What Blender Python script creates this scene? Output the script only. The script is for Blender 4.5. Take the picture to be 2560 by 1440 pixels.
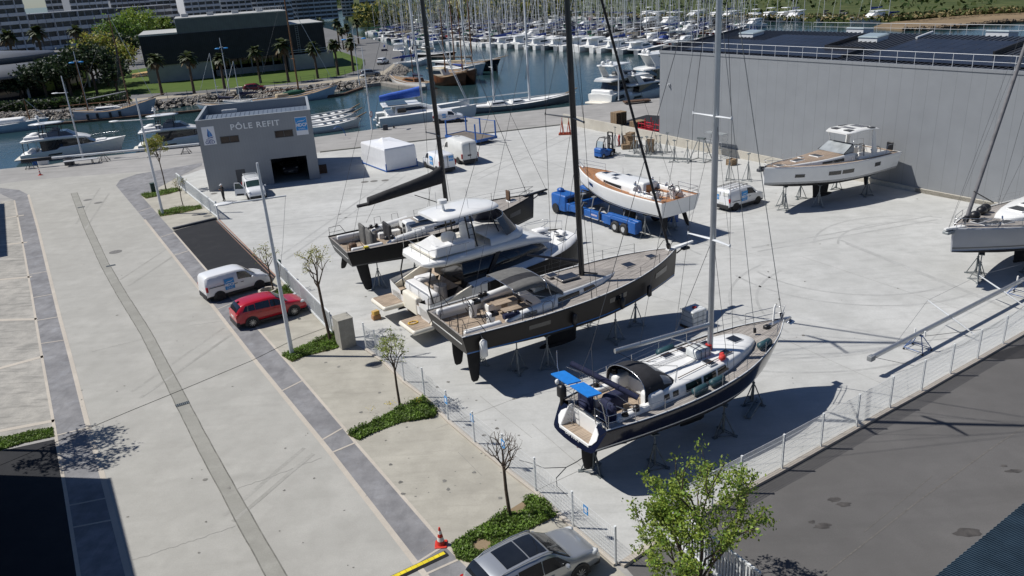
import bpy, math, random
from mathutils import Vector, Matrix
R_ = math.radians; sin, cos, pi = math.sin, math.cos, math.pi
for o in list(bpy.data.objects): bpy.data.objects.remove(o)
SC = bpy.context.scene; COL = SC.collection
# ---------------------------------------------------------------- camera
FPX, PITCH, ROLL, CAMH = 1965.0, R_(21.7), R_(3.74), 19.2
_f = Vector((0, cos(PITCH), -sin(PITCH))); _r0 = Vector((1, 0, 0)); _d0 = -_r0.cross(_f)
CR = cos(ROLL)*_r0 + sin(ROLL)*_d0; CD = -sin(ROLL)*_r0 + cos(ROLL)*_d0
cam = bpy.data.cameras.new('camera'); camo = bpy.data.objects.new('camera', cam); COL.objects.link(camo)
m = Matrix.Identity(4)
for i in range(3): m[i][0] = CR[i]; m[i][1] = -CD[i]; m[i][2] = -_f[i]
m[2][3] = CAMH
camo.matrix_world = m
cam.sensor_width = 36; cam.lens = 36*FPX/2560; cam.clip_start = 0.5; cam.clip_end = 9000
SC.camera = camo
SC.render.resolution_x = 1024; SC.render.resolution_y = 576
# ---------------------------------------------------------------- light
SAZ, SEL = R_(170.7), R_(53.2)      # direction towards the sun
w = bpy.data.worlds.new('World'); SC.world = w; w.use_nodes = True
nt = w.node_tree; sk = nt.nodes.new('ShaderNodeTexSky'); sk.sky_type = 'NISHITA'; sk.sun_disc = False
sk.sun_elevation = SEL; sk.sun_rotation = pi/2 - SAZ; sk.air_density = 1.0; sk.dust_density = 0.15; sk.ozone_density = 2.0
tint = nt.nodes.new('ShaderNodeMix'); tint.data_type = 'RGBA'; tint.blend_type = 'MULTIPLY'; tint.inputs[0].default_value = 1; tint.inputs[7].default_value = (.80, .95, 1.22, 1)   # even blue tint put over the whole sky, also cools the shade
nt.links.new(sk.outputs[0], tint.inputs[6]); nt.links.new(tint.outputs[2], nt.nodes['Background'].inputs[0]); nt.nodes['Background'].inputs[1].default_value = 0.05
sl = bpy.data.lights.new('sun', 'SUN'); sl.energy = 4.9; sl.angle = R_(0.53); sl.color = (1.0, 0.965, 0.91)
so = bpy.data.objects.new('sun', sl); COL.objects.link(so)
so.rotation_euler = Vector((cos(SEL)*cos(SAZ), cos(SEL)*sin(SAZ), sin(SEL))).to_track_quat('Z', 'Y').to_euler()
SC.view_settings.view_transform = 'Standard'; SC.view_settings.look = 'None'; SC.view_settings.gamma = 1
SC.view_settings.exposure = 0.0
# ---------------------------------------------------------------- helpers
def G(px, py, z=0.0):
    "the point at height z that a place in the survey photograph shows"
    d = _f*FPX + CR*(px-1280) + CD*(py-720); t = (z-CAMH)/d.z
    return Vector((0, 0, CAMH)) + d*t
def HT(b, t, z=0.0):
    "height of the top seen at t of an upright thing standing at b"
    g = G(b[0], b[1], z); d = _f*FPX + CR*(t[0]-1280) + CD*(t[1]-720)
    return CAMH + d.z*math.hypot(g.x, g.y)/math.hypot(d.x, d.y) - z
def AZ(a, b): return math.atan2(b[1]-a[1], b[0]-a[0])
def lerp(a, b, t): return a+(b-a)*t
def interp(tab, x):
    if x <= tab[0][0]: return tab[0][1]
    for (x0, y0), (x1, y1) in zip(tab, tab[1:]):
        if x <= x1: return y0+(y1-y0)*(x-x0)/(x1-x0)
    return tab[-1][1]
def sinterp(tab, x):
    "smooth (Catmull-Rom) interpolation"
    n = len(tab)
    if x <= tab[0][0]: return tab[0][1]
    if x >= tab[-1][0]: return tab[-1][1]
    for i in range(n-1):
        if x <= tab[i+1][0]:
            x0, y0 = tab[i]; x1, y1 = tab[i+1]; h = x1-x0; t = (x-x0)/h
            m0 = (y1-tab[i-1][1])/(x1-tab[i-1][0]) if i else (y1-y0)/h
            m1 = (tab[i+2][1]-y0)/(tab[i+2][0]-x0) if i+2 < n else (y1-y0)/h
            return (2*t**3-3*t*t+1)*y0+(t**3-2*t*t+t)*h*m0+(-2*t**3+3*t*t)*y1+(t**3-t*t)*h*m1
class MB:
    def __init__(s): s.v = []; s.f = []; s.m = []; s.sm = []; s.T = None
    def add(s, vs, fs, m=0, sm=False):
        b = len(s.v)
        if s.T is not None: vs = [s.T @ Vector(p) for p in vs]
        s.v += [tuple(p) for p in vs]
        for f in fs: s.f.append([b+i for i in f]); s.m.append(m); s.sm.append(sm)
        return s
    def bx(s, x0, x1, y0, y1, z0, z1, m=0):
        return s.add([(x0,y0,z0),(x1,y0,z0),(x1,y1,z0),(x0,y1,z0),(x0,y0,z1),(x1,y0,z1),(x1,y1,z1),(x0,y1,z1)],
              [(0,3,2,1),(4,5,6,7),(0,1,5,4),(1,2,6,5),(2,3,7,6),(3,0,4,7)], m)
    def hexa(s, p, m=0): return s.add(p, [(0,3,2,1),(4,5,6,7),(0,1,5,4),(1,2,6,5),(2,3,7,6),(3,0,4,7)], m)
    def box(s, c, d, rz=0.0, m=0, ry=0.0):
        M = Matrix.Translation(c) @ Matrix.Rotation(rz, 4, 'Z') @ Matrix.Rotation(ry, 4, 'Y')
        a, b, e = d[0]/2, d[1]/2, d[2]/2
        return s.hexa([M @ Vector(q) for q in [(-a,-b,-e),(a,-b,-e),(a,b,-e),(-a,b,-e),(-a,-b,e),(a,-b,e),(a,b,e),(-a,b,e)]], m)
    def beam(s, p, q, w, h, m=0):
        p = Vector(p); q = Vector(q); d = (q-p); L = d.length; d = d/L
        u = d.cross(Vector((0,0,1)))
        if u.length < 1e-3: u = Vector((0,1,0))
        u.normalize(); n = u.cross(d); u = u*w/2; n = n*h/2
        return s.hexa([p-u-n, q-u-n, q+u-n, p+u-n, p-u+n, q-u+n, q+u+n, p+u+n], m)
    def tube(s, pts, r, n=6, m=0, cap=True, sm=True):
        pts = [Vector(p) for p in pts]; k = len(pts)
        if not isinstance(r, (list, tuple)): r = [r]*k
        vs = []; fs = []; pu = None
        for i, p in enumerate(pts):
            d = (pts[min(i+1, k-1)]-pts[max(i-1, 0)])
            d = d.normalized() if d.length > 1e-9 else Vector((0,0,1))
            u = Vector((0,0,1)).cross(d) if abs(d.z) < .95 else Vector((1,0,0)).cross(d)
            if pu is not None:
                u2 = pu-d*pu.dot(d)
                if u2.length > 1e-3: u = u2
            u.normalize(); pu = u; v = d.cross(u)
            for j in range(n):
                a = 2*pi*j/n; vs.append(p+(u*cos(a)+v*sin(a))*r[i])
        for i in range(k-1):
            for j in range(n):
                a = i*n+j; b = i*n+(j+1) % n; fs.append((a, b, b+n, a+n))
        s.add(vs, fs, m, sm)
        if cap:
            s.add(vs[:n], [tuple(range(n-1, -1, -1))], m); s.add(vs[-n:], [tuple(range(n))], m)
        return s
    def cyl(s, p, q, r, r2=None, n=10, m=0, sm=True): return s.tube([p, q], [r, r if r2 is None else r2], n, m, True, sm)
    def loft(s, rings, m=0, closed=True, cap0=True, cap1=True, sm=True, mf=None):
        n = len(rings[0]); vs = [p for r in rings for p in r]; k = len(rings)
        b = len(s.v); vs2 = [s.T @ Vector(p) for p in vs] if s.T is not None else vs
        s.v += [tuple(p) for p in vs2]
        for i in range(k-1):
            for j in range(n if closed else n-1):
                a = b+i*n+j; c = b+i*n+(j+1) % n
                s.f.append([a, c, c+n, a+n]); s.m.append(mf(i, j) if mf else m); s.sm.append(sm)
        if cap0: s.add(rings[0], [tuple(range(n-1, -1, -1))], m)
        if cap1: s.add(rings[-1], [tuple(range(n))], m)
        return s
    def prism(s, poly, z0, z1, m=0, mt=None):
        n = len(poly); vs = [(p[0], p[1], z0) for p in poly]+[(p[0], p[1], z1) for p in poly]
        s.add(vs, [(i, (i+1) % n, n+(i+1) % n, n+i) for i in range(n)]+[tuple(range(n-1, -1, -1))], m)
        return s.add(vs[n:], [tuple(range(n))], m if mt is None else mt)
    def yprism(s, poly, y0, y1, m=0, sm=False):
        "polygon in the xz plane pushed along y"
        n = len(poly); vs = [(p[0], y0, p[1]) for p in poly]+[(p[0], y1, p[1]) for p in poly]
        s.add(vs, [(i, (i+1) % n, n+(i+1) % n, n+i) for i in range(n)], m, sm)
        return s.add(vs, [tuple(range(n-1, -1, -1)), tuple(range(n, 2*n))], m)
    def rbox(s, x0, x1, y0, y1, z0, z1, r=.06, m=0, n=4, top=True, bot=False, taper=0.0):
        def ring(ins, z):
            rr = max(r-ins*.6, .01); o = []
            for cx, cy, a0 in ((x1-ins-rr, y1-ins-rr, 0), (x0+ins+rr, y1-ins-rr, pi/2), (x0+ins+rr, y0+ins+rr, pi), (x1-ins-rr, y0+ins+rr, 1.5*pi)):
                for k in range(n): a = a0+pi/2*k/(n-1); o.append((cx+rr*cos(a), cy+rr*sin(a), z))
            return o
        h = min(r, (z1-z0)*.45); rs = []
        if bot: rs += [ring(h, z0), ring(h*.3, z0+h*.3), ring(0, z0+h)]
        else: rs += [ring(0, z0)]
        rs += [ring(taper, z1-h), ring(taper+h*.3, z1-h*.3), ring(taper+h, z1)]
        return s.loft(rs, m)
    def ell(s, c, r, nu=10, nv=6, m=0):
        rs = []
        for i in range(1, nv):
            a = pi*i/nv; rs.append([(c[0]+r[0]*sin(a)*cos(2*pi*j/nu), c[1]+r[1]*sin(a)*sin(2*pi*j/nu), c[2]-r[2]*cos(a)) for j in range(nu)])
        return s.loft(rs, m)
    def poly(s, pts, m=0, sm=False): return s.add(pts, [tuple(range(len(pts)))], m, sm)
    def strip(s, pts, w, z, m=0):
        "flat ribbon along a 2-D polyline"
        n = len(pts); L = []; Rr = []
        for i, p in enumerate(pts):
            a = pts[max(i-1, 0)]; b = pts[min(i+1, n-1)]; d = Vector((b[0]-a[0], b[1]-a[1])); d.normalize()
            q = Vector((-d.y, d.x))*w/2; L.append((p[0]+q.x, p[1]+q.y, z)); Rr.append((p[0]-q.x, p[1]-q.y, z))
        return s.add(Rr+L, [(i, i+1, n+i+1, n+i) for i in range(n-1)], m)
    def build(s, name, mats, parent=None, loc=None, rz=0.0):
        me = bpy.data.meshes.new(name); me.from_pydata(s.v, [], s.f)
        if not isinstance(mats, (list, tuple)): mats = [mats]
        for q in mats: me.materials.append(q)
        me.polygons.foreach_set('material_index', s.m); me.polygons.foreach_set('use_smooth', s.sm)
        me.validate(clean_customdata=False); me.update()
        o = bpy.data.objects.new(name, me); COL.objects.link(o)
        if parent is not None: o.parent = parent
        if loc is not None: o.location = loc
        o.rotation_euler.z = rz
        return o
def tag(o, label=None, cat=None, group=None, kind=None):
    if label: o['label'] = label
    if cat: o['category'] = cat
    if group: o['group'] = group
    if kind: o['kind'] = kind
    return o
def empty(name, loc, rz, label, cat, group=None):
    o = bpy.data.objects.new(name, None); COL.objects.link(o); o.empty_display_size = .3
    o.location = loc; o.rotation_euler.z = rz
    return tag(o, label, cat, group)
def copy_tree(o, parent=None, loc=None, rz=None, label=None):
    c = o.copy(); COL.objects.link(c)
    if parent is not None: c.parent = parent
    if loc is not None: c.location = loc
    if rz is not None: c.rotation_euler.z = rz
    if label: c['label'] = label
    for ch in KIDS(o): copy_tree(ch, c)
    return c
def KIDS(o): return list(o.children)
# ---------------------------------------------------------------- materials
MATS = {}
def mat(name, col, rough=.6, var=.08, scale=3.0, metal=0.0, bump=0.0, coat=0.0, spec=.5, detail=4, obj=True, dist=.05):
    "principled paint with a procedural mottle of its colour"
    if name in MATS: return MATS[name]
    m = bpy.data.materials.new(name); m.use_nodes = True; n = m.node_tree.nodes; l = m.node_tree.links
    b = n['Principled BSDF']; b.inputs['Roughness'].default_value = rough; b.inputs['Metallic'].default_value = metal
    b.inputs['Specular IOR Level'].default_value = spec; b.inputs['Coat Weight'].default_value = coat
    tc = n.new('ShaderNodeTexCoord'); nz = n.new('ShaderNodeTexNoise'); nz.inputs['Scale'].default_value = scale; nz.inputs['Detail'].default_value = detail
    l.new(tc.outputs['Object'], nz.inputs['Vector'])
    cr = n.new('ShaderNodeValToRGB'); cr.color_ramp.elements[0].position = .3; cr.color_ramp.elements[1].position = .7
    cr.color_ramp.elements[0].color = tuple(c*(1-var) for c in col)+(1,); cr.color_ramp.elements[1].color = tuple(min(1, c*(1+var)) for c in col)+(1,)
    l.new(nz.outputs['Fac'], cr.inputs['Fac']); l.new(cr.outputs['Color'], b.inputs['Base Color'])
    if bump:
        bp = n.new('ShaderNodeBump'); bp.inputs['Strength'].default_value = bump; bp.inputs['Distance'].default_value = dist
        l.new(nz.outputs['Fac'], bp.inputs['Height']); l.new(bp.outputs['Normal'], b.inputs['Normal'])
    MATS[name] = m; return m
def NT(m): return m.node_tree.nodes, m.node_tree.links, m.node_tree.nodes['Principled BSDF']
def ground_mat(name, col, dark, specks=.5, rough=.85, s1=.12, s2=1.3, s3=14, streak=None, amt=(.55,.35,.25), light=None):
    "poured or laid surface: large stains, middle mottle, fine grain, optional streaks"
    m = bpy.data.materials.new(name); m.use_nodes = True; n, l, b = NT(m); b.inputs['Roughness'].default_value = rough; b.inputs['Specular IOR Level'].default_value = .25
    tc = n.new('ShaderNodeTexCoord'); src = tc.outputs['Object']
    def noise(sc, det=5, vec=None, rough_=.6):
        q = n.new('ShaderNodeTexNoise'); q.inputs['Scale'].default_value = sc; q.inputs['Detail'].default_value = det; q.inputs['Roughness'].default_value = rough_
        l.new(vec or src, q.inputs['Vector']); return q.outputs['Fac']
    def ramp(f, a, bb):
        r = n.new('ShaderNodeMapRange'); r.inputs[1].default_value = a; r.inputs[2].default_value = bb; l.new(f, r.inputs[0]); return r.outputs[0]
    def mix(fac, c1, c2, k):
        mm = n.new('ShaderNodeMix'); mm.data_type = 'RGBA'
        ml = n.new('ShaderNodeMath'); ml.operation = 'MULTIPLY'; ml.inputs[1].default_value = k; l.new(fac, ml.inputs[0]); l.new(ml.outputs[0], mm.inputs[0])
        for i, c in ((6, c1), (7, c2)):
            if isinstance(c, tuple): mm.inputs[i].default_value = c+(1,)
            else: l.new(c, mm.inputs[i])
        return mm.outputs[2]
    c = mix(ramp(noise(s1, 6), .35, .68), tuple(col), tuple(dark), amt[0])
    c = mix(ramp(noise(s2, 6), .42, .7), c, tuple(dark), amt[1])
    lt = light or tuple(min(1, x*1.22) for x in col)
    c = mix(ramp(noise(s1*3.1, 5), .5, .75), c, lt, .5)
    c = mix(ramp(noise(s3, 3), .35, .7), c, tuple(x*.8 for x in dark), amt[2])
    if streak:
        mp = n.new('ShaderNodeMapping'); mp.inputs['Rotation'].default_value[2] = streak[0]; mp.inputs['Scale'].default_value = (streak[1], streak[2], 1); l.new(src, mp.inputs['Vector'])
        c = mix(ramp(noise(1, 5, mp.outputs[0]), .52, .72), c, tuple(x*.75 for x in dark), streak[3])
    l.new(c, b.inputs['Base Color'])
    bp = n.new('ShaderNodeBump'); bp.inputs['Strength'].default_value = .25; bp.inputs['Distance'].default_value = .01; l.new(noise(s3*2, 3), bp.inputs['Height']); l.new(bp.outputs['Normal'], b.inputs['Normal'])
    MATS[name] = m; return m
WHITE = mat('gelcoat_white', (.78,.78,.76), .28, .03, 2, coat=.3)
WHITE2 = mat('matt_white', (.76,.76,.74), .5, .05, 4)
OFFW = mat('cream_gelcoat', (.72,.68,.58), .35, .05, 3)
GREYL = mat('light_grey', (.42,.43,.44), .5, .07, 3)
GREYM = mat('mid_grey', (.20,.21,.22), .5, .08, 3)
GREYD = mat('dark_grey', (.055,.058,.065), .5, .15, 4)
BLACK = mat('black', (.012,.012,.014), .42, .25, 5)
RUBBER = mat('rubber', (.02,.02,.021), .75, .3, 9)
ALU = mat('aluminium', (.50,.52,.54), .38, .06, 3, metal=.75)
ALUW = mat('pale_painted_metal', (.62,.64,.65), .42, .05, 3)
CARBON = mat('carbon_black', (.010,.010,.012), .28, .2, 6, coat=.4)
STEEL = mat('stainless_steel', (.55,.56,.58), .25, .05, 5, metal=.9)
GALV = mat('galvanised_steel', (.27,.29,.29), .55, .25, 6, metal=.35)
GALVD = mat('dull_galvanised_steel', (.13,.15,.155), .6, .3, 6, metal=.2)
GLASS = mat('tinted_glass', (.012,.014,.017), .07, .2, 2, spec=.8)
GLASSG = mat('greenish_glass', (.03,.055,.05), .08, .2, 2, spec=.8)
BLUEP = mat('hoist_blue_paint', (.012,.092,.33), .42, .16, 5)
REDP = mat('red_paint', (.42,.02,.015), .5, .15, 5)
ORANGE = mat('rust_red_paint', (.38,.06,.02), .55, .15, 5)
WOOD = mat('weathered_timber', (.27,.19,.115), .8, .3, 8, bump=.2)
WOODD = mat('dark_timber', (.10,.055,.03), .7, .3, 8)
CANVASN = mat('navy_canvas', (.012,.016,.05), .85, .2, 6, bump=.3)
CANVASB = mat('black_canvas', (.018,.018,.021), .8, .25, 5, bump=.4, dist=.03)
CANVASG = mat('grey_canvas', (.12,.118,.112), .85, .15, 4, bump=.3, dist=.03)
BLUEC = mat('bright_blue_cover', (.01,.19,.60), .6, .10, 6)
SIGNB = mat('sign_blue', (.02,.26,.62), .5, .04, 6)
def teak_mat(name, col, ang=0.0):
    m = bpy.data.materials.new(name); m.use_nodes = True; n, l, b = NT(m); b.inputs['Roughness'].default_value = .75
    tc = n.new('ShaderNodeTexCoord'); wv = n.new('ShaderNodeTexWave'); wv.bands_direction = 'Y'; wv.inputs['Scale'].default_value = 3.2; wv.inputs['Distortion'].default_value = .1
    nz = n.new('ShaderNodeTexNoise'); nz.inputs['Scale'].default_value = 1.6; nz.inputs['Detail'].default_value = 6
    mp = n.new('ShaderNodeMapping'); mp.inputs['Scale'].default_value = (.8, 6, 1)
    l.new(tc.outputs['Object'], wv.inputs['Vector']); l.new(tc.outputs['Object'], mp.inputs['Vector']); l.new(mp.outputs[0], nz.inputs['Vector'])
    r = n.new('ShaderNodeValToRGB'); r.color_ramp.elements[0].position = .35; r.color_ramp.elements[1].position = .65
    r.color_ramp.elements[0].color = tuple(c*.72 for c in col)+(1,); r.color_ramp.elements[1].color = tuple(c*1.2 for c in col)+(1,)
    l.new(nz.outputs['Fac'], r.inputs['Fac'])
    r2 = n.new('ShaderNodeValToRGB'); r2.color_ramp.elements[0].position = .02; r2.color_ramp.elements[1].position = .1
    r2.color_ramp.elements[0].color = (.45,.45,.45,1); r2.color_ramp.elements[1].color = (1,1,1,1); l.new(wv.outputs['Fac'], r2.inputs['Fac'])
    mm = n.new('ShaderNodeMix'); mm.data_type = 'RGBA'; mm.blend_type = 'MULTIPLY'; mm.inputs[0].default_value = 1
    l.new(r.outputs['Color'], mm.inputs[6]); l.new(r2.outputs['Color'], mm.inputs[7]); l.new(mm.outputs[2], b.inputs['Base Color'])
    MATS[name] = m; return m
TEAKG = teak_mat('silvered_teak', (.31,.285,.26))
TEAKB = teak_mat('fresh_teak', (.36,.17,.075))
TEAKS = teak_mat('sandy_teak', (.35,.275,.205))
def ribbed_mat(name, col, period, axis='X', rough=.5, depth=.35, dark=.6, var=.06, ang=0.0, thin=.12, metal=0.0):
    "sheet cladding with narrow joints at a fixed spacing along one axis of the object"
    m = bpy.data.materials.new(name); m.use_nodes = True; n, l, b = NT(m); b.inputs['Roughness'].default_value = rough; b.inputs['Metallic'].default_value = metal
    tc = n.new('ShaderNodeTexCoord'); sp = n.new('ShaderNodeSeparateXYZ'); l.new(tc.outputs['Object'], sp.inputs[0])
    dv = n.new('ShaderNodeMath'); dv.operation = 'DIVIDE'; dv.inputs[1].default_value = period; l.new(sp.outputs[axis], dv.inputs[0])
    fr = n.new('ShaderNodeMath'); fr.operation = 'FRACT'; l.new(dv.outputs[0], fr.inputs[0])
    lt = n.new('ShaderNodeMath'); lt.operation = 'LESS_THAN'; lt.inputs[1].default_value = thin; l.new(fr.outputs[0], lt.inputs[0])
    nz = n.new('ShaderNodeTexNoise'); nz.inputs['Scale'].default_value = .6; nz.inputs['Detail'].default_value = 6; l.new(tc.outputs['Object'], nz.inputs['Vector'])
    r = n.new('ShaderNodeValToRGB'); r.color_ramp.elements[0].position = .3; r.color_ramp.elements[1].position = .7
    r.color_ramp.elements[0].color = tuple(c*(1-var) for c in col)+(1,); r.color_ramp.elements[1].color = tuple(c*(1+var) for c in col)+(1,); l.new(nz.outputs['Fac'], r.inputs['Fac'])
    mm = n.new('ShaderNodeMix'); mm.data_type = 'RGBA'; l.new(lt.outputs[0], mm.inputs[0]); l.new(r.outputs['Color'], mm.inputs[6]); mm.inputs[7].default_value = tuple(c*dark for c in col)+(1,)
    l.new(mm.outputs[2], b.inputs['Base Color'])
    bp = n.new('ShaderNodeBump'); bp.inputs['Strength'].default_value = depth; bp.inputs['Distance'].default_value = .02; bp.invert = True; l.new(lt.outputs[0], bp.inputs['Height']); l.new(bp.outputs['Normal'], b.inputs['Normal'])
    MATS[name] = m; return m
def text_obj(txt, size, mat_, parent, M, name='lettering', extrude=.01, bold=0.0, sx=1.0, space=1.0):
    cu = bpy.data.curves.new(name, 'FONT'); cu.body = txt; cu.size = size; cu.extrude = extrude; cu.align_x = 'CENTER'; cu.align_y = 'CENTER'; cu.offset = bold; cu.space_character = space; cu.resolution_u = 3
    t = bpy.data.objects.new(name, cu); COL.objects.link(t)
    bpy.context.view_layer.update()
    me = bpy.data.meshes.new_from_object(t.evaluated_get(bpy.context.evaluated_depsgraph_get()))
    bpy.data.objects.remove(t); me.materials.clear(); me.materials.append(mat_)
    me.transform(M @ Matrix.Diagonal((sx, 1, 1, 1)))
    o = bpy.data.objects.new(name, me); COL.objects.link(o)
    if parent: o.parent = parent
    return o
# ================================================================ SETTING
def pxp(pts, z=0.0): return [(G(x, y, z).x, G(x, y, z).y) for x, y in pts]
def sheet(name, pts2, z, m_, kind='structure', thick=None):
    b = MB()
    if thick: b.prism(pts2, z-thick, z)
    else: b.poly([(p[0], p[1], z) for p in pts2])
    o = b.build(name, m_)
    if o.data.polygons[-1].normal.z < 0: o.data.flip_normals()
    return tag(o, kind=kind)
CONC = ground_mat('yard_concrete', (.505,.507,.49), (.365,.367,.352), s1=.10, s2=.9, s3=9, amt=(.6,.6,.2), streak=(R_(-59), .35, 2.6, .32))
ROADC = ground_mat('road_concrete', (.40,.392,.362), (.305,.298,.272), s1=.16, s2=1.1, s3=18, amt=(.5,.5,.28), streak=(R_(-58), .12, 1.2, .2))
BAYC = ground_mat('bay_concrete', (.41,.39,.335), (.29,.275,.235), s1=.25, s2=1.0, s3=12, amt=(.55,.45,.2), streak=(R_(31), .3, 3, .3))
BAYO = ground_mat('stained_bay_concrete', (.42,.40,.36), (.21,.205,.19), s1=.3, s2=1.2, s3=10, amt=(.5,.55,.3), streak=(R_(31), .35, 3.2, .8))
QUAYC = ground_mat('quay_concrete', (.36,.35,.335), (.22,.215,.205), s1=.10, s2=.5, s3=10, amt=(.55,.4,.2), streak=(R_(12), .06, .9, .55))
BANDC = ground_mat('stamped_band', (.275,.273,.278), (.145,.145,.152), s1=.35, s2=1.6, s3=14, amt=(.7,.6,.2), light=(.34,.35,.37), streak=(R_(-59), 1.5, .5, .45))
BORDER = ground_mat('beige_border', (.50,.455,.39), (.38,.345,.30), s2=2, s3=16)
GUTC = ground_mat('gutter_concrete', (.315,.31,.28), (.22,.215,.19), s1=.3, s2=1.4, s3=16)
ASPH = ground_mat('worn_asphalt', (.130,.126,.124), (.095,.092,.090), s1=.14, s2=.8, s3=22, amt=(.6,.4,.35), streak=(R_(32), .1, .8, .25), light=(.155,.15,.147))
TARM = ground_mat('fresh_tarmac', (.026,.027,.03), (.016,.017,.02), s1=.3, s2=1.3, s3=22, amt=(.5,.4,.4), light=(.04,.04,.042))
ROADF = ground_mat('shore_road', (.17,.17,.17), (.11,.11,.11), s2=.4, s3=4)
GRASS = ground_mat('lawn', (.075,.12,.018), (.045,.082,.012), s1=.08, s2=.5, s3=5, rough=.9, light=(.115,.155,.035))
FIELD = ground_mat('field_grass', (.085,.105,.03), (.030,.045,.012), s1=.03, s2=.12, s3=.9, rough=.95, amt=(.7,.6,.4), light=(.16,.15,.06))
MUD = ground_mat('tidal_mud', (.26,.19,.11), (.13,.095,.06), s1=.05, s2=.4, s3=3, light=(.34,.27,.17))
def water_mat():
    m = bpy.data.materials.new('harbour_water'); m.use_nodes = True; n, l, b = NT(m)
    b.inputs['Base Color'].default_value = (.018,.058,.066,1); b.inputs['Roughness'].default_value = .10; b.inputs['IOR'].default_value = 1.33
    tc = n.new('ShaderNodeTexCoord'); nz = n.new('ShaderNodeTexNoise'); nz.inputs['Scale'].default_value = .9; nz.inputs['Detail'].default_value = 6; nz.inputs['Distortion'].default_value = .6
    nz2 = n.new('ShaderNodeTexNoise'); nz2.inputs['Scale'].default_value = .03; nz2.inputs['Detail'].default_value = 4
    l.new(tc.outputs['Object'], nz.inputs['Vector']); l.new(tc.outputs['Object'], nz2.inputs['Vector'])
    bp = n.new('ShaderNodeBump'); bp.inputs['Strength'].default_value = .35; bp.inputs['Distance'].default_value = .12
    l.new(nz.outputs['Fac'], bp.inputs['Height']); l.new(bp.outputs['Normal'], b.inputs['Normal'])
    r = n.new('ShaderNodeValToRGB'); r.color_ramp.elements[0].color = (.018,.046,.050,1); r.color_ramp.elements[1].color = (.030,.060,.070,1); r.color_ramp.elements[0].position = .35; r.color_ramp.elements[1].position = .65
    l.new(nz2.outputs['Fac'], r.inputs['Fac']); l.new(r.outputs['Color'], b.inputs['Base Color'])
    return m
WZ = -1.2
sheet('water', [(-4500,-400),(4500,-400),(4500,8000),(-4500,8000)], WZ, water_mat())
sheet('seabed', [(-4600,-500),(4600,-500),(4600,8100),(-4600,8100)], -6, MUD)
# near land: the quay and everything on this side of the channel
quay_edge = pxp([(0,423),(132,410),(244,392),(498,366),(788,343),(927,324),(1186,292),(1435,265),(1646,245)])
near = [(-150,86)]+quay_edge+[(46,128),(64,104),(120,10),(120,-60),(-150,-60)]
sheet('quay', near, 0.0, QUAYC, thick=5)
# working yard
yard = pxp([(437,447),(503,424),(640,402),(800,381),(900,370),(1400,313),(1408,310),(1648,357),(2290,479)])+[(48,44),(31.5,40.2)]+pxp([(2506,866),(2302,983),(2051,1123),(1850,1234)])+[(5.2,23.25),(3.15,21.75)]+pxp([(1433,1322),(1260,1171),(1121,1055),(962,909),(916,875),(870,850),(692,690),(548,548)])
sheet('yard', yard, .004, CONC)
bandR_L = [(290,464),(361,549),(521,751),(645,911),(802,1102),(827,1133),(1040,1409),(1110,1500),(1300,1750)]
bandR_R = [(354,490),(434,580),(521,681),(724,911),(859,1069),(889,1107),(1102,1351),(1195,1440),(1290,1540),(1450,1700)]
bandL_L = [(0,484),(36,501),(56,605),(78,730),(106,900),(139,1087),(165,1237),(197,1440),(215,1560)]
bandL_R = [(0,470),(48,475),(71,487),(94,567),(121,678),(149,792),(178,900),(221,1069),(255,1185),(322,1440),(350,1560)]
sheet('road', pxp(bandL_R)+pxp(bandR_L[::-1])+pxp([(305,452),(340,438),(400,430),(380,428),(200,440),(60,452),(0,460)]), .004, ROADC)
sheet('pavement_band', pxp(bandR_L)+pxp(bandR_R[::-1])+pxp([(437,447),(505,413),(505,407),(400,425),(340,436),(300,450)]), .008, BANDC)
sheet('pavement_band', pxp(bandL_L)+pxp(bandL_R[::-1]), .008, BANDC)
b = MB()
for ln in (bandR_L[1:], bandL_R[2:]): b.strip(pxp(ln), .22, .012)
for ln in (bandR_R[1:], bandL_L[1:]): b.strip(pxp(ln), .14, .012)
for x0, y0, x1, y1 in ((802,1102,859,1069),(827,1133,889,1107),(1040,1409,1102,1370),(1062,1437,1178,1385),(700,980,760,950),(540,775,600,750),(432,640,474,626),(398,594,436,582),(345,530,400,512),(121,678,66,688),(149,792,90,802),(135,735,80,745),(165,850,98,860),(221,1069,137,1090),(270,1245,170,1265),(283,1300,178,1320)):
    b.strip(pxp([(x0,y0),(x1,y1)]), .10, .016)
tag(b.build('kerb_strip', BORDER), kind='structure')
# parking bays between the band and the fence
baysR = pxp([(340,500),(437,447),(548,548),(433,577)])
sheet('parking_bay', baysR, .006, BAYC)
sheet('parking_bay', pxp([(521,681),(690,690),(870,850),(962,909),(1121,1055),(1260,1171),(1433,1322),(1536,1413),(1640,1510),(1700,1600),(1450,1700),(1195,1440),(1102,1351),(889,1107),(859,1069),(724,911)]), .0055, BAYC)
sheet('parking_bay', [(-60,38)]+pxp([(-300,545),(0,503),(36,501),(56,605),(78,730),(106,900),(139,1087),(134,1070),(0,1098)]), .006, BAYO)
b = MB()
for y0, y1 in ((545,552),(607,620),(693,706),(790,812),(925,905)): b.strip(pxp([(-60,y0+12),(60+ (y0-545)*.13, y1-14)]), .35, .012)
b.strip(pxp([(-40,1085),(136,1052)]), .30, .012)
tag(b.build('bay_divider', BORDER), kind='structure')
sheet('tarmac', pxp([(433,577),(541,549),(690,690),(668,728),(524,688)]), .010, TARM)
sheet('tarmac', [(-40,29)]+pxp([(0,1128),(138,1098),(165,1237),(197,1440),(230,1660)])+[(-40,5)], .007, TARM)
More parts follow.
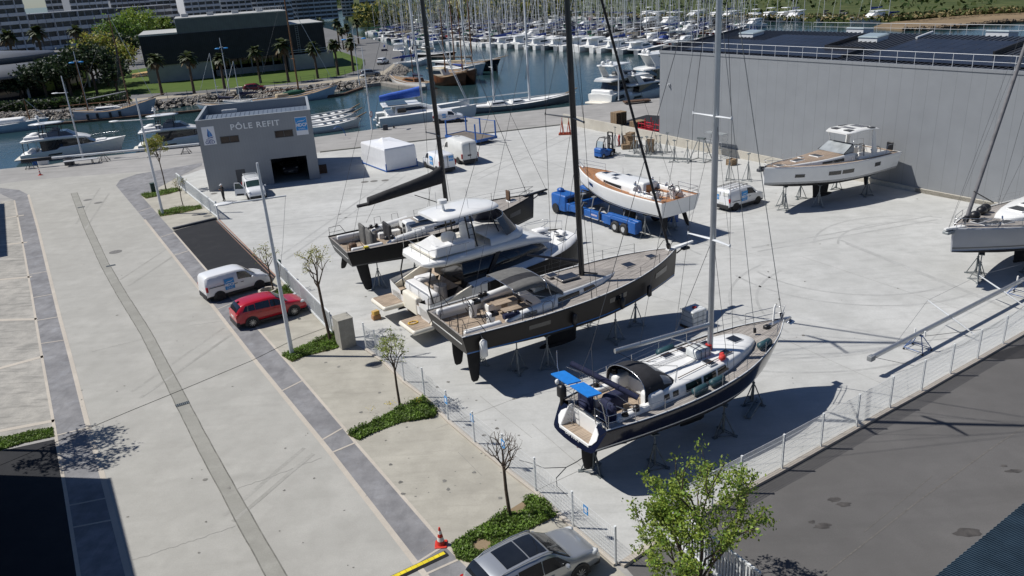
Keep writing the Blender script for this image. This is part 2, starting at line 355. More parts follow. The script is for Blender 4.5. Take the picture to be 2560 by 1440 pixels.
# asphalt road on the other side of the right-hand fence
road2 = pxp([(1640,1510),(1700,1600)])
ra = [(3.3,21.5),(5.2,23.15)]+pxp([(1850,1236),(2051,1125),(2302,985),(2506,868)])+[(31.7,40),(48,43.8),(60,38),(60,-10),(2,-10),(2.2,14),(4.6,18.5)]
sheet('asphalt_road', ra, .003, ASPH)
b = MB()
spots = [(2085,1250,.28,.16),(2110,1262,.3,.14),(2055,1315,.35,.16),(2030,1305,.15,.1),(2535,1178,.32,.12),(2510,1165,.14,.08),(2420,1332,.5,.24)]
random.seed(5)
for x, y, rx, ry in spots:
    g = G(x, y); b.poly([(g.x+rx*cos(a)*random.uniform(.6,1.2), g.y+ry*sin(a)*random.uniform(.6,1.2), .008) for a in [k*pi/7 for k in range(14)]])
tag(b.build('oil_stain', mat('oil_stain', (.062,.057,.053), .6, .45, 3)), kind='structure')
b = MB(); b.strip(pxp([(2056,1440),(2300,1250),(2480,1120),(2600,1040)]), .05, .008); b.strip(pxp([(2160,1330),(2330,1190)]), .03, .008)
tag(b.build('asphalt_joint', mat('asphalt_joint', (.12,.113,.105), .9, .2, 5)), kind='structure')
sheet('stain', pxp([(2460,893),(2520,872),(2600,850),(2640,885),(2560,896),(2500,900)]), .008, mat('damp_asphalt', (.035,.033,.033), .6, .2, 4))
# gutter down the middle of the road
gut = [(185,482),(215,560),(262,662),(305,737),(365,833),(440,978),(505,1105),(595,1270),(690,1440),(760,1560)]
b = MB(); b.strip(pxp(gut), .60, .009)
tag(b.build('gutter', GUTC), kind='structure')
b = MB(); gp_ = pxp(gut); rg = random.Random(3)
for sd in (-1, 1):
    ln = []
    for (x0, y0), (x1, y1) in zip(gp_, gp_[1:]):
        n = int(math.hypot(x1-x0, y1-y0)/.7)+1; d = Vector((y0-y1, x1-x0)).normalized()
        for k in range(n): ln.append((lerp(x0, x1, k/n)+d.x*sd*(.30+rg.uniform(-.012,.02)), lerp(y0, y1, k/n)+d.y*sd*(.30+rg.uniform(-.012,.02))))
    b.strip(ln, .05, .012)
for k in range(26): q = Vector(gp_[2]).lerp(Vector(gp_[8]), k/25+.004)
tag(b.build('gutter_edge', mat('damp_edge', (.15,.148,.13), .9, .35, 2)), kind='structure')
b = MB()
for px_ in ((203,518),(277,664),(456,1010)):
    g = G(*px_, .016); b.T = Matrix.Translation(g) @ Matrix.Rotation(R_(121), 4, 'Z')
    b.bx(-.16,.16,-.33,.33,-.004,.004)
    for k in range(7): b.bx(-.15,.15,-.3+k*.09,-.255+k*.09,.004,.012,1)
b.T = None
tag(b.build('drain_grate', [BLACK, GALVD]), kind='structure')
b = MB()
for x, y, r in ((219,500,.42),(246,507,.42),(289,630,.5),(940,913,.34),(1062,790,0),(490,537,.4),(519,540,.4),(535,484,.36),(912,455,.4),(935,453,.4),(963,451,.4)):
    if r:
        g = G(x, y); b.add([(g.x+r*cos(a), g.y+r*sin(a), .013) for a in [k*pi/10 for k in range(20)]], [tuple(range(20))])
tag(b.build('manhole_cover', mat('cast_iron', (.15,.145,.135), .7, .25, 8)), kind='structure')
def jag(p, q, n, a, seed):
    random.seed(seed); P0 = G(*p); P1 = G(*q); d = P1-P0; nrm = Vector((-d.y, d.x, 0)).normalized()
    return [(P0+d*i/n+nrm*random.uniform(-a, a))[:2] for i in range(n+1)]
b = MB()
for p, q in (((330,1402),(590,1316)),((560,1235),(805,1145)),((230,880),(365,846)),((470,815),(555,803)),((1050,1380),(1105,1340))): b.strip(jag(p, q, 26, .045, p[0]), .016, .010)
for p, q in (((1090,1072),(1345,975)),((1300,1245),(1560,1125)),((1145,1130),(1205,1190)),((1330,1060),(1480,1190)),((900,790),(1010,760)),((1200,990),(1330,1095))): b.strip(jag(p, q, 3, .0, 1), .018, .010)
for p, q in (((1010,560),(1700,760)),((700,620),(1010,545)),((1500,640),(2250,980)),((2000,640),(2480,800)),((1240,470),(1900,640)),((1750,560),(2120,480)),((560,520),(900,470))): b.strip(jag(p, q, 3, 0, 1), .016, .010)
tag(b.build('crack', mat('crack', (.23,.225,.21), .9, .2, 4)), kind='structure')
TYM = ground_mat('tyre_marks', (.445,.447,.435), (.335,.337,.325), s1=.5, s2=2.5, s3=10, amt=(.9,.8,.3), light=(.48,.485,.47)); rt_ = random.Random(9); b = MB()
for px_, py_, r, a0, a1 in ((1330,560,9,2.4,3.7),(1400,395,14,.2,1.2),(2120,640,7,3.4,5.2),(2330,620,6,1.0,2.8),(1900,700,11,4.2,5.3),(820,560,10,.6,1.6),(980,640,5,2.0,3.6),(2050,560,10,2.6,3.6),(1000,480,16,.3,1.0),(2250,760,8,2.2,3.5)):
    g = G(px_, py_)
    for dr in (0, 1.6): b.strip([(g.x+(r+dr)*cos(lerp(a0, a1, k/18)), g.y+(r+dr)*sin(lerp(a0, a1, k/18))) for k in range(19)], .17, .0065)
for p, q in (((700,640),(1000,430)),((1180,440),(1420,330)),((640,560),(980,520)),((2100,600),(2500,760)),((1880,620),(2330,540))):
    for o_ in (0, 9): b.strip(jag((p[0]+o_*1.6, p[1]+o_), (q[0]+o_*1.6, q[1]+o_), 3, .03, p[0]), .20, .0066+.0003*o_)
tag(b.build('tyre_mark', TYM), kind='structure'); b = MB()
for p, q in (((330,980),(560,820)),((300,700),(420,620)),((560,1290),(760,1120)),((190,560),(250,470))):
    for o_ in (0, 14): b.strip(jag((p[0]+o_*1.6, p[1]+o_), (q[0]+o_*1.6, q[1]+o_), 3, .02, p[0]), .20, .0066+.0003*o_)
tag(b.build('tyre_mark', ground_mat('road_tyre_marks', (.37,.363,.337), (.285,.28,.255), s1=.5, s2=2.5, s3=10, amt=(.9,.8,.3), light=(.40,.392,.362))), kind='structure')
b = MB()
for _ in range(150):
    x, y = rt_.choice(((rt_.uniform(200,900), rt_.uniform(600,1430)), (rt_.uniform(900,2300), rt_.uniform(420,1000)), (rt_.uniform(900,1300), rt_.uniform(950,1250)))); g = G(x, y); r = rt_.choice((.03,.04,.06,.10)); b.poly([(g.x+r*cos(a)*rt_.uniform(.5,1.3), g.y+r*sin(a)*rt_.uniform(.5,1.3), .0125) for a in [k*pi/4 for k in range(8)]])
tag(b.build('spot', mat('dark_spots', (.16,.155,.14), .8, .4, 4)), kind='structure')
tag(MB().strip(pxp([(548,549),(690,691)]), .10, .02).strip(pxp([(541,552),(684,695)]), .05, .02).build('gate_track', mat('rusty_rail', (.30,.17,.12), .8, .25, 6)), kind='structure')
# kerb between the yard and the right-hand road, step at the edge of the quay
kp = [(3.15,21.6),(5.2,23.2)]+pxp([(1850,1234),(1954,1178),(2051,1123),(2140,1073),(2223,1026),(2302,983),(2374,941),(2442,903),(2506,866)])+[(31.6,40.1),(48,44)]
def wallstrip(name, pts, w, h, m_, kind='structure', z0=0.0):
    b = MB(); n = len(pts); L = []; Rr = []
    for i, p in enumerate(pts):
        a = pts[max(i-1, 0)]; c = pts[min(i+1, n-1)]; d = Vector((c[0]-a[0], c[1]-a[1])).normalized(); q = Vector((-d.y, d.x))*w/2
        L.append((p[0]+q.x, p[1]+q.y)); Rr.append((p[0]-q.x, p[1]-q.y))
    rings = [[(Rr[i][0],Rr[i][1],z0),(L[i][0],L[i][1],z0),(L[i][0],L[i][1],h),(Rr[i][0],Rr[i][1],h)] for i in range(n)]
    b.loft(rings, sm=False); return tag(b.build(name, m_), kind=kind)
wallstrip('kerb', kp, .24, .12, BORDER)
wallstrip('kerb', pxp([(1539,1414),(1433,1322),(1340,1233),(1260,1171),(1187,1111),(1121,1055),(1062,995),(1011,957),(962,909),(916,875)]), .18, .10, BORDER)
wallstrip('yard_edge', pxp([(800,381),(900,370),(1100,347),(1400,313)]), .25, .14, GUTC)
wallstrip('kerb', pxp([(433,574),(541,548)]), .30, .18, GREYD)
# ---------------------------------------------------------------- far side of the channel
prom = pxp([(-500,330),(0,306),(128,303),(300,288),(400,278),(487,265),(640,250),(760,240),(860,230),(962,214),(1000,182),(1008,150),(990,132),(940,112),(860,92),(800,75)], -1.7)
sheet('promontory', prom+[(-170,560),(-130,760),(-400,1000),(-900,900),(-600,330)], 0.0, ROADF, thick=5)
sheet('lawn', pxp([(-600,270),(0,250),(310,238),(480,228),(700,210),(850,190),(905,172),(912,150),(850,128),(700,120),(330,175),(200,215),(-300,200)]), .02, GRASS)
sheet('terrace', pxp([(330,185),(370,178),(376,188),(330,196)]), .05, mat('ochre_paving', (.50,.33,.13), .8, .1, 2))
sheet('footpath', pxp([(300,268),(500,252),(640,237),(760,228),(900,208),(962,193),(985,175),(990,178),(966,203),(860,222),(640,241),(400,267),(300,277),(0,294),(0,286)], -1.5), .02, ground_mat('sandy_verge', (.38,.34,.27), (.26,.23,.18)))
fl = pxp([(900,62),(1000,58),(1100,52),(1250,43),(1420,38),(1560,39),(1700,42),(1900,43),(2130,46),(2250,47),(2400,33),(2560,25),(2900,12)], 0)
sheet('far_field', fl+[(900,700),(900,1500),(-500,1500),(-300,1000),(-130,760),(-100,560)], .3, FIELD, thick=5)
sheet('mud_bank', pxp([(2185,66),(2210,58),(2260,50),(2330,42),(2420,36),(2560,26),(2800,14),(2800,40),(2560,52),(2480,57),(2400,66),(2330,71),(2260,73)], -.7), -.7, MUD, thick=4)
random.seed(11)
def rocks(name, line, n, w, z0, z1, r0, r1, m_):
    b = MB(); seg = [(Vector(line[i]), Vector(line[i+1])) for i in range(len(line)-1)]; Ls = [(q-p).length for p, q in seg]; tot = sum(Ls)
    for _ in range(n):
        t = random.random()*tot
        for (p, q), L in zip(seg, Ls):
            if t <= L: break
            t -= L
        d = (q-p).normalized(); nn = Vector((d.y, -d.x)); u = random.random(); c = p+d*t+nn*(u*w)
        r = random.uniform(r0, r1); vs = []
        z = lerp(z1, z0, u)
        for k in range(3):
            for j in range(5):
                a = 2*pi*j/5+k*.5; rr = r*(.75, 1, .5)[k]*random.uniform(.7, 1.2); vs.append((c.x+rr*cos(a), c.y+rr*sin(a), z+r*(-.5, .1, .6)[k]))
        b.add(vs, [(k*5+j, k*5+(j+1) % 5, k*5+5+(j+1) % 5, k*5+5+j) for k in range(2) for j in range(5)]+[(10,11,12,13,14)])
    return tag(b.build(name, m_), kind='stuff')
rocks('riprap', pxp([(-500,330),(0,306),(128,303),(300,288),(400,278),(487,265),(640,250),(760,240),(860,230),(962,214),(1000,182)], -1.7), 1500, 2.6, WZ-.1, .25, .25, .7, mat('riprap_stone', (.30,.27,.23), .9, .45, 1.2))
rocks('mud_edge', pxp([(2560,52),(2480,57),(2400,66),(2330,71),(2260,73)], -.7), 160, 1.5, WZ-.2, -.5, .4, 1.1, mat('dark_clay', (.12,.09,.06), .95, .4, .6))
# ---------------------------------------------------------------- the yard office building
RIB = ribbed_mat('grey_metal_cladding', (.255,.27,.285), .30, 'X', .55, .2, .86, .05, thin=.05)
ROOFM = mat('slate_blue_roof', (.125,.15,.185), .45, .1, 1.5)
CAPM = mat('grey_coping', (.30,.32,.335), .45, .05, 2)
BO = G(524.2,479.8); BAZ = R_(13.85); BW, BD, BH = 11.42, 11.5, 7.35
off = empty('office_building', BO, BAZ, 'grey metal clad two storey boatyard office with large lettering and open garage door', 'building')
b = MB()   # walls with real openings: facade strips round the openings
gx0, gx1, gz, dx0, dx1, dz = 6.62, 10.31, 2.69, 2.94, 3.87, 1.98
w1 = (2.06,3.90,4.82,5.56); w2 = (7.49,9.36,4.82,5.58); t = .22
b.bx(0,dx0,0,t,0,w1[2]); b.bx(dx1,gx0,0,t,0,w1[2]); b.bx(gx1,BW,0,t,0,w1[2]); b.bx(dx0,dx1,0,t,dz,w1[2]); b.bx(gx0,gx1,0,t,gz,w1[2])
b.bx(0,w1[0],0,t,w1[2],w1[3]); b.bx(w1[1],w2[0],0,t,w1[2],w1[3]); b.bx(w2[1],BW,0,t,w1[2],w1[3]); b.bx(0,BW,0,t,w1[3],BH)
b.bx(0,t,t,BD-t,0,BH); b.bx(BW-t,BW,t,BD-t,0,BH); b.bx(0,BW,BD-t,BD,0,BH)
b.build('wall', RIB, off)
b = MB(); b.hexa([(t,t,6.62),(BW-t,t,6.62),(BW-t,BD-t,6.02),(t,BD-t,6.02),(t,t,6.75),(BW-t,t,6.75),(BW-t,BD*.55,7.0),(t,BD*.55,7.0)])
for k in range(22): x = .7+k*.48; b.beam((x,.3,6.77),(x,BD*.54,7.01),.05,.07)
b.hexa([(t,BD*.55,6.2),(BW-t,BD*.55,6.2),(BW-t,BD-t,6.1),(t,BD-t,6.1),(t,BD*.55,6.98),(BW-t,BD*.55,6.98),(BW-t,BD-t,6.3),(t,BD-t,6.3)])
b.build('roof', ROOFM, off)
tag(MB().bx(2.0,3.6,7.6,8.2,6.9,7.15).bx(2.1,3.5,7.7,8.1,7.15,7.2).build('roof_vent', GREYL, off))
b = MB(); e = .03
b.bx(-e,BW+e,-e,.24,BH,BH+.05); b.bx(-e,BW+e,BD-.24,BD+e,BH,BH+.05); b.bx(-e,.24,.24,BD-.24,BH,BH+.05); b.bx(BW-.24,BW+e,.24,BD-.24,BH,BH+.05)
b.build('coping', CAPM, off)
for wq in (w1, w2):
    f = MB(); a, c, z0, z1 = wq
    f.bx(a,c,-.012,.05,z0,z0+.06).bx(a,c,-.012,.05,z1-.06,z1).bx(a,a+.06,-.012,.05,z0+.06,z1-.06).bx(c-.06,c,-.012,.05,z0+.06,z1-.06).bx((a+c)/2-.03,(a+c)/2+.03,-.01,.05,z0+.06,z1-.06)
    fo = f.build('window', GREYD, off); MB().bx(a+.06,c-.06,.06,.09,z0+.06,z1-.06).build('pane', mat('brown_glass', (.03,.02,.018), .1, .2, 2), fo)
d = MB().bx(dx0+.02,dx1-.02,.06,.12,.02,dz-.02).build('door', mat('door_grey', (.07,.075,.085), .5, .08), off)
MB().bx(dx1-.16,dx1-.08,.02,.06,.95,1.05).build('handle', STEEL, d)
MB().bx(gx0+.02,gx1-.02,.24,.5,gz-.02,gz+.45).build('garage_shutter', GREYD, off)
b = MB(); b.bx(t+.01,BW-t-.01,t+.01,BD-t-.01,.012,.03); b.build('floor', GUTC, off)
b = MB(); b.bx(t+.01,BW-t-.01,t+.02,BD-t-.01,3.3,3.5); b.build('upper_floor', GREYD, off)
# box pile inside the open doorway and beside the wall
# signs and lettering stand a little off the cladding
FM = Matrix.Translation((0,0,0)) @ Matrix.Rotation(pi/2, 4, 'X')
def onwall(u, z, y=-.03): return Matrix.Translation((u, y, z)) @ Matrix.Rotation(pi/2, 4, 'X')
LETW = mat('white_lettering', (.78,.79,.79), .5, .03)
text_obj('PÔLE REFIT', .80, LETW, off, onwall(5.70, 6.38), 'lettering', .02, .014, 1.10, 1.13)
PANELW = mat('sign_white', (.74,.75,.78), .45, .02)
sg = MB().bx(.43,1.66,-.03,-.004,4.86,6.70).build('sign', PANELW, off)
b = MB(); b.poly([(.92,-.036,5.62),(1.0,-.036,6.55),(1.12,-.036,6.3),(1.14,-.036,5.66)]); b.poly([(1.16,-.036,5.66),(1.13,-.036,6.35),(1.32,-.036,6.0),(1.40,-.036,5.72)]); b.poly([(.88,-.036,5.80),(.93,-.036,5.62),(1.0,-.036,5.62),(.98,-.036,6.3)], 1)
b.poly([(.84,-.036,5.54),(1.46,-.036,5.66),(1.40,-.036,5.56),(.95,-.036,5.50)], 1)
for k in range(2):
    pts = [(.70+.08*i, -.036, 5.42-.09*k+.035*sin(i*1.05+k)) for i in range(10)]
    b.add(pts+[(p[0], p[1], p[2]-.035) for p in pts[::-1]], [tuple(range(20))], 1)
b.build('emblem', [mat('emblem_blue', (.06,.22,.52), .5, .04), mat('emblem_navy', (.02,.05,.22), .5, .04)], sg)
text_obj('GED', .42, MATS['emblem_navy'], sg, onwall(1.05, 5.10, -.034), 'lettering', .004, .006, 1.15, 1.0)
sg = MB().bx(9.72,10.93,-.03,-.004,4.88,6.76).build('sign', PANELW, off)
def mdcp(parent, w, h, M, full=True):
    "square blue badge with a white swoosh and lettering, in the xz plane of M"
    b = MB(); b.T = M; b.bx(-w/2,w/2,-.008,0,-h/2,h/2)
    n = 14; up = [(lerp(-w*.47,w*.47,i/n), -.012, h*(.10+.32*(i/n)**1.0+.06*sin(i/n*2*pi))) for i in range(n+1)]
    lo = [(p[0], p[1], p[2]-h*.05*sin(pi*i/n)-.004*h) for i, p in enumerate(up)]
    b.add(lo+up[::-1], [tuple(range(2*n+2))], 1)
    o = b.build('badge', [SIGNB, PANELW], parent)
    T_ = M @ Matrix.Translation((0,-.014,0)) @ Matrix.Rotation(pi/2, 4, 'X')
    text_obj('MDCP', h*.36, PANELW, o, T_ @ Matrix.Translation((0,-h*.08,0)), 'lettering', .001, h*.012, w/h*.98, 1.0)
    text_obj('SARL', h*.15, PANELW, o, T_ @ Matrix.Translation((0,-h*.37,0)), 'lettering', .001, h*.004, w/h*1.1, 1.9)
    return o
mdcp(sg, 1.15, 1.32, Matrix.Translation((10.325,-.032,6.02)))
# ---------------------------------------------------------------- big grey warehouse
WO = G(1648,357); WAZ = R_(-57.93); WL, WD, WE, WR = 78.0, 26.4, 10.13, 11.40
CLAD = ribbed_mat('warehouse_cladding', (.24,.252,.265), 1.15, 'X', .5, .2, .80, .05, thin=.035)
wh = empty('warehouse', WO, WAZ, 'huge grey metal clad warehouse with solar panels and railings on its roof', 'warehouse')
b = MB(); b.bx(0,WL,0,.3,.2,WE); b.add([(0,0,.2),(0,WD,.2),(0,WD,WE),(0,WD/2,WR),(0,0,WE)], [(0,1,2,3,4)][::-1]); b.bx(0,WL,WD-.3,WD,0,WE); b.add([(WL,0,0),(WL,WD,0),(WL,WD,WE),(WL,WD/2,WR),(WL,0,WE)], [(0,1,2,3,4)])
b.build('wall', CLAD, wh)
b = MB(); b.hexa([(-.12,-.16,0),(WL,-.16,0),(WL,-.01,0),(-.12,-.01,0),(-.12,-.16,1.10),(31.3,-.16,.36),(31.3,-.01,.36),(-.12,-.01,1.10)]); b.hexa([(31.3,-.16,0),(WL,-.16,0),(WL,-.01,0),(31.3,-.01,0),(31.3,-.16,.36),(WL,-.16,.30),(WL,-.01,.30),(31.3,-.01,.36)])
b.build('plinth', ground_mat('wall_concrete', (.56,.53,.46), (.40,.37,.31), s1=.2, s2=1, s3=8, streak=None), wh)
RSH = mat('dark_roof_sheet', (.030,.033,.042), .45, .15, 1); RIBM = mat('roof_rib', (.07,.075,.085), .4, .1, 2)
def rz(y): return WE+(WR-WE)*y/(WD/2) if y <= WD/2 else WR-(WR-WE)*(y-WD/2)/(WD/2)
b = MB(); b.hexa([(-.05,.1,WE-.15),(WL,.1,WE-.15),(WL,WD/2,WR-.15),(-.05,WD/2,WR-.15),(-.05,.1,WE+.02),(WL,.1,WE+.02),(WL,WD/2,WR),(-.05,WD/2,WR)])
b.hexa([(-.05,WD/2,WR-.15),(WL,WD/2,WR-.15),(WL,WD,WE-.15),(-.05,WD,WE-.15),(-.05,WD/2,WR),(WL,WD/2,WR),(WL,WD,WE),(-.05,WD,WE)])
for k in range(int(WL/.5)):
    x = .25+k*.5; b.hexa([(x-.05,.12,rz(.12)+.02),(x+.05,.12,rz(.12)+.02),(x+.05,WD/2,WR),(x-.05,WD/2,WR),(x-.03,.12,rz(.12)+.10),(x+.03,.12,rz(.12)+.10),(x+.03,WD/2,WR+.09),(x-.03,WD/2,WR+.09)], 1)
b.build('roof', [RSH, RIBM], wh)
b = MB(); b.bx(-.08,WL,-.06,.22,WE-.02,WE+.22); b.build('eaves_trim', CLAD, wh)
b = MB(); b.beam((-.06,0,WE+.2),(-.06,WD/2,WR+.16),.14,.3); b.build('verge_trim', GREYD, wh)
# solar arrays: real panels, each laid on the ribs
PV = mat('solar_cells', (.020,.022,.030), .34, .25, .5, spec=.3); PVF = mat('panel_edge', (.06,.065,.075), .4, .1)
def pv(x0, x1, y0, y1):
    b = MB(); nx = max(1, round((x1-x0)/1.02)); ny = max(1, round((y1-y0)/1.68)); dx = (x1-x0)/nx; dy = (y1-y0)/ny
    for i in range(nx):
        for j in range(ny):
            a, c, p, q = x0+i*dx+.012, x0+(i+1)*dx-.012, y0+j*dy+.012, y0+(j+1)*dy-.012
            b.hexa([(a,p,rz(p)+.12),(c,p,rz(p)+.12),(c,q,rz(q)+.12),(a,q,rz(q)+.12),(a,p,rz(p)+.16),(c,p,rz(p)+.16),(c,q,rz(q)+.16),(a,q,rz(q)+.16)])
            b.box(((c), q, rz(q)+.165), (.12,.12,.02), m=1)
    return b.build('solar_array', [PV, PVF, ], wh)
pv(2.5, 8.2, 1.3, 7.4); pv(8.2, 17.4, 1.3, 10.6); pv(17.4, 21.6, 1.3, 4.7); pv(23.6, 33.2, 1.5, 10.6); pv(37.6, 46, 1.5, 10.6); pv(33.2, 37.6, 1.5, 5.0)
DIR = mat('duct_grey', (.02,.02,.022), .5, .2)
MB().beam((17.6,5.0,rz(5)+.3),(17.6,10.8,rz(10.8)+.3),.18,.3).beam((17.6,5.0,rz(5)+.3),(21.8,4.9,rz(4.9)+.3),.18,.25).beam((21.8,4.9,rz(4.9)+.25),(21.9,1.6,rz(1.6)+.25),.18,.25).build('cable_tray', DIR, wh); MB().beam((33.3,5.2,rz(5)+.3),(33.3,10.8,rz(10.8)+.3),.18,.3).build('cable_tray', DIR, wh)
def skylight(x, y):
    b = MB(); b.hexa([(x-1.0,y-.9,rz(y-.9)),(x+1.0,y-.9,rz(y-.9)),(x+1.0,y+.9,rz(y+.9)),(x-1.0,y+.9,rz(y+.9)),(x-1,y-.9,rz(y-.9)+.42),(x+1,y-.9,rz(y-.9)+.42),(x+1,y+.9,rz(y+.9)+.42),(x-1,y+.9,rz(y+.9)+.42)])
    k = b.build('skylight', ALUW, wh)
    b = MB(); b.hexa([(x-1.08,y-.98,rz(y-.9)+.43),(x+1.08,y-.98,rz(y-.9)+.43),(x+1.08,y+.98,rz(y+.9)+.43),(x-1.08,y+.98,rz(y+.9)+.43),(x-.95,y-.85,rz(y-.9)+.53),(x+.95,y-.85,rz(y-.9)+.53),(x+.95,y+.85,rz(y+.9)+.53),(x-.95,y+.85,rz(y+.9)+.53)]); b.build('pane', mat('skylight_dome', (.30,.36,.38), .25, .05), k)
for x, y in ((4.2,10.0),(19.4,9.9),(35.2,9.6),(14.3,15.2),(28.8,15.2),(50,9.8)): skylight(x, y)
def railing(p, q, n, h=1.05, posts=True):
    b = MB(); p = Vector(p); q = Vector(q)
    b.tube([p+Vector((0,0,h)), q+Vector((0,0,h))], .024, 5); b.tube([p+Vector((0,0,h*.52)), q+Vector((0,0,h*.52))], .018, 5)
    for i in range(n+1): c = p+(q-p)*i/n; b.tube([c, c+Vector((0,0,h))], .022, 5)
    return b.build('railing', ALUW, wh)
railing((.1,.08,WE+.2), (WL,.08,WE+.2), 50); railing((.2,WD-.1,WE), (WL,WD-.1,WE), 44, 1.1); railing((0,WD/2+.3,WR-.03), (0,WD-.2,WE), 8, 1.1)
MB().tube([(23.5,10.4,rz(10.4)+.25),(23.5,13.0,rz(13)+.3)], .12, 8).build('pipe', ALUW, wh)
MB().bx(1.4,1.75,-.12,-.005,6.6,6.85).bx(1.5,1.65,-.3,-.12,6.65,6.8).build('floodlight', GREYL, wh)
# retaining wall that runs on from the warehouse corner
RW0 = G(1408,310); RW1 = WO
rw = empty('retaining_wall', RW0, AZ(RW0, RW1), 'low pale concrete retaining wall running up to the warehouse corner', 'wall')
rl = math.hypot(RW1.x-RW0.x, RW1.y-RW0.y)
MB().hexa([(0,0,0),(rl-.1,0,0),(rl-.1,.25,0),(0,.25,0),(0,0,1.34),(rl-.1,0,1.12),(rl-.1,.25,1.12),(0,.25,1.34)]).build('wall_panel', MATS['wall_concrete'], rw)
sheet('tarmac', [(RW0.x+.3+lerp(0,RW1.x-RW0.x,.35), RW0.y+lerp(0,RW1.y-RW0.y,.35)+.4), (WO.x-.1, WO.y+.35), (WO.x+9, WO.y+13), (WO.x+2, WO.y+19)], .005, TARM)
# ================================================================ VEHICLES
LAMPG = mat('headlamp_glass', (.55,.57,.58), .12, .05); LAMPR = mat('tail_lamp', (.35,.012,.012), .2, .1); PLAS = mat('black_plastic', (.022,.022,.024), .6, .2, 8)
RIMM = mat('alloy_rim', (.40,.41,.42), .3, .05, metal=.7); RIMD = mat('steel_rim', (.09,.09,.095), .5, .1); PLATE = mat('number_plate', (.62,.62,.58), .5, .03)
PAINT_W = mat('van_white_paint', (.74,.75,.76), .3, .02, 1, coat=.5); PAINT_R = mat('red_car_paint', (.42,.008,.018), .28, .05, 1, coat=.8)
PAINT_S = mat('silver_car_paint', (.42,.44,.46), .28, .03, 1, metal=.55, coat=.7); PAINT_D = mat('dark_car_paint', (.05,.05,.06), .3, .05, coat=.6)
PAINT_WD = mat('dusty_white_paint', (.66,.66,.63), .4, .06, 2, coat=.2)
def wheel(name, parent, x, y, r, w_, spokes=True, rimm=RIMM):
    s = 1 if y > 0 else -1
    b = MB(); b.T = Matrix.Translation((x, y, r)) @ Matrix.Rotation(pi/2, 4, 'X')
    prof = [(r*.62, -w_/2), (r*.93, -w_/2), (r, -w_*.36), (r, w_*.36), (r*.93, w_/2), (r*.62, w_/2)]
    b.loft([[(p*cos(2*pi*j/20), p*sin(2*pi*j/20), q) for j in range(20)] for p, q in prof], cap0=True, cap1=True)
    t_ = b.build('wheel', RUBBER, parent)
    b = MB(); b.T = Matrix.Translation((x, y+s*(w_/2-.012), r)) @ Matrix.Rotation(pi/2, 4, 'X')
    if spokes:
        b.loft([[(r*q*cos(2*pi*j/20), r*q*sin(2*pi*j/20), -.02*s*k) for j in range(20)] for q, k in ((.64,0),(.66,-1),(.58,-1.2),(.57,.6))], cap0=False, cap1=False)
        for k in range(10): a = 2*pi*k/10; b.box((cos(a)*r*.33, sin(a)*r*.33, -.006*s), (r*.55, r*.075+.004, .02), rz=a)
        b.cyl((0,0,-.02*s), (0,0,.016*s), r*.13, n=10)
    else:
        b.loft([[(r*q*cos(2*pi*j/20), r*q*sin(2*pi*j/20), -.02*s*k) for j in range(20)] for q, k in ((.64,-.2),(.62,-1),(.3,0),(.2,-.9),(.02,-1))], cap0=False, cap1=True)
    b.build('rim', rimm, t_)
    return t_
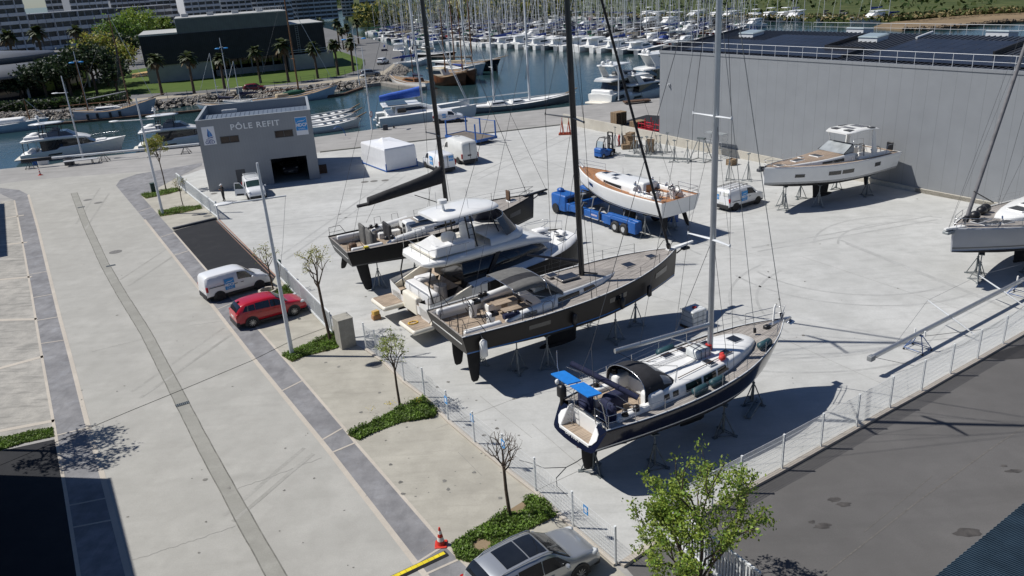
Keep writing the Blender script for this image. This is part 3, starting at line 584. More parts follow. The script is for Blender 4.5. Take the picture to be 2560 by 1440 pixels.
def car(name, label, loc, rz, S, paint, group=None, cat='car'):
    root = empty(name, loc, rz, label, cat, group)
    L, W = S['L'], S['W']; top, belt = S['top'], S['belt']; zl = S.get('zl', .24); wr0 = S.get('wr', .70)
    def ring(x):
        u = abs(x)/(L/2); wh_ = W/2*(1-S.get('tap', .16)*u**5-.02*u)
        zt, zb = sinterp(top, x), sinterp(belt, x); zb = min(zb, zt-.03)
        k = max(0, min(1, (zt-zb)/S.get('cab', .5))); wr = wh_*lerp(.93, wr0+.08, k); zc = lerp(zb, zt, lerp(.72, .90, k))
        zm = lerp(zl, zb, .62)
        return [(wh_*.84, zl), (wh_*.97, lerp(zl, zm, .35)), (wh_, zm), (wh_*.975, zb), (wr, zc), (wr*.86, lerp(zc, zt, .62)), (wr*.45, lerp(zc, zt, .93)), (0, zt)]
    xs = S['xs']; rings = []
    for x in xs:
        h = ring(x); rings.append([(x, -y, z) for y, z in h]+[(x, y, z) for y, z in h[-2::-1]])
    n = len(rings[0]); b = MB()
    b.loft(rings, closed=True, mf=lambda i, j: 1 if j in (0, n-2, n-1) else 0)
    body = b.build('body', [paint, PLAS], root)
    def surf(x, side, t, off):
        h = ring(x); pts = h[3:]; seg = [math.hypot(pts[i+1][0]-pts[i][0], pts[i+1][1]-pts[i][1]) for i in range(4)]
        if t <= 1: y, z = lerp(pts[0][0], pts[1][0], t), lerp(pts[0][1], pts[1][1], t)
        else:
            i = min(int(t), 3); y, z = lerp(pts[i][0], pts[i+1][0], t-i), lerp(pts[i][1], pts[i+1][1], t-i)
        return Vector((x, side*(y+off[1]), z+off[2])) + Vector((off[0], 0, 0))
    for x0, x1, t0, t1, bt in S.get('side', []):
        for sd in (-1, 1):
            g = MB(); N = 6; lo = []; hi = []
            for i in range(N+1):
                x = lerp(x0, x1, i/N); lo.append(surf(x, sd, t0, (0,.012,.004))); hi.append(surf(lerp(x0+bt[0], x1+bt[1], i/N), sd, t1, (0,.012,.004)))
            g.add(lo+hi, [(i, i+1, N+2+i, N+1+i) for i in range(N)], 0, True); g.build('side_window', GLASS, root)
    def across(nm, x0, x1, tm, off, m_, yk=1.0, steps=5):
        g = MB(); rr = []
        for i in range(steps+1):
            x = lerp(x0, x1, i/steps); tt = [tm+(4-tm)*k/5 for k in range(6)]
            row = [surf(x, -1, t, off) for t in tt]+[surf(x, 1, t, off) for t in tt[-2::-1]]; rr.append([(p.x, p.y*yk, p.z) for p in row])
        g.loft(rr, closed=False, cap0=False, cap1=False); return g.build(nm, m_, root)
    if 'wind' in S: across('windscreen', S['wind'][0], S['wind'][1], S['wind'][2], (.01,0,.016), GLASS if not S.get('green') else GLASSG)
    if 'rearw' in S: across('rear_window', S['rearw'][0], S['rearw'][1], S['rearw'][2], (-.012,0,.012), GLASS)
    if 'roofglass' in S:
        for a, c in S['roofglass']: across('sunroof', a, c, 2.35, (0,0,.012), GLASS)
    r = S['r']; wb = S['wb']; x0 = S.get('wx', 0); yw = W/2-.10
    for sx in (1, -1):
        for sy in (-1, 1):
            x = x0+sx*wb/2; g = MB(); g.T = Matrix.Translation((x, sy*(W/2-.085), r)) @ Matrix.Rotation(pi/2, 4, 'X')
            ra = r*1.2; pts = [(ra*cos(pi*k/14-.12*(1 if k == 0 else -1 if k == 14 else 0)), ra*sin(pi*k/14)) for k in range(15)]+[(-ra, -r*.35), (ra, -r*.35)]
            g.prism(pts, -.094, .094); g.build('wheel_arch', PLAS, root)
            wheel('wheel', root, x, sy*(W/2-.10), r, .235, S.get('spokes', True), S.get('rim', RIMM))
    f = L/2
    for sy in (-1, 1):
        h = S['head']; g = MB(); g.ell((f-h[0], sy*(W/2-h[1]), h[2]), (.24,.17,.085), 8, 5); g.build('headlight', LAMPG, root)
        h = S['tail']; g = MB(); g.rbox(-f+h[0]-.04, -f+h[0]+.10, sy*(W/2-h[1])-.08, sy*(W/2-h[1])+.08, h[2]-h[3], h[2]+h[3], .03); g.build('tail_light', LAMPR, root)
        h = S['mir']; g = MB(); g.ell((h[0], sy*(W/2+.10), h[1]), (.09,.12,.085), 8, 5); g.build('mirror', S.get('mirm', paint), root)
    g = MB(); g.bx(f-.03, f+.012, -.26, .26, zl+.12, zl+.24); g.build('number_plate', PLATE, root)
    g = MB(); g.bx(-f-.012, -f+.03, -.26, .26, S.get('pz', .75), S.get('pz', .75)+.11); g.build('number_plate', PLATE, root)
    g = MB(); g.rbox(-f-.04, -f+.22, -W/2*.86, W/2*.86, zl, zl+S.get('bump', .3), .07); g.build('bumper', PLAS, root)
    g = MB(); g.rbox(f-.24, f+.03, -W/2*.82, W/2*.82, zl-.02, zl+S.get('bump', .3)*.7, .07); g.build('bumper', PLAS, root)
    g = MB(); g.bx(-wb/2+r*1.3+x0, wb/2-r*1.3+x0, -W/2-.012, W/2+.012, zl+.02, zl+S.get('sill', .14)); g.build('sill_trim', PLAS, root)
    for x in S.get('handles', []):
        for sy in (-1, 1): MB().bx(x-.1, x+.1, sy*(W/2+.004)-.015, sy*(W/2+.004)+.015, S['hz'], S['hz']+.035).build('handle', PLAS if paint is PAINT_W else paint, root)
    return root
SUVX = [-2.22,-2.17,-2.1,-1.95,-1.75,-1.4,-1.0,-.5,0,.3,.45,.7,.9,1.05,1.2,1.5,1.85,2.05,2.17,2.22]
SUV = dict(L=4.45, W=1.84, wb=2.65, r=.35, xs=SUVX, top=[(-2.23,.82),(-2.15,1.10),(-2.0,1.33),(-1.72,1.53),(-1.2,1.60),(-.3,1.62),(.30,1.56),(.7,1.32),(1.12,1.04),(1.6,.97),(1.95,.88),(2.15,.75),(2.23,.58)],
  belt=[(-2.23,.80),(-2.0,1.04),(-1.4,1.06),(0,1.0),(1.1,.95),(1.8,.84),(2.1,.70),(2.23,.56)], wind=(.36,1.06,1.35), rearw=(-2.13,-1.80,1.3), side=[(-1.78,-1.02,.10,.80,(.22,.0)),(-.98,-.10,.08,.86,(0,0)),(-.06,.98,.07,.84,(0,-.42))],
  head=(.28,.22,.80), tail=(.08,.16,.98,.07), mir=(.78,1.06), handles=(-.75,.2), hz=.86, pz=.72)
rc = (G(635,818)+G(735,789))/2; a_ = R_(33)
car('parked_car', 'red crossover car parked on the bay behind the tall white pole', rc+Vector((-sin(a_), cos(a_), 0))*.80, a_, SUV, PAINT_R, 'parked cars')
kid = [o for o in bpy.data.objects if o.name.startswith('parked_car')][0]
MB().ell((-1.75,0,1.55),(.10,.03,.07),8,5).build('roof_aerial', PLAS, kid)
S2 = dict(SUV); S2.update(L=4.66, W=1.84, xs=[x*1.047 for x in SUVX], top=[(x*1.047, z*1.04) for x, z in SUV['top']], belt=[(x*1.047, z*1.02) for x, z in SUV['belt']], roofglass=((-1.25,-.42),(-.38,.30)), wb=2.70)
a_ = R_(32); g = G(1448,1452)
cs = g-Vector((cos(a_), sin(a_), 0))*1.35+Vector((-sin(a_), cos(a_), 0))*.82
kid = car('parked_car', 'silver crossover car with a black glass roof at the bottom edge', cs, a_, S2, PAINT_S, 'parked cars')
for sy in (-1, 1): MB().tube([(-1.7,sy*.60,1.58),(-1.4,sy*.63,1.68),(-.3,sy*.66,1.71),(.3,sy*.66,1.66),(.42,sy*.66,1.58)], .022, 6).build('roof_rail', ALU, kid)
VANX = [-2.2,-2.18,-2.14,-2.02,-1.8,-1.2,-.6,0,.3,.6,.85,1.05,1.25,1.4,1.7,1.95,2.12,2.2]
VAN = dict(L=4.40, W=1.83, wb=2.75, r=.325, xs=VANX, top=[(-2.21,.9),(-2.17,1.5),(-2.08,1.74),(-1.8,1.81),(-.6,1.84),(.2,1.82),(.62,1.70),(1.30,1.20),(1.75,1.07),(2.02,.94),(2.15,.78),(2.21,.6)],
  belt=[(-2.21,.86),(-2.0,1.12),(-.5,1.14),(.4,1.10),(1.3,1.02),(1.8,.90),(2.1,.74),(2.21,.57)], wind=(.60,1.24,1.30), side=[(.0,1.05,.06,.84,(0,-.42))], head=(.26,.22,.84), tail=(.05,.10,.95,.16), mir=(.98,1.12), handles=(-.18,.25), hz=.92,
  spokes=False, rim=RIMD, tap=.10, wr=.78, cab=.6, pz=.62, sill=.17, bump=.34)
def badge(root, x, z, s, W=1.83, sides=(-1,)):
    for sd in sides:
        M = Matrix.Translation((x, sd*(W/2+.014), z)) @ Matrix.Rotation(0 if sd < 0 else pi, 4, 'Z')
        mdcp(root, s, s*1.12, M)
rc = (G(555,752)+G(647,722))/2; a_ = R_(37)
vx = car('parked_van', 'white panel van with blue badge parked by the fresh tarmac entrance', rc+Vector((-sin(a_), cos(a_), 0))*.80, a_, VAN, PAINT_W, 'white vans', 'van')
badge(vx, -.62, 1.02, .66)
MB().bx(-2.0,-.72,-.935,-.918,1.02,1.06).build('sliding_rail', PLAS, vx)
def roof_rack(root, x0, x1, z, w_, m_, n=5):
    b = MB()
    for sy in (-1, 1): b.tube([(x0,sy*w_,z+.12),(x1,sy*w_,z+.12)], .022, 5)
    for k in range(n): x = lerp(x0+.1, x1-.1, k/(n-1)); b.tube([(x,-w_,z),(x,-w_,z+.14),(x,w_,z+.14),(x,w_,z)], .02, 5)
    b.build('roof_rack', m_, root)
rc = (G(1840,526)+G(1890,509.5))/2; a_ = R_(34)
v3 = car('parked_van', 'white van with black roof rack parked between the hoist and the wall', rc+Vector((-sin(a_), cos(a_), 0))*.80, a_, dict(VAN, rim=RIMM, r=.31), PAINT_W, 'white vans', 'van')
badge(v3, -.42, 1.08, .72); roof_rack(v3, -2.05, .3, 1.80, .62, PLAS, 6)
MB().bx(-1.9,-.72,-.935,-.918,.80,.84).build('sliding_rail', PLAS, v3)
mdcp(v3, .34, .42, Matrix.Translation((-2.215,.42,1.15)) @ Matrix.Rotation(-pi/2, 4, 'Z'))
for sy in (-1, 1): MB().bx(-2.215,-2.17,sy*.42-.28,sy*.42+.28,1.32,1.60).build('rear_window', PAINT_WD, v3)
rc = (G(1097,309)+G(1146,305.5))/2; a_ = R_(2)
v4 = car('parked_van', 'white van parked on the quay in front of the catamaran', rc+Vector((-sin(a_), cos(a_), 0))*.80, a_, dict(VAN, r=.31), PAINT_W, 'white vans', 'van')
badge(v4, -.55, 1.05, .5)
# van with its door open and a roof rack, by the office
a_ = R_(-66); fc = (G(623.8,501)+G(662,491))/2
v5 = car('parked_van', 'white van with its front door open beside the office building', fc-Vector((cos(a_), sin(a_), 0))*1.35, a_, dict(VAN, green=True, rim=RIMM), PAINT_W, 'white vans', 'van')
roof_rack(v5, -2.0, .35, 1.82, .64, ALUW, 7)
dr = MB(); dr.T = Matrix.Translation((1.05,-.93,0)) @ Matrix.Rotation(R_(70), 4, 'Z')
dr.hexa([(-1.05,-.03,.42),(0,-.03,.42),(0,.03,.42),(-1.05,.03,.42),(-1.05,-.03,1.12),(0,-.03,1.08),(0,.03,1.08),(-1.05,.03,1.12)])
for p, q in (((-1.03,0,1.1),(-.98,.08,1.70)),((-.98,.08,1.70),(-.5,.08,1.68)),((-.5,.08,1.68),(-.02,0,1.08))): dr.tube([p, q], .035, 5)
do = dr.build('front_door', PAINT_W, v5)
dr2 = MB(); dr2.T = dr.T; dr2.poly([(-.99,.03,1.12),(-.05,.03,1.10),(-.5,.06,1.64),(-.94,.07,1.66)]); dr2.build('pane', GLASSG, do)
dr2 = MB(); dr2.T = dr.T; dr2.bx(-.9,-.2,-.05,-.032,.45,.62); dr2.build('door_trim', PLAS, do)
BVX = [-2.5,-2.48,-2.4,-2.2,-1.5,-.5,.3,.8,1.1,1.4,1.7,1.9,2.1,2.35,2.5]
TRAF = dict(VAN, L=5.0, W=1.95, wb=3.1, r=.33, xs=BVX, top=[(-2.51,1.0),(-2.47,1.7),(-2.35,1.93),(-2.0,1.97),(0,1.98),(.7,1.95),(1.1,1.82),(1.8,1.28),(2.2,1.1),(2.42,.9),(2.51,.6)], belt=[(-2.51,.96),(-2.3,1.2),(0,1.2),(1,1.16),(1.8,1.06),(2.3,.85),(2.51,.57)],
  wind=(1.12,1.78,1.30), side=[(.55,1.55,.06,.84,(0,-.4))], tail=(.04,.06,1.05,.30), mir=(1.55,1.2), handles=(), wr=.82)
a_ = R_(117); rc = (G(1097,432)+G(1129,425))/2
v6 = car('parked_van', 'white panel van with blue badges in front of the taller van', rc+Vector((cos(a_), sin(a_), 0))*1.6, a_, TRAF, PAINT_W, 'white vans', 'van')
badge(v6, -.3, 1.15, .8, 1.95, (1,))
mdcp(v6, .5, .56, Matrix.Translation((-2.515,-.42,1.52)) @ Matrix.Rotation(-pi/2, 4, 'Z'))
MB().bx(-2.525,-2.44,.86,.95,.55,1.85).bx(-2.525,-2.44,-.02,.02,.6,1.85).build('door_seal', PLAS, v6)
BIG = dict(TRAF, L=6.0, W=2.05, wb=3.6, r=.36, xs=[x*1.2 for x in BVX], top=[(-3.01,1.2),(-2.97,2.2),(-2.85,2.52),(-2.4,2.60),(0,2.62),(1.0,2.58),(1.4,2.36),(2.2,1.5),(2.6,1.25),(2.9,1.0),(3.01,.6)], belt=[(x*1.2, z*1.2) for x, z in TRAF['belt']], wind=(1.45,2.15,1.3), side=[(.9,1.95,.05,.62,(0,-.3))], tail=(.04,.06,1.0,.26), mir=(1.95,1.5), cab=.9, wr=.86)
a_ = R_(116); rc = (G(1147,412)+G(1189,403))/2
v7 = car('parked_van', 'tall white high roof van seen from behind near the blue trailer', rc+Vector((cos(a_), sin(a_), 0))*2.0, a_, BIG, PAINT_WD, 'white vans', 'van')
MB().bx(-3.02,-2.95,-.02,.02,.7,2.4).bx(-3.02,-2.95,-.9,.9,.52,.60).build('door_seal', PLAS, v7); MB().bx(-3.022,-2.96,-.12,.30,.98,1.14).build('rear_badge', PLAS, v7)
MB().rbox(.2,.9,-.35,.35,2.59,2.66,.05).build('roof_hatch', GREYL, v7)
car('parked_car', 'dark car standing inside the open garage of the office', BO+Matrix.Rotation(BAZ, 3, 'Z') @ Vector((8.4,5.6,.03)), BAZ-pi/2, SUV, PAINT_D, 'parked cars')
MB
g0 = G(638,228); car('parked_car', 'dark red car on the far road below the black hall', g0, R_(12), SUV, mat('maroon_paint', (.16,.008,.012), .3, .05, coat=.6), 'parked cars')
car('parked_car', 'grey hatchback parked at the bend of the far road', G(926,191), R_(15), SUV, mat('pewter_paint', (.22,.23,.24), .3, .05, metal=.4, coat=.6), 'parked cars')
car('parked_car', 'small white car driving between the palm shadows', G(958,160), R_(75), SUV, PAINT_W, 'parked cars')
# ---------------------------------------------------------------- person by the office
def skinned(name, verts, edges, radii, m_, parent, root=0, sub=1):
    me = bpy.data.meshes.new(name); me.from_pydata(verts, edges, []); o = bpy.data.objects.new(name, me); COL.objects.link(o)
    o.modifiers.new('skin', 'SKIN'); sv = me.skin_vertices[0].data
    for i, r in enumerate(radii): sv[i].radius = (r if isinstance(r, tuple) else (r, r)); sv[i].use_root = (i == root)
    s = o.modifiers.new('sub', 'SUBSURF'); s.levels = sub; s.render_levels = sub
    bpy.context.view_layer.update()
    me2 = bpy.data.meshes.new_from_object(o.evaluated_get(bpy.context.evaluated_depsgraph_get())); bpy.data.objects.remove(o)
    me2.materials.clear()
    for q in (m_ if isinstance(m_, list) else [m_]): me2.materials.append(q)
    for p in me2.polygons: p.use_smooth = True
    o2 = bpy.data.objects.new(name, me2); COL.objects.link(o2)
    if parent: o2.parent = parent
    return o2
SKIN = mat('skin', (.42,.24,.16), .55, .08, 6); CLOTH = mat('charcoal_work_clothes', (.028,.028,.03), .9, .3, 12)
pr = empty('person', G(561,503), R_(-120), 'person in dark work clothes and a white cap with hands raised to the chest', 'person')
V = [(0,0,.92),(0,0,1.15),(0,0,1.40),(0,0,1.50),(.02,0,1.60),(.03,0,1.72), (0,.10,.88),(.05,.12,.48),(0,.13,.07),(.16,.14,.04), (0,-.10,.88),(-.02,-.12,.48),(-.06,-.13,.07),(.10,-.14,.04), (0,.20,1.40),(.10,.26,1.14),(.30,.12,1.24), (0,-.20,1.40),(.12,-.26,1.14),(.30,-.08,1.26)]
Eg = [(0,1),(1,2),(2,3),(3,4),(4,5),(0,6),(6,7),(7,8),(8,9),(0,10),(10,11),(11,12),(12,13),(2,14),(14,15),(15,16),(2,17),(17,18),(18,19)]
Rd = [(.12,.16),(.11,.15),(.12,.17),.055,.085,.075,.10,.07,.05,.045,.10,.07,.05,.045,.07,.05,.038,.07,.05,.038]
bd = skinned('body', V, Eg, Rd, [CLOTH, SKIN, RUBBER], pr, 0, 2)
for p in bd.data.polygons:
    c = p.center
    p.material_index = 1 if (c.z > 1.49 or (c.x > .25 and c.z > 1.1)) else 2 if c.z < .10 else 0
MB().ell((.025,0,1.70),(.115,.105,.085),10,6).rbox(.06,.24,-.08,.08,1.66,1.685,.04).build('cap', WHITE2, pr)
b = MB()
for sy, x in ((1,.30),(-1,.30)):
    for k in range(4): b.tube([(x,sy*.09+.0-.018*k*sy,1.25+.012*k),(x+.06,sy*.07-.018*k*sy,1.27+.012*k),(x+.085,sy*.05-.016*k*sy,1.25+.012*k)], [.011,.010,.007], 5)
    b.tube([(x-.01,sy*.10,1.27),(x+.03,sy*.11,1.32)], [.013,.009], 5)
b.build('hand', SKIN, pr)
# ================================================================ POLES, LAMPS
def lamp_post(base, top, label, disc=None, dist_az=None, arm=(1.6,1.3), armh=None, r=.11, m_=ALUW, group='white lamp posts'):
    h = HT(base, top); o = empty('lamp_post', G(*base), 0 if dist_az is None else dist_az, label, 'lamp post', group)
    b = MB(); b.tube([(0,0,0),(0,0,.02)], .2, 10); b.tube([(0,0,0),(0,0,h*.5),(0,0,h)], [r, r*.8, r*.5], 10); b.build('pole', m_, o)
    if armh:
        MB().tube([(-arm[0],0,armh),(arm[1],0,armh)], .045, 6).build('arm', m_, o)
        b = MB(); b.ell((-arm[0]-.25,0,armh+.02), (.5,.30,.075), 14, 6); b.build('lamp_head', WHITE, o)
    return o
pa = lamp_post((731,890),(643.6,407), 'tall white pole with a round lamp arm beside the red car', None, R_(17), (1.75,1.15), 9.15, .13)
MB().tube([(1.1,0,9.1),(.55,-.1,6.6),(.05,-.1,4.7)], .008, 4).build('cord', GREYM, pa)
lamp_post((407,535),(339.5,245), 'white lamp post standing in the grass strip before the small round tree', None, R_(0), (2.2,1.2), 8.95, .13)
lamp_post((208,397),(154,190), 'white lamp post at the quay edge beside the left motor yacht', None, R_(0), (1.1,.3), 8.6, .12)
p4 = lamp_post((930,324),(906,118), 'white quay post with a round speed sign', None, R_(70), (.5,.1), 7.6, .11)
b = MB(); b.cyl((-.02,-.16,2.15),(-.02,-.13,2.15), .42, n=18); b.build('sign', WHITE2, p4)
b = MB(); b.T = Matrix.Translation((-.02,-.165,2.15)) @ Matrix.Rotation(pi/2, 4, 'X')
b.loft([[(r*cos(2*pi*j/18), r*sin(2*pi*j/18), 0) for j in range(18)] for r in (.31,.42)], cap0=False, cap1=False, sm=False); b.build('sign_ring', REDP, p4)
lamp_post((1547,250),(1547,89), 'slender white post on the quay by the white motor yachts', None, 0, (.1,.1), None, .11)
o = lamp_post((899,212),(882.5,66), 'double armed street lamp with blue heads at the end of the promenade', None, 0, (1,1), None, .10, ALUW, 'street lamps with blue heads')
def twin(o, z, w_):
    MB().tube([(-w_,0,z-.15),(-w_*.5,0,z+.12),(0,0,z)], .05, 6).tube([(w_,0,z-.15),(w_*.5,0,z+.12),(0,0,z)], .05, 6).build('arm', ALUW, o)
    for s in (-1, 1): MB().ell((s*(w_+.3),0,z-.16), (.55,.3,.16), 10, 6).build('lamp_head', SIGNB, o)
twin(o, 9.2, 1.7)
for (bb, tt, lb) in (((220,271),(183,128),'street lamp with blue heads rising behind the grey ketch'), ((574,229),(547,95),'street lamp with blue heads rising behind the moored blue sloop')):
    o = lamp_post(bb, tt, lb, None, R_(15), (1,1), None, .12, ALUW, 'street lamps with blue heads'); twin(o, HT(bb, tt)-1.9, .5)
# ================================================================ FENCES
FENW = mat('fence_white_paint', (.68,.70,.70), .5, .06, 6)
def mesh_panel(L, h, z0=.08, dx=.10, dz=.2, r=.0035):
    b = MB(); n = int(L/dx)
    for k in range(n+1):
        x = k*L/n; b.hexa([(x-r,-r,z0),(x+r,-r,z0),(x+r,r,z0),(x-r,r,z0),(x-r,-r,z0+h),(x+r,-r,z0+h),(x+r,r,z0+h),(x-r,r,z0+h)])
    m_ = int(h/dz)
    for k in range(m_+1):
        z = z0+k*h/m_; rr = r*1.2
        b.hexa([(0,-rr-.006,z-rr),(L,-rr-.006,z-rr),(L,rr-.006,z-rr),(0,rr-.006,z-rr),(0,-rr-.006,z+rr),(L,-rr-.006,z+rr),(L,rr-.006,z+rr),(0,rr-.006,z+rr)])
    return b
def wire_fence(name, label, pts, h, z0, r=.0035, group='welded mesh fences', dx=.1, post=.034, ph=None):
    root = empty(name, (pts[0][0], pts[0][1], 0), 0, label, 'fence', group); first = None; fp = None
    for i, p in enumerate(pts):
        loc = (p[0]-pts[0][0], p[1]-pts[0][1], 0)
        if fp is None: fp = MB().bx(-post,post,-post,post,0,(ph or h+.18)).bx(-post-.006,post+.006,-post-.006,post+.006,(ph or h+.18),(ph or h+.18)+.02).build('post', FENW, root, loc, R_(31)); o = fp
        else: o = fp.copy(); COL.objects.link(o); o.parent = root; o.location = loc
        if i+1 < len(pts):
            q = pts[i+1]; L = math.hypot(q[0]-p[0], q[1]-p[1]); a = math.atan2(q[1]-p[1], q[0]-p[0])
            if first is None: first = mesh_panel(2.47, h, z0, dx, .2, r).build('mesh_panel', FENW, root); o = first
            else: o = first.copy(); COL.objects.link(o); o.parent = root
            o.location = (loc[0], loc[1], 0); o.rotation_euler.z = a; o.scale = (L/2.47, 1, 1)
            o.location.x += .04*cos(a+pi/2); o.location.y += .04*sin(a+pi/2)
    return root
fr = [(7.0,24.38)]+pxp([(1850,1232),(1954,1176),(2051,1121),(2140,1071),(2223,1024),(2302,981),(2374,939),(2442,901),(2506,864)])
d = Vector((2.09,1.34)); e = Vector(fr[-1])
fr = [(5.2,23.25)]+fr+[(e.x+d.x*k, e.y+d.y*k) for k in range(1, 7)]
wire_fence('wire_fence', 'white welded mesh fence between the boatyard and the asphalt road', fr, 1.5, .14, .0042, dx=.065)
fl_ = pxp([(1539,1412),(1433,1320),(1340,1231),(1260,1169),(1187,1109),(1121,1053),(1062,993),(1011,955),(962,907),(943,893),(916,873)])
fwl = wire_fence('wire_fence', 'pale welded mesh fence between the parking bays and the yard', fl_, 1.45, .12, .0026, dx=.10)
b = MB(); b2 = MB()
for (px, py, zz) in ((1115,1000,1.3),(1180,1045,1.3),(1258,1110,1.25),(1465,1275,1.2)):
    g = G(px, py, zz); q = Vector((g.x-fl_[0][0], g.y-fl_[0][1], 0)); s = MB(); s.T = Matrix.Translation((q.x, q.y, zz)) @ Matrix.Rotation(R_(121), 4, 'Z') @ Matrix.Rotation(pi, 4, 'Z')
    s.bx(-.13,.13,-.02,-.005,-.19,.19); s.bx(-.07,.07,-.024,-.02,-.10,.12,1); so_ = s.build('sign', [SIGNB, PANELW], fwl)
# pillar, sliding gate and gate posts on the left side
p0 = G(856,850); 
pb = empty('gate_pillar', G(875,862), R_(31), 'square grey concrete gate pillar between the sliding gate and the mesh fence', 'pillar')
MB().hexa([(-.62,-.40,0),(.25,-.40,0),(.25,.55,0),(-.62,.55,0),(-.62,-.40,1.75),(.25,-.40,1.75),(.25,.55,1.75),(-.62,.55,1.75)]).build('body', ground_mat('pillar_concrete', (.36,.345,.30), (.24,.23,.20), s1=.8, s2=3, s3=14), pb)
MB().rbox(-.64,.27,-.42,.57,1.75,1.80,.02).build('cap', MATS['pillar_concrete'], pb)
gp, gq = G(832,838), G(694,692)
gt = empty('sliding_gate', gp, AZ(gp, gq), 'white sliding gate of close vertical bars beside the concrete pillar', 'gate')
L = math.hypot(gq.x-gp.x, gq.y-gp.y); b = MB(); b.bx(0,L,-.04,.04,.10,.26); b.bx(0,L,-.035,.035,1.42,1.50)
for x in (0,L*.25,L*.5,L*.75,L-.06): b.bx(x,x+.06,-.03,.03,.26,1.42)
b.build('frame', FENW, gt); n = int(L/.10); b = MB()
for k in range(n): x = .05+k*(L-.1)/n; b.bx(x-.009,x+.009,-.012,.012,.26,1.42)
b.build('bars', FENW, gt)
gp, gq = G(452,470), G(547,548)
g2 = empty('sliding_gate', gq, AZ(gq, gp), 'white barred gate panel standing open near the office', 'gate')
L = math.hypot(gq.x-gp.x, gq.y-gp.y)+1; b = MB(); b.bx(0,L,-.05,.05,.08,.24); b.bx(0,L,-.045,.045,1.40,1.50); b.bx(0,.10,-.06,.06,0,1.62); b.bx(-.14,-.02,-.07,.07,0,1.72)
for x in (L*.25,L*.5,L*.75,L-.06): b.bx(x,x+.06,-.03,.03,.24,1.40)
b.build('frame', FENW, g2); b = MB()
for k in range(int(L/.09)): x = .1+k*.09; b.bx(x-.012,x+.012,-.015,.015,.24,1.40)
b.build('bars', FENW, g2)
# white picket gate behind the leafy tree
gp = Vector((4.9,23.0,0)); gq = Vector((7.0,19.4,0))
g3 = empty('picket_gate', gp, AZ(gp, gq), 'white gate of stout vertical pickets behind the leafy green tree', 'gate')
L = 4.4; b = MB(); b.bx(0,L,-.05,.05,.08,.22); b.bx(0,L,-.04,.04,1.45,1.55); b.bx(-.14,-.01,-.07,.07,0,1.75); b.build('frame', FENW, g3); b = MB()
for k in range(int(L/.13)): x = .08+k*.13; b.bx(x-.03,x+.03,-.02,.02,.22,1.45)
b.build('bars', FENW, g3)
pk = empty('post_box', G(702,700), R_(31), 'green box on a brown timber post beside the sliding gate', 'post box')
MB().bx(-.10,.10,-.08,.08,0,1.05).build('post', mat('brown_post', (.28,.15,.07), .8, .2), pk); MB().rbox(-.22,.22,-.18,.18,1.05,1.5,.05).build('box', mat('green_box', (.02,.06,.04), .5, .2), pk)
# ================================================================ TREES
BARK = mat('bark', (.085,.06,.042), .95, .35, 7, bump=.3)
def leafmat(name, col, var=.35):
    m_ = mat(name, col, .6, var, 1.7, detail=3); nn, ll, bb = NT(m_)
    bb.inputs['Subsurface Weight'].default_value = 0
    tr = nn.new('ShaderNodeBsdfTranslucent'); mx = nn.new('ShaderNodeMixShader'); mx.inputs[0].default_value = .3
    src = bb.inputs['Base Color'].links[0].from_socket; ll.new(src, tr.inputs[0]); ll.new(bb.outputs[0], mx.inputs[1]); ll.new(tr.outputs[0], mx.inputs[2])
    ll.new(mx.outputs[0], nn['Material Output'].inputs['Surface']); return m_
LEAF1 = leafmat('spring_leaf', (.24,.31,.045)); LEAF2 = leafmat('yellow_green_leaf', (.33,.30,.07)); LEAF3 = leafmat('fresh_green_leaf', (.15,.25,.035)); LEAF4 = leafmat('light_leaf', (.30,.33,.11))
PINE = leafmat('pine_needles', (.022,.042,.016)); PALMF = leafmat('palm_frond', (.055,.075,.022)); DGREEN = leafmat('dark_foliage', (.055,.095,.024)); HEDGE = leafmat('hedge_leaf', (.022,.03,.014))
def leaf(b, p, s, rnd, m_=0):
    d = Vector((rnd.gauss(0,1), rnd.gauss(0,1), rnd.gauss(0,.8))); d.normalize(); u = d.cross(Vector((rnd.gauss(0,1), rnd.gauss(0,1), rnd.gauss(0,1)))); u.normalize()
    s = s*rnd.uniform(.6, 1.3); b.add([p-d*s, p+u*s*.55, p+d*s, p-u*s*.55], [(0,1,2,3)], m_)
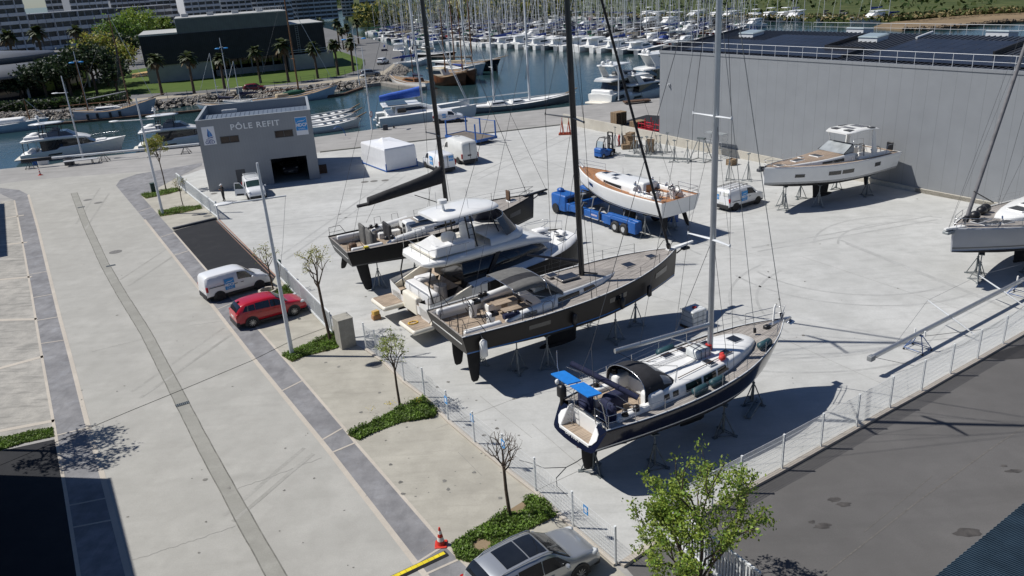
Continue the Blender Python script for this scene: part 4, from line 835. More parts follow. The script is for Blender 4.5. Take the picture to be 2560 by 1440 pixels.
def tree(name, label, base, h, crown_c, crown_r, leaves, lsize, lm, seed, tr=.07, lean=(0,0), levels=4, twig=.012, group=None, nlimb=5, fork=.55, clump=.5, up=.12):
    rnd = random.Random(seed); root = empty(name, base, 0, label, 'tree', group); tb = MB(); tips = []
    cz = crown_c; f = Vector((lean[0], lean[1], h*fork))
    tb.tube([(0,0,-.05),f*.5+Vector((rnd.uniform(-.04,.04)*h*.3, rnd.uniform(-.04,.04)*h*.3,0)), f], [tr, tr*.85, tr*.72], 8)
    c = Vector((lean[0]*1.15, lean[1]*1.15, cz))
    def grow(p, d, L, r, lev):
        q = p+d*L; mid = p+d*L*.5+Vector((rnd.gauss(0,1), rnd.gauss(0,1), rnd.gauss(0,1)))*L*.06
        tb.tube([p, mid, q], [r, r*.85, r*.65], 5 if lev < 2 else 4, cap=False); tips.append((q, lev))
        if lev < levels:
            for _ in range(3 if lev < 2 else 2):
                nd = (d+Vector((rnd.gauss(0,.55), rnd.gauss(0,.55), rnd.gauss(up,.4)))); nd.normalize()
                e_ = q+nd*L*.7-c
                if Vector((e_.x/crown_r[0], e_.y/crown_r[0], e_.z/crown_r[1])).length < 1.15: grow(q, nd, L*rnd.uniform(.6,.85), max(r*.6, twig*.5), lev+1)
    for k in range(nlimb):
        a = 2*pi*k/nlimb+rnd.uniform(-.4,.4); t = Vector((cos(a)*crown_r[0]*.8, sin(a)*crown_r[0]*.8, cz+rnd.uniform(-.2,.6)*crown_r[1]))+Vector((lean[0], lean[1],0))-f
        s = f*rnd.uniform(.82,1.0); dd = (t+f-s); LL = dd.length; dd.normalize(); grow(s, dd, LL*.5, tr*.45, 1)
    dd = (c+Vector((0,0,crown_r[1]*.9))-f); LL = dd.length; grow(f, dd.normalized(), LL*.5, tr*.55, 1)
    tb.build('trunk', BARK, root)
    if leaves:
        lb = MB(); src = [t for t in tips if t[1] >= 2] or tips
        for _ in range(leaves):
            q, lv = rnd.choice(src); p = q+Vector((rnd.gauss(0,1), rnd.gauss(0,1), rnd.gauss(0,1)))*clump*crown_r[0]*.22
            leaf(lb, p, lsize, rnd, rnd.choice((0,0,1)) if isinstance(lm, list) else 0)
        lb.build('crown', lm, root)
    return root
YT = 'young trees along the parking bays'
def bt(b, t): return G(*b), HT(b, t)
g, h = bt((826,850),(790,625)); tree('young_tree', 'leaning young tree with sparse yellow leaves by the concrete pillar', g, h, h*.86, (.95,.8), 650, .05, [LEAF2, LEAF4], 3, .10, (-.35,.6), group=YT, fork=.62)
g, h = bt((1000,1015),(985,828)); tree('young_tree', 'slim young tree with pale green leaves in the flowering strip', g, h, h*.76, (.72,.95), 950, .05, [LEAF4, LEAF1], 8, .065, (-.05,.1), group=YT, fork=.55)
g, h = bt((1275,1290),(1258,1090)); tree('young_tree', 'bare leafless young tree beside the mesh fence', g, h, h*.80, (.75,.7), 0, .05, LEAF4, 21, .075, (-.1,.05), 5, .008, YT, 6, .66)
g, h = bt((685,730),(660,622)); tree('young_tree', 'thin young tree growing from a concrete ring by the white van', g, h, h*.84, (.95,.55), 330, .05, [LEAF2, LEAF1], 14, .06, (-.1,.1), group=YT, fork=.66)
g, h = bt((416,478),(382,340)); tree('young_tree', 'round topped young tree with dense yellow green crown by the quay', g, h, h*.83, (1.0,.95), 2600, .075, [LEAF2, LEAF1], 5, .07, (-.05,.05), group=YT, fork=.6)
g, h = bt((459,518),(450,446)); tree('young_tree', 'tiny stunted tree with brown twigs near the open gate', g, h, h*.85, (.75,.45), 160, .05, [LEAF2, LEAF4], 31, .05, group=YT, fork=.6)
tree('leafy_tree', 'large bushy tree with fresh green leaves in front of the fence', (5.35,19.75,0), 5.5, 2.6, (1.95,3.0), 10500, .060, [LEAF1, LEAF3, LEAF2], 52, .10, (0,0), 5, .014, None, 10, .15, .24, .5)
tree('leafy_tree', 'leafy tree outside the left edge that shades the road', (-25.6,32.2,0), 8.6, 6.9, (2.0,1.5), 2600, .10, [LEAF1, LEAF3], 45, .12, (0,0), 4, .014, None, 7, .6, .5)
# ---------------------------------------------------------------- planted strips
def plant_strip(name, label, poly, n, h, m_, seed, bare=None, flowers=None):
    rnd = random.Random(seed); b = MB(); xs = [p[0] for p in poly]; ys = [p[1] for p in poly]
    def inside(x, y):
        c = False; j = len(poly)-1
        for i in range(len(poly)):
            if (poly[i][1] > y) != (poly[j][1] > y) and x < (poly[j][0]-poly[i][0])*(y-poly[i][1])/(poly[j][1]-poly[i][1])+poly[i][0]: c = not c
            j = i
        return c
    cl = [(rnd.uniform(min(xs), max(xs)), rnd.uniform(min(ys), max(ys)), rnd.uniform(.35,1.2)) for _ in range(26)]
    k = 0; n = int(n*1.7)
    while k < n:
        x = rnd.uniform(min(xs), max(xs)); y = rnd.uniform(min(ys), max(ys))
        if not inside(x, y): continue
        if bare and any(math.hypot(x-q[0], y-q[1]) < q[2]*rnd.uniform(.8,1.1) for q in bare): k += 1; continue
        hh = h*min(cl, key=lambda q: (q[0]-x)**2+(q[1]-y)**2)[2]*rnd.uniform(.5,1.1); k += 1
        z = rnd.uniform(.0, hh); leaf(b, Vector((x, y, z)), .055, rnd, rnd.choice((0,0,1)))
        if rnd.random() < .25: a = rnd.uniform(0, 6.28); b.add([(x-.012,y,0),(x+.012,y,0),(x+.10*cos(a),y+.1*sin(a),hh)], [(0,1,2)], 1)
    if flowers:
        for fx, fy, fr_, fn in flowers:
            for _ in range(fn): leaf(b, Vector((fx+rnd.gauss(0,fr_), fy+rnd.gauss(0,fr_), h*rnd.uniform(.7,1.1))), .035, rnd, 2)
    return tag(b.build(name, m_), label, 'ground cover', None, 'stuff')
SOIL = ground_mat('bare_soil', (.27,.205,.13), (.17,.125,.075), s1=1, s2=3, s3=14)
HERB = [LEAF3, leafmat('herb_leaf', (.11,.16,.04)), mat('yellow_petals', (.62,.48,.02), .6, .1)]
st1 = [(868,1088),(905,1070),(960,1040),(1015,1012),(1060,995),(1095,1028),(1085,1045),(1000,1058),(930,1085),(898,1102)]
st2 = [(1128,1362),(1180,1330),(1250,1290),(1330,1240),(1352,1240),(1395,1288),(1330,1322),(1262,1352),(1215,1385),(1175,1408),(1140,1398)]
st3 = [(705,890),(760,865),(820,840),(852,822),(872,860),(830,875),(760,892),(730,906)]
st4 = [(665,735),(730,712),(750,726),(745,740),(690,752),(668,750)]
st5 = [(395,530),(440,520),(500,514),(506,522),(450,534),(400,542)]
st6 = [(352,488),(400,478),(440,470),(455,476),(420,486),(365,497)]
st7 = [(-60,1110),(0,1097),(60,1082),(132,1070),(135,1092),(60,1108),(0,1127),(-60,1140)]
for nm, st in (('soil', st1),('soil', st2),('soil', st3),('soil', st4),('soil', st5),('soil', st6),('soil', st7)): sheet(nm, pxp(st), .018, SOIL)
gf = G(975,1022); gf2 = G(1045,1012)
plant_strip('ground_cover', 'dense green strip with yellow flowers under the pale green tree', pxp(st1), 5200, .34, HERB, 1, None, [(gf.x,gf.y,.12,60),(gf2.x,gf2.y,.15,30),(gf.x-.9,gf.y-.3,.2,20)])
bz = G(1205,1365); bz2 = G(1290,1268)
plant_strip('ground_cover', 'patchy green strip with bare soil under the leafless tree', pxp(st2), 5600, .28, HERB, 2, [(bz.x,bz.y,.38),(bz2.x,bz2.y,.42)])
plant_strip('ground_cover', 'green strip at the foot of the tall white pole', pxp(st3), 4200, .26, HERB, 3)
plant_strip('ground_cover', 'small green shrub patch in front of the red car', pxp(st4), 2200, .4, HERB, 4)
plant_strip('ground_cover', 'grass strip at the foot of the second lamp post', pxp(st5), 2200, .28, HERB, 5)
plant_strip('ground_cover', 'grass strip at the foot of the round topped tree', pxp(st6), 2200, .28, HERB, 6)
plant_strip('ground_cover', 'grass strip beside the dark tarmac at the left edge', pxp(st7), 3800, .14, HERB, 7)
g = G(670,733); b = MB(); b.T = Matrix.Translation(g); b.loft([[(r*cos(2*pi*j/20), r*sin(2*pi*j/20), z) for j in range(20)] for r, z in ((.62,0),(.62,.28),(.48,.28),(.46,.03))], cap0=False, cap1=False, sm=False); b.T = None
tag(b.build('planter_ring', BORDER), 'round concrete planter ring at the foot of the thin tree', 'planter')
# ================================================================ SMALL YARD THINGS
def cone(loc, h, label):
    o = empty('traffic_cone', loc, 0, label, 'traffic cone', 'traffic cones'); rr = lambda t: lerp(.16, .03, t)*h/.75
    MB().rbox(-.22*h/.75,.22*h/.75,-.22*h/.75,.22*h/.75,0,.05,.05).build('base', mat('cone_red', (.55,.035,.02), .5, .1), o)
    b = MB(); ts = (.06,.28,.48,.66,.84,1.0)
    for i in range(5): b.loft([[(rr(t)*cos(2*pi*j/14), rr(t)*sin(2*pi*j/14), t*h) for j in range(14)] for t in (ts[i], ts[i+1])], m=(0,1,0,1,0)[i], cap0=False, cap1=i == 4)
    b.build('cone', [MATS['cone_red'], mat('cone_white', (.72,.72,.68), .4, .05)], o)
cone(G(1103,1362), .78, 'red and white traffic cone beside the yellow ramp'); cone(G(101,438), .75, 'faded red traffic cone on the empty quay')
p, q = G(985,1446), G(1116,1384)
cr_ = empty('cable_ramp', p, AZ(p, q), 'black and yellow cable protector ramp lying across the pavement', 'cable ramp')
L = (q-p).length+.0; MB().yprism([(0,.0),(0,.0)], 0, 0) if False else None
b = MB(); b.hexa([(-2.4,-.17,.016),(L,-.17,.016),(L,.17,.016),(-2.4,.17,.016),(-2.4,-.09,.07),(L,-.09,.07),(L,.09,.07),(-2.4,.09,.07)]); b.build('ramp_body', RUBBER, cr_)
b = MB()
for k in range(int((L+2.4)/.22)): x = -2.38+k*.22; b.rbox(x, x+.21, -.075, .085, .07, .078, .01)
b.build('lid', mat('ramp_yellow', (.70,.56,.02), .5, .12, 5), cr_)
wire = MB(); wire.tube([G(0,1163,.015), G(180,1088,.02), G(335,1023,.02), G(460,972,.02), G(630,901,.02), G(740,846,.03), G(812,820,.03)], .010, 5); tag(wire.build('thin_dark_line', BLACK), 'thin dark line running straight across the concrete road', 'cable')  # thin black tube drawn as the straight dark line over the road
wire = MB(); wire.tube([G(*p_, .02) for p_ in ((1462,1140),(1440,1155),(1415,1168),(1360,1170),(1335,1160),(1298,1150))], .012, 5).tube([G(*p_, .02) for p_ in ((1415,1168),(1390,1195),(1392,1215),(1420,1240))], .012, 5); tag(wire.build('thin_dark_line', GREYD), 'thin cable curling over the yard floor by the navy yacht rudder', 'cable')
# shrink wrapped tent
A0 = G(967,431); ta = R_(32.4); tw, td = 3.75, 6.4; u = Vector((cos(ta), sin(ta), 0)); v = Vector((-sin(ta), cos(ta), 0))
tn = empty('wrapped_load', A0, ta, 'bulky load shrink wrapped in white film with a peaked top', 'wrapped load')
FILM = mat('white_film', (.76,.77,.79), .38, .03, 2, bump=.35, dist=.06)
b = MB(); rs = []
for z, ins in ((.16,.0),(1.2,-.02),(2.35,.02),(2.52,.10)):
    rs.append([(ins,ins,z),(tw*.5,ins-.03,z),(tw-ins,ins,z),(tw-ins+.03,td*.5,z-.03*(z > 2)),(tw-ins,td-ins,z),(tw*.5,td-ins,z),(ins,td-ins,z),(ins-.03,td*.5,z)])
rs.append([(lerp(p[0], tw*.45, .45), lerp(p[1], td*.62, .45), 2.60) for p in rs[-1]]); rs.append([(lerp(p[0], tw*.45, .8), lerp(p[1], td*.62, .8), 2.74) for p in rs[-2]]); rs.append([(lerp(p[0], tw*.45, .95), lerp(p[1], td*.62, .95), 3.02) for p in rs[-3]])
b.loft(rs, sm=False); b.build('film', FILM, tn)
b = MB()
for x, y in ((0,0),(tw,0),(0,td),(tw,td)): b.bx(x-.05,x+.05,y-.05,y+.05,0,.9 if y == 0 else .4)
b.bx(0,tw,-.06,.06,.05,.17); b.bx(0,tw,td-.06,td+.06,.05,.17); b.bx(-.06,.06,.06,td-.06,.05,.17); b.bx(tw-.06,tw+.06,.06,td-.06,.05,.17); b.build('frame', BLUEP, tn)
# blue flat trailer behind the vans
A0 = G(1182,366); ta = R_(20)
ft = empty('flat_trailer', G(1117,350), R_(-50), 'blue flat trailer with upright posts parked behind the tall van', 'trailer')
b = MB(); b.bx(0,6.4,-.1,3.0,.45,.62); b.build('deck', mat('trailer_deck', (.14,.12,.10), .8, .3, 3), ft)
b = MB(); b.bx(-.06,6.46,-.2,-.1,.38,.7); b.bx(-.06,6.46,3.0,3.1,.38,.7); b.bx(6.4,6.5,-.1,3.0,.38,.7); b.bx(-.1,0,-.1,3.0,.38,.7)
for x, y in ((.3,-.15),(6.2,-.15),(.3,3.05),(6.2,3.05),(3.2,3.05)): b.bx(x-.07,x+.07,y-.07,y+.07,.62,2.6)
b.tube([(.3,3.05,2.5),(6.2,3.05,2.5)], .04, 5); b.tube([(.3,-.15,2.5),(.3,3.05,2.5)], .04, 5); b.build('frame', BLUEP, ft)
for x in (1.6,4.8):
    for y in (.2,2.7):
        c = MB(); c.cyl((x,y-.12,.3),(x,y+.12,.3), .3, n=14); c.build('wheel', RUBBER, ft)
b = MB(); b.tube([(6.4,1.5,.45),(9.6,1.9,.35)], .06, 6); b.build('drawbar', GREYM, ft)
b = MB(); b.tube([G(848,348)+Vector((.9*cos(t), .35*cos(t), 1.7*sin(t))) for t in [k*pi*.62/8+.2 for k in range(9)]][::-1]+[], .05, 6); tag(b.build('hose_arch', BLUEP), 'curved blue pipe standing on the quay behind the office', 'pipe')
# orange cradle, pallets, racks
oc = empty('mast_cradle', G(1417,336), R_(-10), 'rust red steel cradle with two pointed trestles', 'cradle')
b = MB(); b.bx(-1.0,1.0,-.5,-.38,.02,.2); b.bx(-1.0,1.0,.38,.5,.02,.2)
for x in (-.95,-.4,.2,.85): b.bx(x-.05,x+.05,-.38,.38,.06,.18)
b.build('base', ORANGE, oc)
for x in (-.55,.3): MB().tube([(x-.25,-.44,.2),(x,-.1,1.75)], .05, 5).tube([(x+.25,-.44,.2),(x,-.1,1.75)], .05, 5).tube([(x,.44,.2),(x,-.1,1.75)], .05, 5).tube([(x,-.1,1.7),(x,-.1,2.15)], .04, 5).build('trestle', ORANGE, oc)
def pallet(loc, rz, label):
    b = MB()
    for y in (-.38,0,.38): b.bx(-.6,.6,y-.05,y+.05,.02,.11)
    for k in range(6): y = -.38+k*.152; b.bx(-.6,.6,y-.055,y+.055,.112,.135)
    for x in (-.55,0,.55): b.bx(x-.07,x+.07,-.4,.4,.0,.019)
    return b
pm = pallet(0,0,'').build('pallet', WOOD); pm.location = (0,0,-50)
def stack(c, rz, n, nx, ny, lab):
    k = 0
    for i in range(nx):
        for j in range(ny):
            for t_ in range(n):
                o = pm if (pm.location.z == -50) else pm.copy()
                if o is not pm: COL.objects.link(o)
                o.location = Vector(c)+Matrix.Rotation(rz, 3, 'Z') @ Vector((i*1.32, j*.9, t_*.138)); o.rotation_euler.z = rz+random.uniform(-.02,.02)
                tag(o, lab, 'pallet', 'timber pallets stacked behind the retaining wall'); k += 1
gg = G(1540,312); stack(gg, R_(-58), 12, 1, 2, 'timber pallet in the taller pale stack behind the concrete wall')
gg = G(1588,322); stack(gg, R_(-58), 7, 1, 2, 'timber pallet in the lower brown stack beside the red racks')
for i, (x, y) in enumerate(((1612,330),(1632,336))):
    o = empty('steel_rack', G(x, y), R_(-58), ('bright red steel rack frame next to the low pallet stack','bright red steel rack frame close to the warehouse corner')[i], 'rack', 'red steel racks')
    b = MB()
    for yy in (-.5,.5):
        for xx in (-.6,0,.6): b.tube([(xx,yy,0),(xx,yy,1.3+.5*(xx == .6))], .05, 5)
        b.tube([(-.7,yy,.5),(.7,yy,.5)], .05, 5); b.tube([(-.7,yy,1.1),(.7,yy,1.1)], .05, 5)
    for xx in (-.6,.6): b.tube([(xx,-.5,.5),(xx,.5,.5)], .05, 5)
    b.build('frame', mat('bright_red_steel', (.50,.012,.03), .5, .1), o)
# boat stands
def stand_mesh(h, r=.52):
    legs = MB(); legs_pts = []
    for k in range(3):
        a = 2*pi*k/3; f_ = Vector((r*cos(a), r*sin(a), .03)); legs.tube([f_, (0.06*cos(a), .06*sin(a), h*.62)], .028, 5); legs.tube([f_+Vector((0,0,.02)), (0.05*cos(a), .05*sin(a), .12)], .022, 5); legs.box((f_.x, f_.y, .02), (.2,.2,.03), rz=a); legs_pts.append(f_)
    for k in range(3): legs.tube([legs_pts[k]+Vector((0,0,.03)), legs_pts[(k+1) % 3]+Vector((0,0,.03))], .02, 5)
    post = MB().tube([(0,0,.1),(0,0,h*.66)], .055, 8).tube([(0,0,h*.66),(0,0,h-.06)], .034, 8).tube([(0,0,h*.66),(0,0,h*.69)], .075, 8)
    pad = MB().box((0,0,h-.03), (.30,.30,.05), ry=.25)
    return legs, post, pad
SPRO = {}
def boat_stand(loc, rz, h, label, group='boat stands', m_=None):
    key = round(h*10)
    m_ = m_ or GALV
    if key not in SPRO:
        root = empty('boat_stand', loc, rz, label, 'boat stand', group); a, p_, q_ = stand_mesh(h)
        a.build('leg_frame', m_, root); p_.build('post', m_, root); q_.build('pad', GALVD, root); SPRO[key] = root; return root
    return copy_tree(SPRO[key], None, loc, rz, label)
names = ['nearest the forklift mast','leaning at the wall behind the red cylinder','first by the stack of timber crates','second beside the timber crates','in the crowded middle of the spare row','with its head turned towards the wall','pressed against its neighbour in the row','at the dense end of the spare row','pale and set back against the wall','standing alone right of the crowded row','standing alone left of the big trestle','tall behind the roof of the van','with a square tilted head near the wall','dark behind the thin black forestay']
for i, ((x, y), h) in enumerate(zip(((1538,367),(1555,365),(1584,380),(1592,383),(1617,387),(1628,384),(1640,382),(1650,386),(1668,381),(1685,405),(1718,406),(1822,450),(1869,452),(1604,386)), (2.3,2.4,1.9,1.9,2.0,1.8,1.9,2.1,2.2,2.3,2.3,2.7,2.6,1.9))):
    boat_stand(G(x, y), i*1.3, h, 'galvanised boat stand '+names[i], 'spare boat stands along the wall')
tr = empty('boat_trestle', G(1752,402), R_(-50), 'broad grey steel trestle with braced legs among the spare stands', 'trestle')
b = MB()
for x in (-.9,.9):
    b.tube([(x,-.75,.03),(x*.35,-.1,2.3)], .05, 5); b.tube([(x,.75,.03),(x*.35,.1,2.3)], .05, 5); b.tube([(x,-.75,.06),(x,.75,.06)], .04, 5); b.tube([(x*.75,-.46,.9),(x*.75,.46,.9)], .03, 5)
b.tube([(-.9,-.75,.06),(.9,-.75,.06)], .04, 5); b.tube([(-.9,.75,.06),(.9,.75,.06)], .04, 5); b.tube([(-.62,-.4,1.1),(.62,-.4,1.1)], .03, 5); b.build('frame', GALV, tr)
MB().box((0,0,2.36),(.9,.35,.16)).build('pad', GALVD, tr)
cg = empty('scaffold_cage', G(1788,392), R_(-57), 'light aluminium scaffold cage with mesh top standing at the wall', 'scaffold')
b = MB()
for x in (0,1.2,2.4):
    for y in (0,.9): b.tube([(x-1.2,y-.45,0),(x-1.2,y-.45,2.5)], .022, 5)
for z in (.15,1.0,1.7,2.5):
    for y in (-.45,.45): b.tube([(-1.2,y,z),(1.2,y,z)], .018, 5)
    for x in (-1.2,1.2): b.tube([(x,-.45,z),(x,.45,z)], .018, 5)
for k in range(8): b.tube([(1.2,-.45,.3*k+.2),(1.2,.45,.3*k+.2)], .012, 4)
b.tube([(-1.2,.45,.15),(0,.45,1.7)], .015, 5); b.build('frame', ALU, cg); MB().bx(-1.22,1.22,-.47,.47,2.52,2.54).build('platform', mat('scaffold_mesh', (.22,.24,.25), .6, .2, 8), cg)
def crate(loc, rz, s, label, m_=WOOD, group='timber blocks by the wall'):
    o = empty('timber_crate', loc, rz, label, 'crate', group); b = MB(); a, c, h = s[0]/2, s[1]/2, s[2]; n = max(2, int(h/.16))
    for k in range(n):
        z0, z1 = k*h/n, (k+.86)*h/n; b.bx(-a,a,-c,-c+.06,z0,z1); b.bx(-a,a,c-.06,c,z0,z1); b.bx(-a,-a+.06,-c+.062,c-.062,z0,z1); b.bx(a-.06,a,-c+.062,c-.062,z0,z1)
    b.bx(-a+.07,a-.07,-c+.07,c-.07,0,h*.8); b.build('boards', m_, o)
    b = MB()
    for x in (-a-.02,a-.04):
        for y in (-c-.02,c-.04): b.bx(x,x+.06,y,y+.06,0,h+.005)
    b.build('corner_post', m_, o); return o
crate(G(1829,412), .6, (.85,.7,.62), 'open brown timber crate standing alone before the tall stand')
for i, (x, y, z, s, lb) in enumerate(((1566,372,0,(1.0,.9,.55),'lowest front timber crate of the pile beside the forklift'),(1580,370,0,(1.0,.9,.9),'big timber crate at the right of the pile by the forklift'),(1572,364,0,(1.1,.9,1.25),'tall timber crate at the back of the forklift pile'),(1576,366,1.28,(.9,.7,.35),'topmost timber crate lying on the forklift pile'),(1625,380,0,(.8,.8,1.4),'stack of timber wedges between crowded spare stands'))):
    p_ = G(x, y); p_.z = z; crate(p_, .3*i, s, lb)
b = MB(); b.cyl((0,0,0),(0,0,1.1), .13, n=10); b.ell((0,0,1.1),(.13,.13,.14),10,6); b.cyl((0,0,1.2),(0,0,1.35),.05,n=8); o = b.build('gas_cylinder', REDP, None, G(1548,364)); tag(o, 'small red gas cylinder standing between two stands at the wall', 'gas cylinder')
b = MB(); b.bx(0,7.2,-.08,.08,.02,.16); b.bx(0,7.2,-.02,.02,.16,.22); o = b.build('steel_beam', GALV, None, G(1563,392), AZ(G(1563,392), G(1657,397))); tag(o, 'long grey steel beam lying on the yard before the spare stands', 'beam')
b = MB(); b.cyl((0,0,0),(0,0,1.6), .16, n=12); b.ell((0,0,1.6),(.16,.16,.12),10,6); o = b.build('bollard', GALV, None, G(1937,392)); tag(o, 'stubby grey post at the foot of the warehouse wall', 'post')
crate(G(809,432), BAZ, (.8,.7,.9), 'brown crate against the side wall of the office', WOODD)
bc = MB(); bc.rbox(-.25,.25,-.2,.2,0,.32,.02); bc.rbox(-.2,.2,-.16,.16,.33,.62,.02); 
# forklift
fk = empty('forklift', G(1512,392), R_(40), 'blue forklift truck with black mast parked near the timber pile', 'forklift')
b = MB(); b.rbox(-1.15,.75,-.58,.58,.25,.78,.12); b.rbox(-1.2,-.35,-.56,.56,.70,1.15,.16); b.build('body', BLUEP, fk)
b = MB()
for sy in (-1, 1): b.tube([(-.85,sy*.5,1.1),(-.7,sy*.48,1.8),(-.3,sy*.46,2.12),(.45,sy*.46,2.08),(.62,sy*.48,1.2),(.62,sy*.5,.75)], .04, 6)
for k in range(5): x = -.3+k*.18; b.tube([(x,-.46,2.12),(x,.46,2.12)], .018, 5)
b.build('overhead_guard', BLACK, fk)
b = MB(); b.poly([(-.82,-.47,1.15),(-.66,-.44,1.82),(-.66,.44,1.82),(-.82,.47,1.15)]); b.build('rear_screen', mat('perspex', (.35,.42,.45), .2, .1), fk)
b = MB(); b.rbox(-.35,.1,-.25,.25,.9,1.02,.05); b.rbox(-.42,-.3,-.25,.25,1.0,1.5,.05); b.build('seat', BLACK, fk)
b = MB()
for sy in (-1, 1): b.bx(.86,1.0,sy*.34-.05,sy*.34+.05,.1,2.55); b.bx(1.0,1.1,sy*.22-.04,sy*.22+.04,.15,2.2)
for z in (.3,1.2,2.1,2.5): b.bx(.88,.98,-.29,.29,z,z+.1)
b.bx(1.11,1.18,-.5,.5,.25,.75); b.build('mast', BLACK, fk)
for sy in (-1, 1): MB().bx(1.19,2.25,sy*.28-.06,sy*.28+.06,.06,.11).build('fork', GALVD, fk)
for x, y, r in ((.55,.5,.33),(.55,-.5,.33),(-.8,.48,.27),(-.8,-.48,.27)):
    c = MB(); c.cyl((x,y-.11,r),(x,y+.11,r), r, n=16); k_ = c.build('wheel', RUBBER, fk); MB().cyl((x,y+(.112 if y > 0 else -.112),r),(x,y+(.12 if y > 0 else -.12),r), r*.5, n=12).build('rim', GREYL, k_)
# off-frame neighbours whose shadows fall on the road
C1 = Vector((-25.39,30.23,0)); o = empty('workshop', C1, R_(-59+180), 'plain grey workshop left of the road that casts the big shadow', 'building')
d1 = (G(330,1440)-G(270,1197)).normalized(); o.rotation_euler.z = math.atan2(d1.y, d1.x)
b = MB(); b.bx(0,28,-18,0,0,10); b.build('wall', CLAD, o); MB().bx(-.05,28.05,-18.05,.05,10.003,10.12).build('roof', RSH, o); MB().bx(1.4,2.1,-1.2,-.2,10.12,10.5).build('roof_vent', GREYL, o)
C2 = Vector((-49.27,64.09,0)); o = empty('workshop', C2, o.rotation_euler.z, 'second grey workshop beside the left parking bays', 'building')
b = MB(); b.bx(-22,0,-18,0,0,10); b.build('wall', CLAD, o); MB().bx(-22.05,.05,-18.05,.05,10.003,10.12).build('roof', RSH, o)
# corrugated blue roof in the near right corner
A_ = G(2560,1258,4.2); B_ = G(2340,1440,4.2); o = empty('shed', (B_.x, B_.y, 0), math.atan2(A_.y-B_.y, A_.x-B_.x), 'low shed with a blue corrugated sheet roof in the near corner', 'shed')
rr_ = R_(20.1)-o.rotation_euler.z
b = MB(); n = 90; P_ = []; per = .20
c_, s_ = cos(rr_), sin(rr_)
def rp(along, k, z): # ribs run along rr_, spaced along the roof edge
    return (k*per+along*c_, along*s_, z)
for k in range(-60, 60):
    z0, z1 = 4.2, 4.24
    b.add([rp(0,k,z0),rp(0,k+.55,z0),rp(0,k+.68,z1),rp(0,k+.87,z1),rp(0,k+1,z0),rp(14,k,z0-.5),rp(14,k+.55,z0-.5),rp(14,k+.68,z1-.5),rp(14,k+.87,z1-.5),rp(14,k+1,z0-.5)], [(0,5,6,1),(1,6,7,2),(2,7,8,3),(3,8,9,4)])
b.build('roof', mat('slate_blue_sheet', (.085,.13,.165), .45, .18, 1.5), o)
b = MB(); b.hexa([(-12,-.25,0),(12,-.25,0),(22.5,-2.8,0),(-1.5,-2.8,0),(-12,-.25,4.08),(12,-.25,4.08),(22.5,-2.8,3.66),(-1.5,-2.8,3.66)]); b.build('wall', CLAD, o)
# ================================================================ YACHTS ASHORE
NAVY = mat('navy_hull_gloss', (.004,.005,.018), .14, .1, 1, coat=.25, spec=.3); TAUPE = mat('taupe_metallic_hull', (.028,.024,.021), .42, .06, 1, spec=.25)
INK = mat('ink_black_hull', (.006,.007,.009), .38, .1, 1, spec=.25); SILV = mat('silver_hull', (.34,.355,.38), .28, .04, 1, coat=.5)
ANTIF = mat('black_antifouling', (.013,.013,.014), .75, .3, 3); STRB = mat('blue_boot_stripe', (.02,.12,.36), .4, .1); STRW = mat('white_stripe', (.62,.62,.60), .4, .05); STRG = mat('grey_stripe', (.13,.135,.14), .4, .05); STRK = mat('black_stripe', (.015,.015,.018), .3, .05)
WRAPB = mat('black_wrap_film', (.008,.008,.009), .5, .2, 3, bump=.35, dist=.04, spec=.2)
CLEAR = mat('smoky_acrylic', (.10,.105,.12), .1, .15, 2); WIN = mat('deck_window', (.020,.022,.028), .12, .2, 2); VINYL = mat('clear_vinyl', (.20,.21,.23), .2, .15, 2)
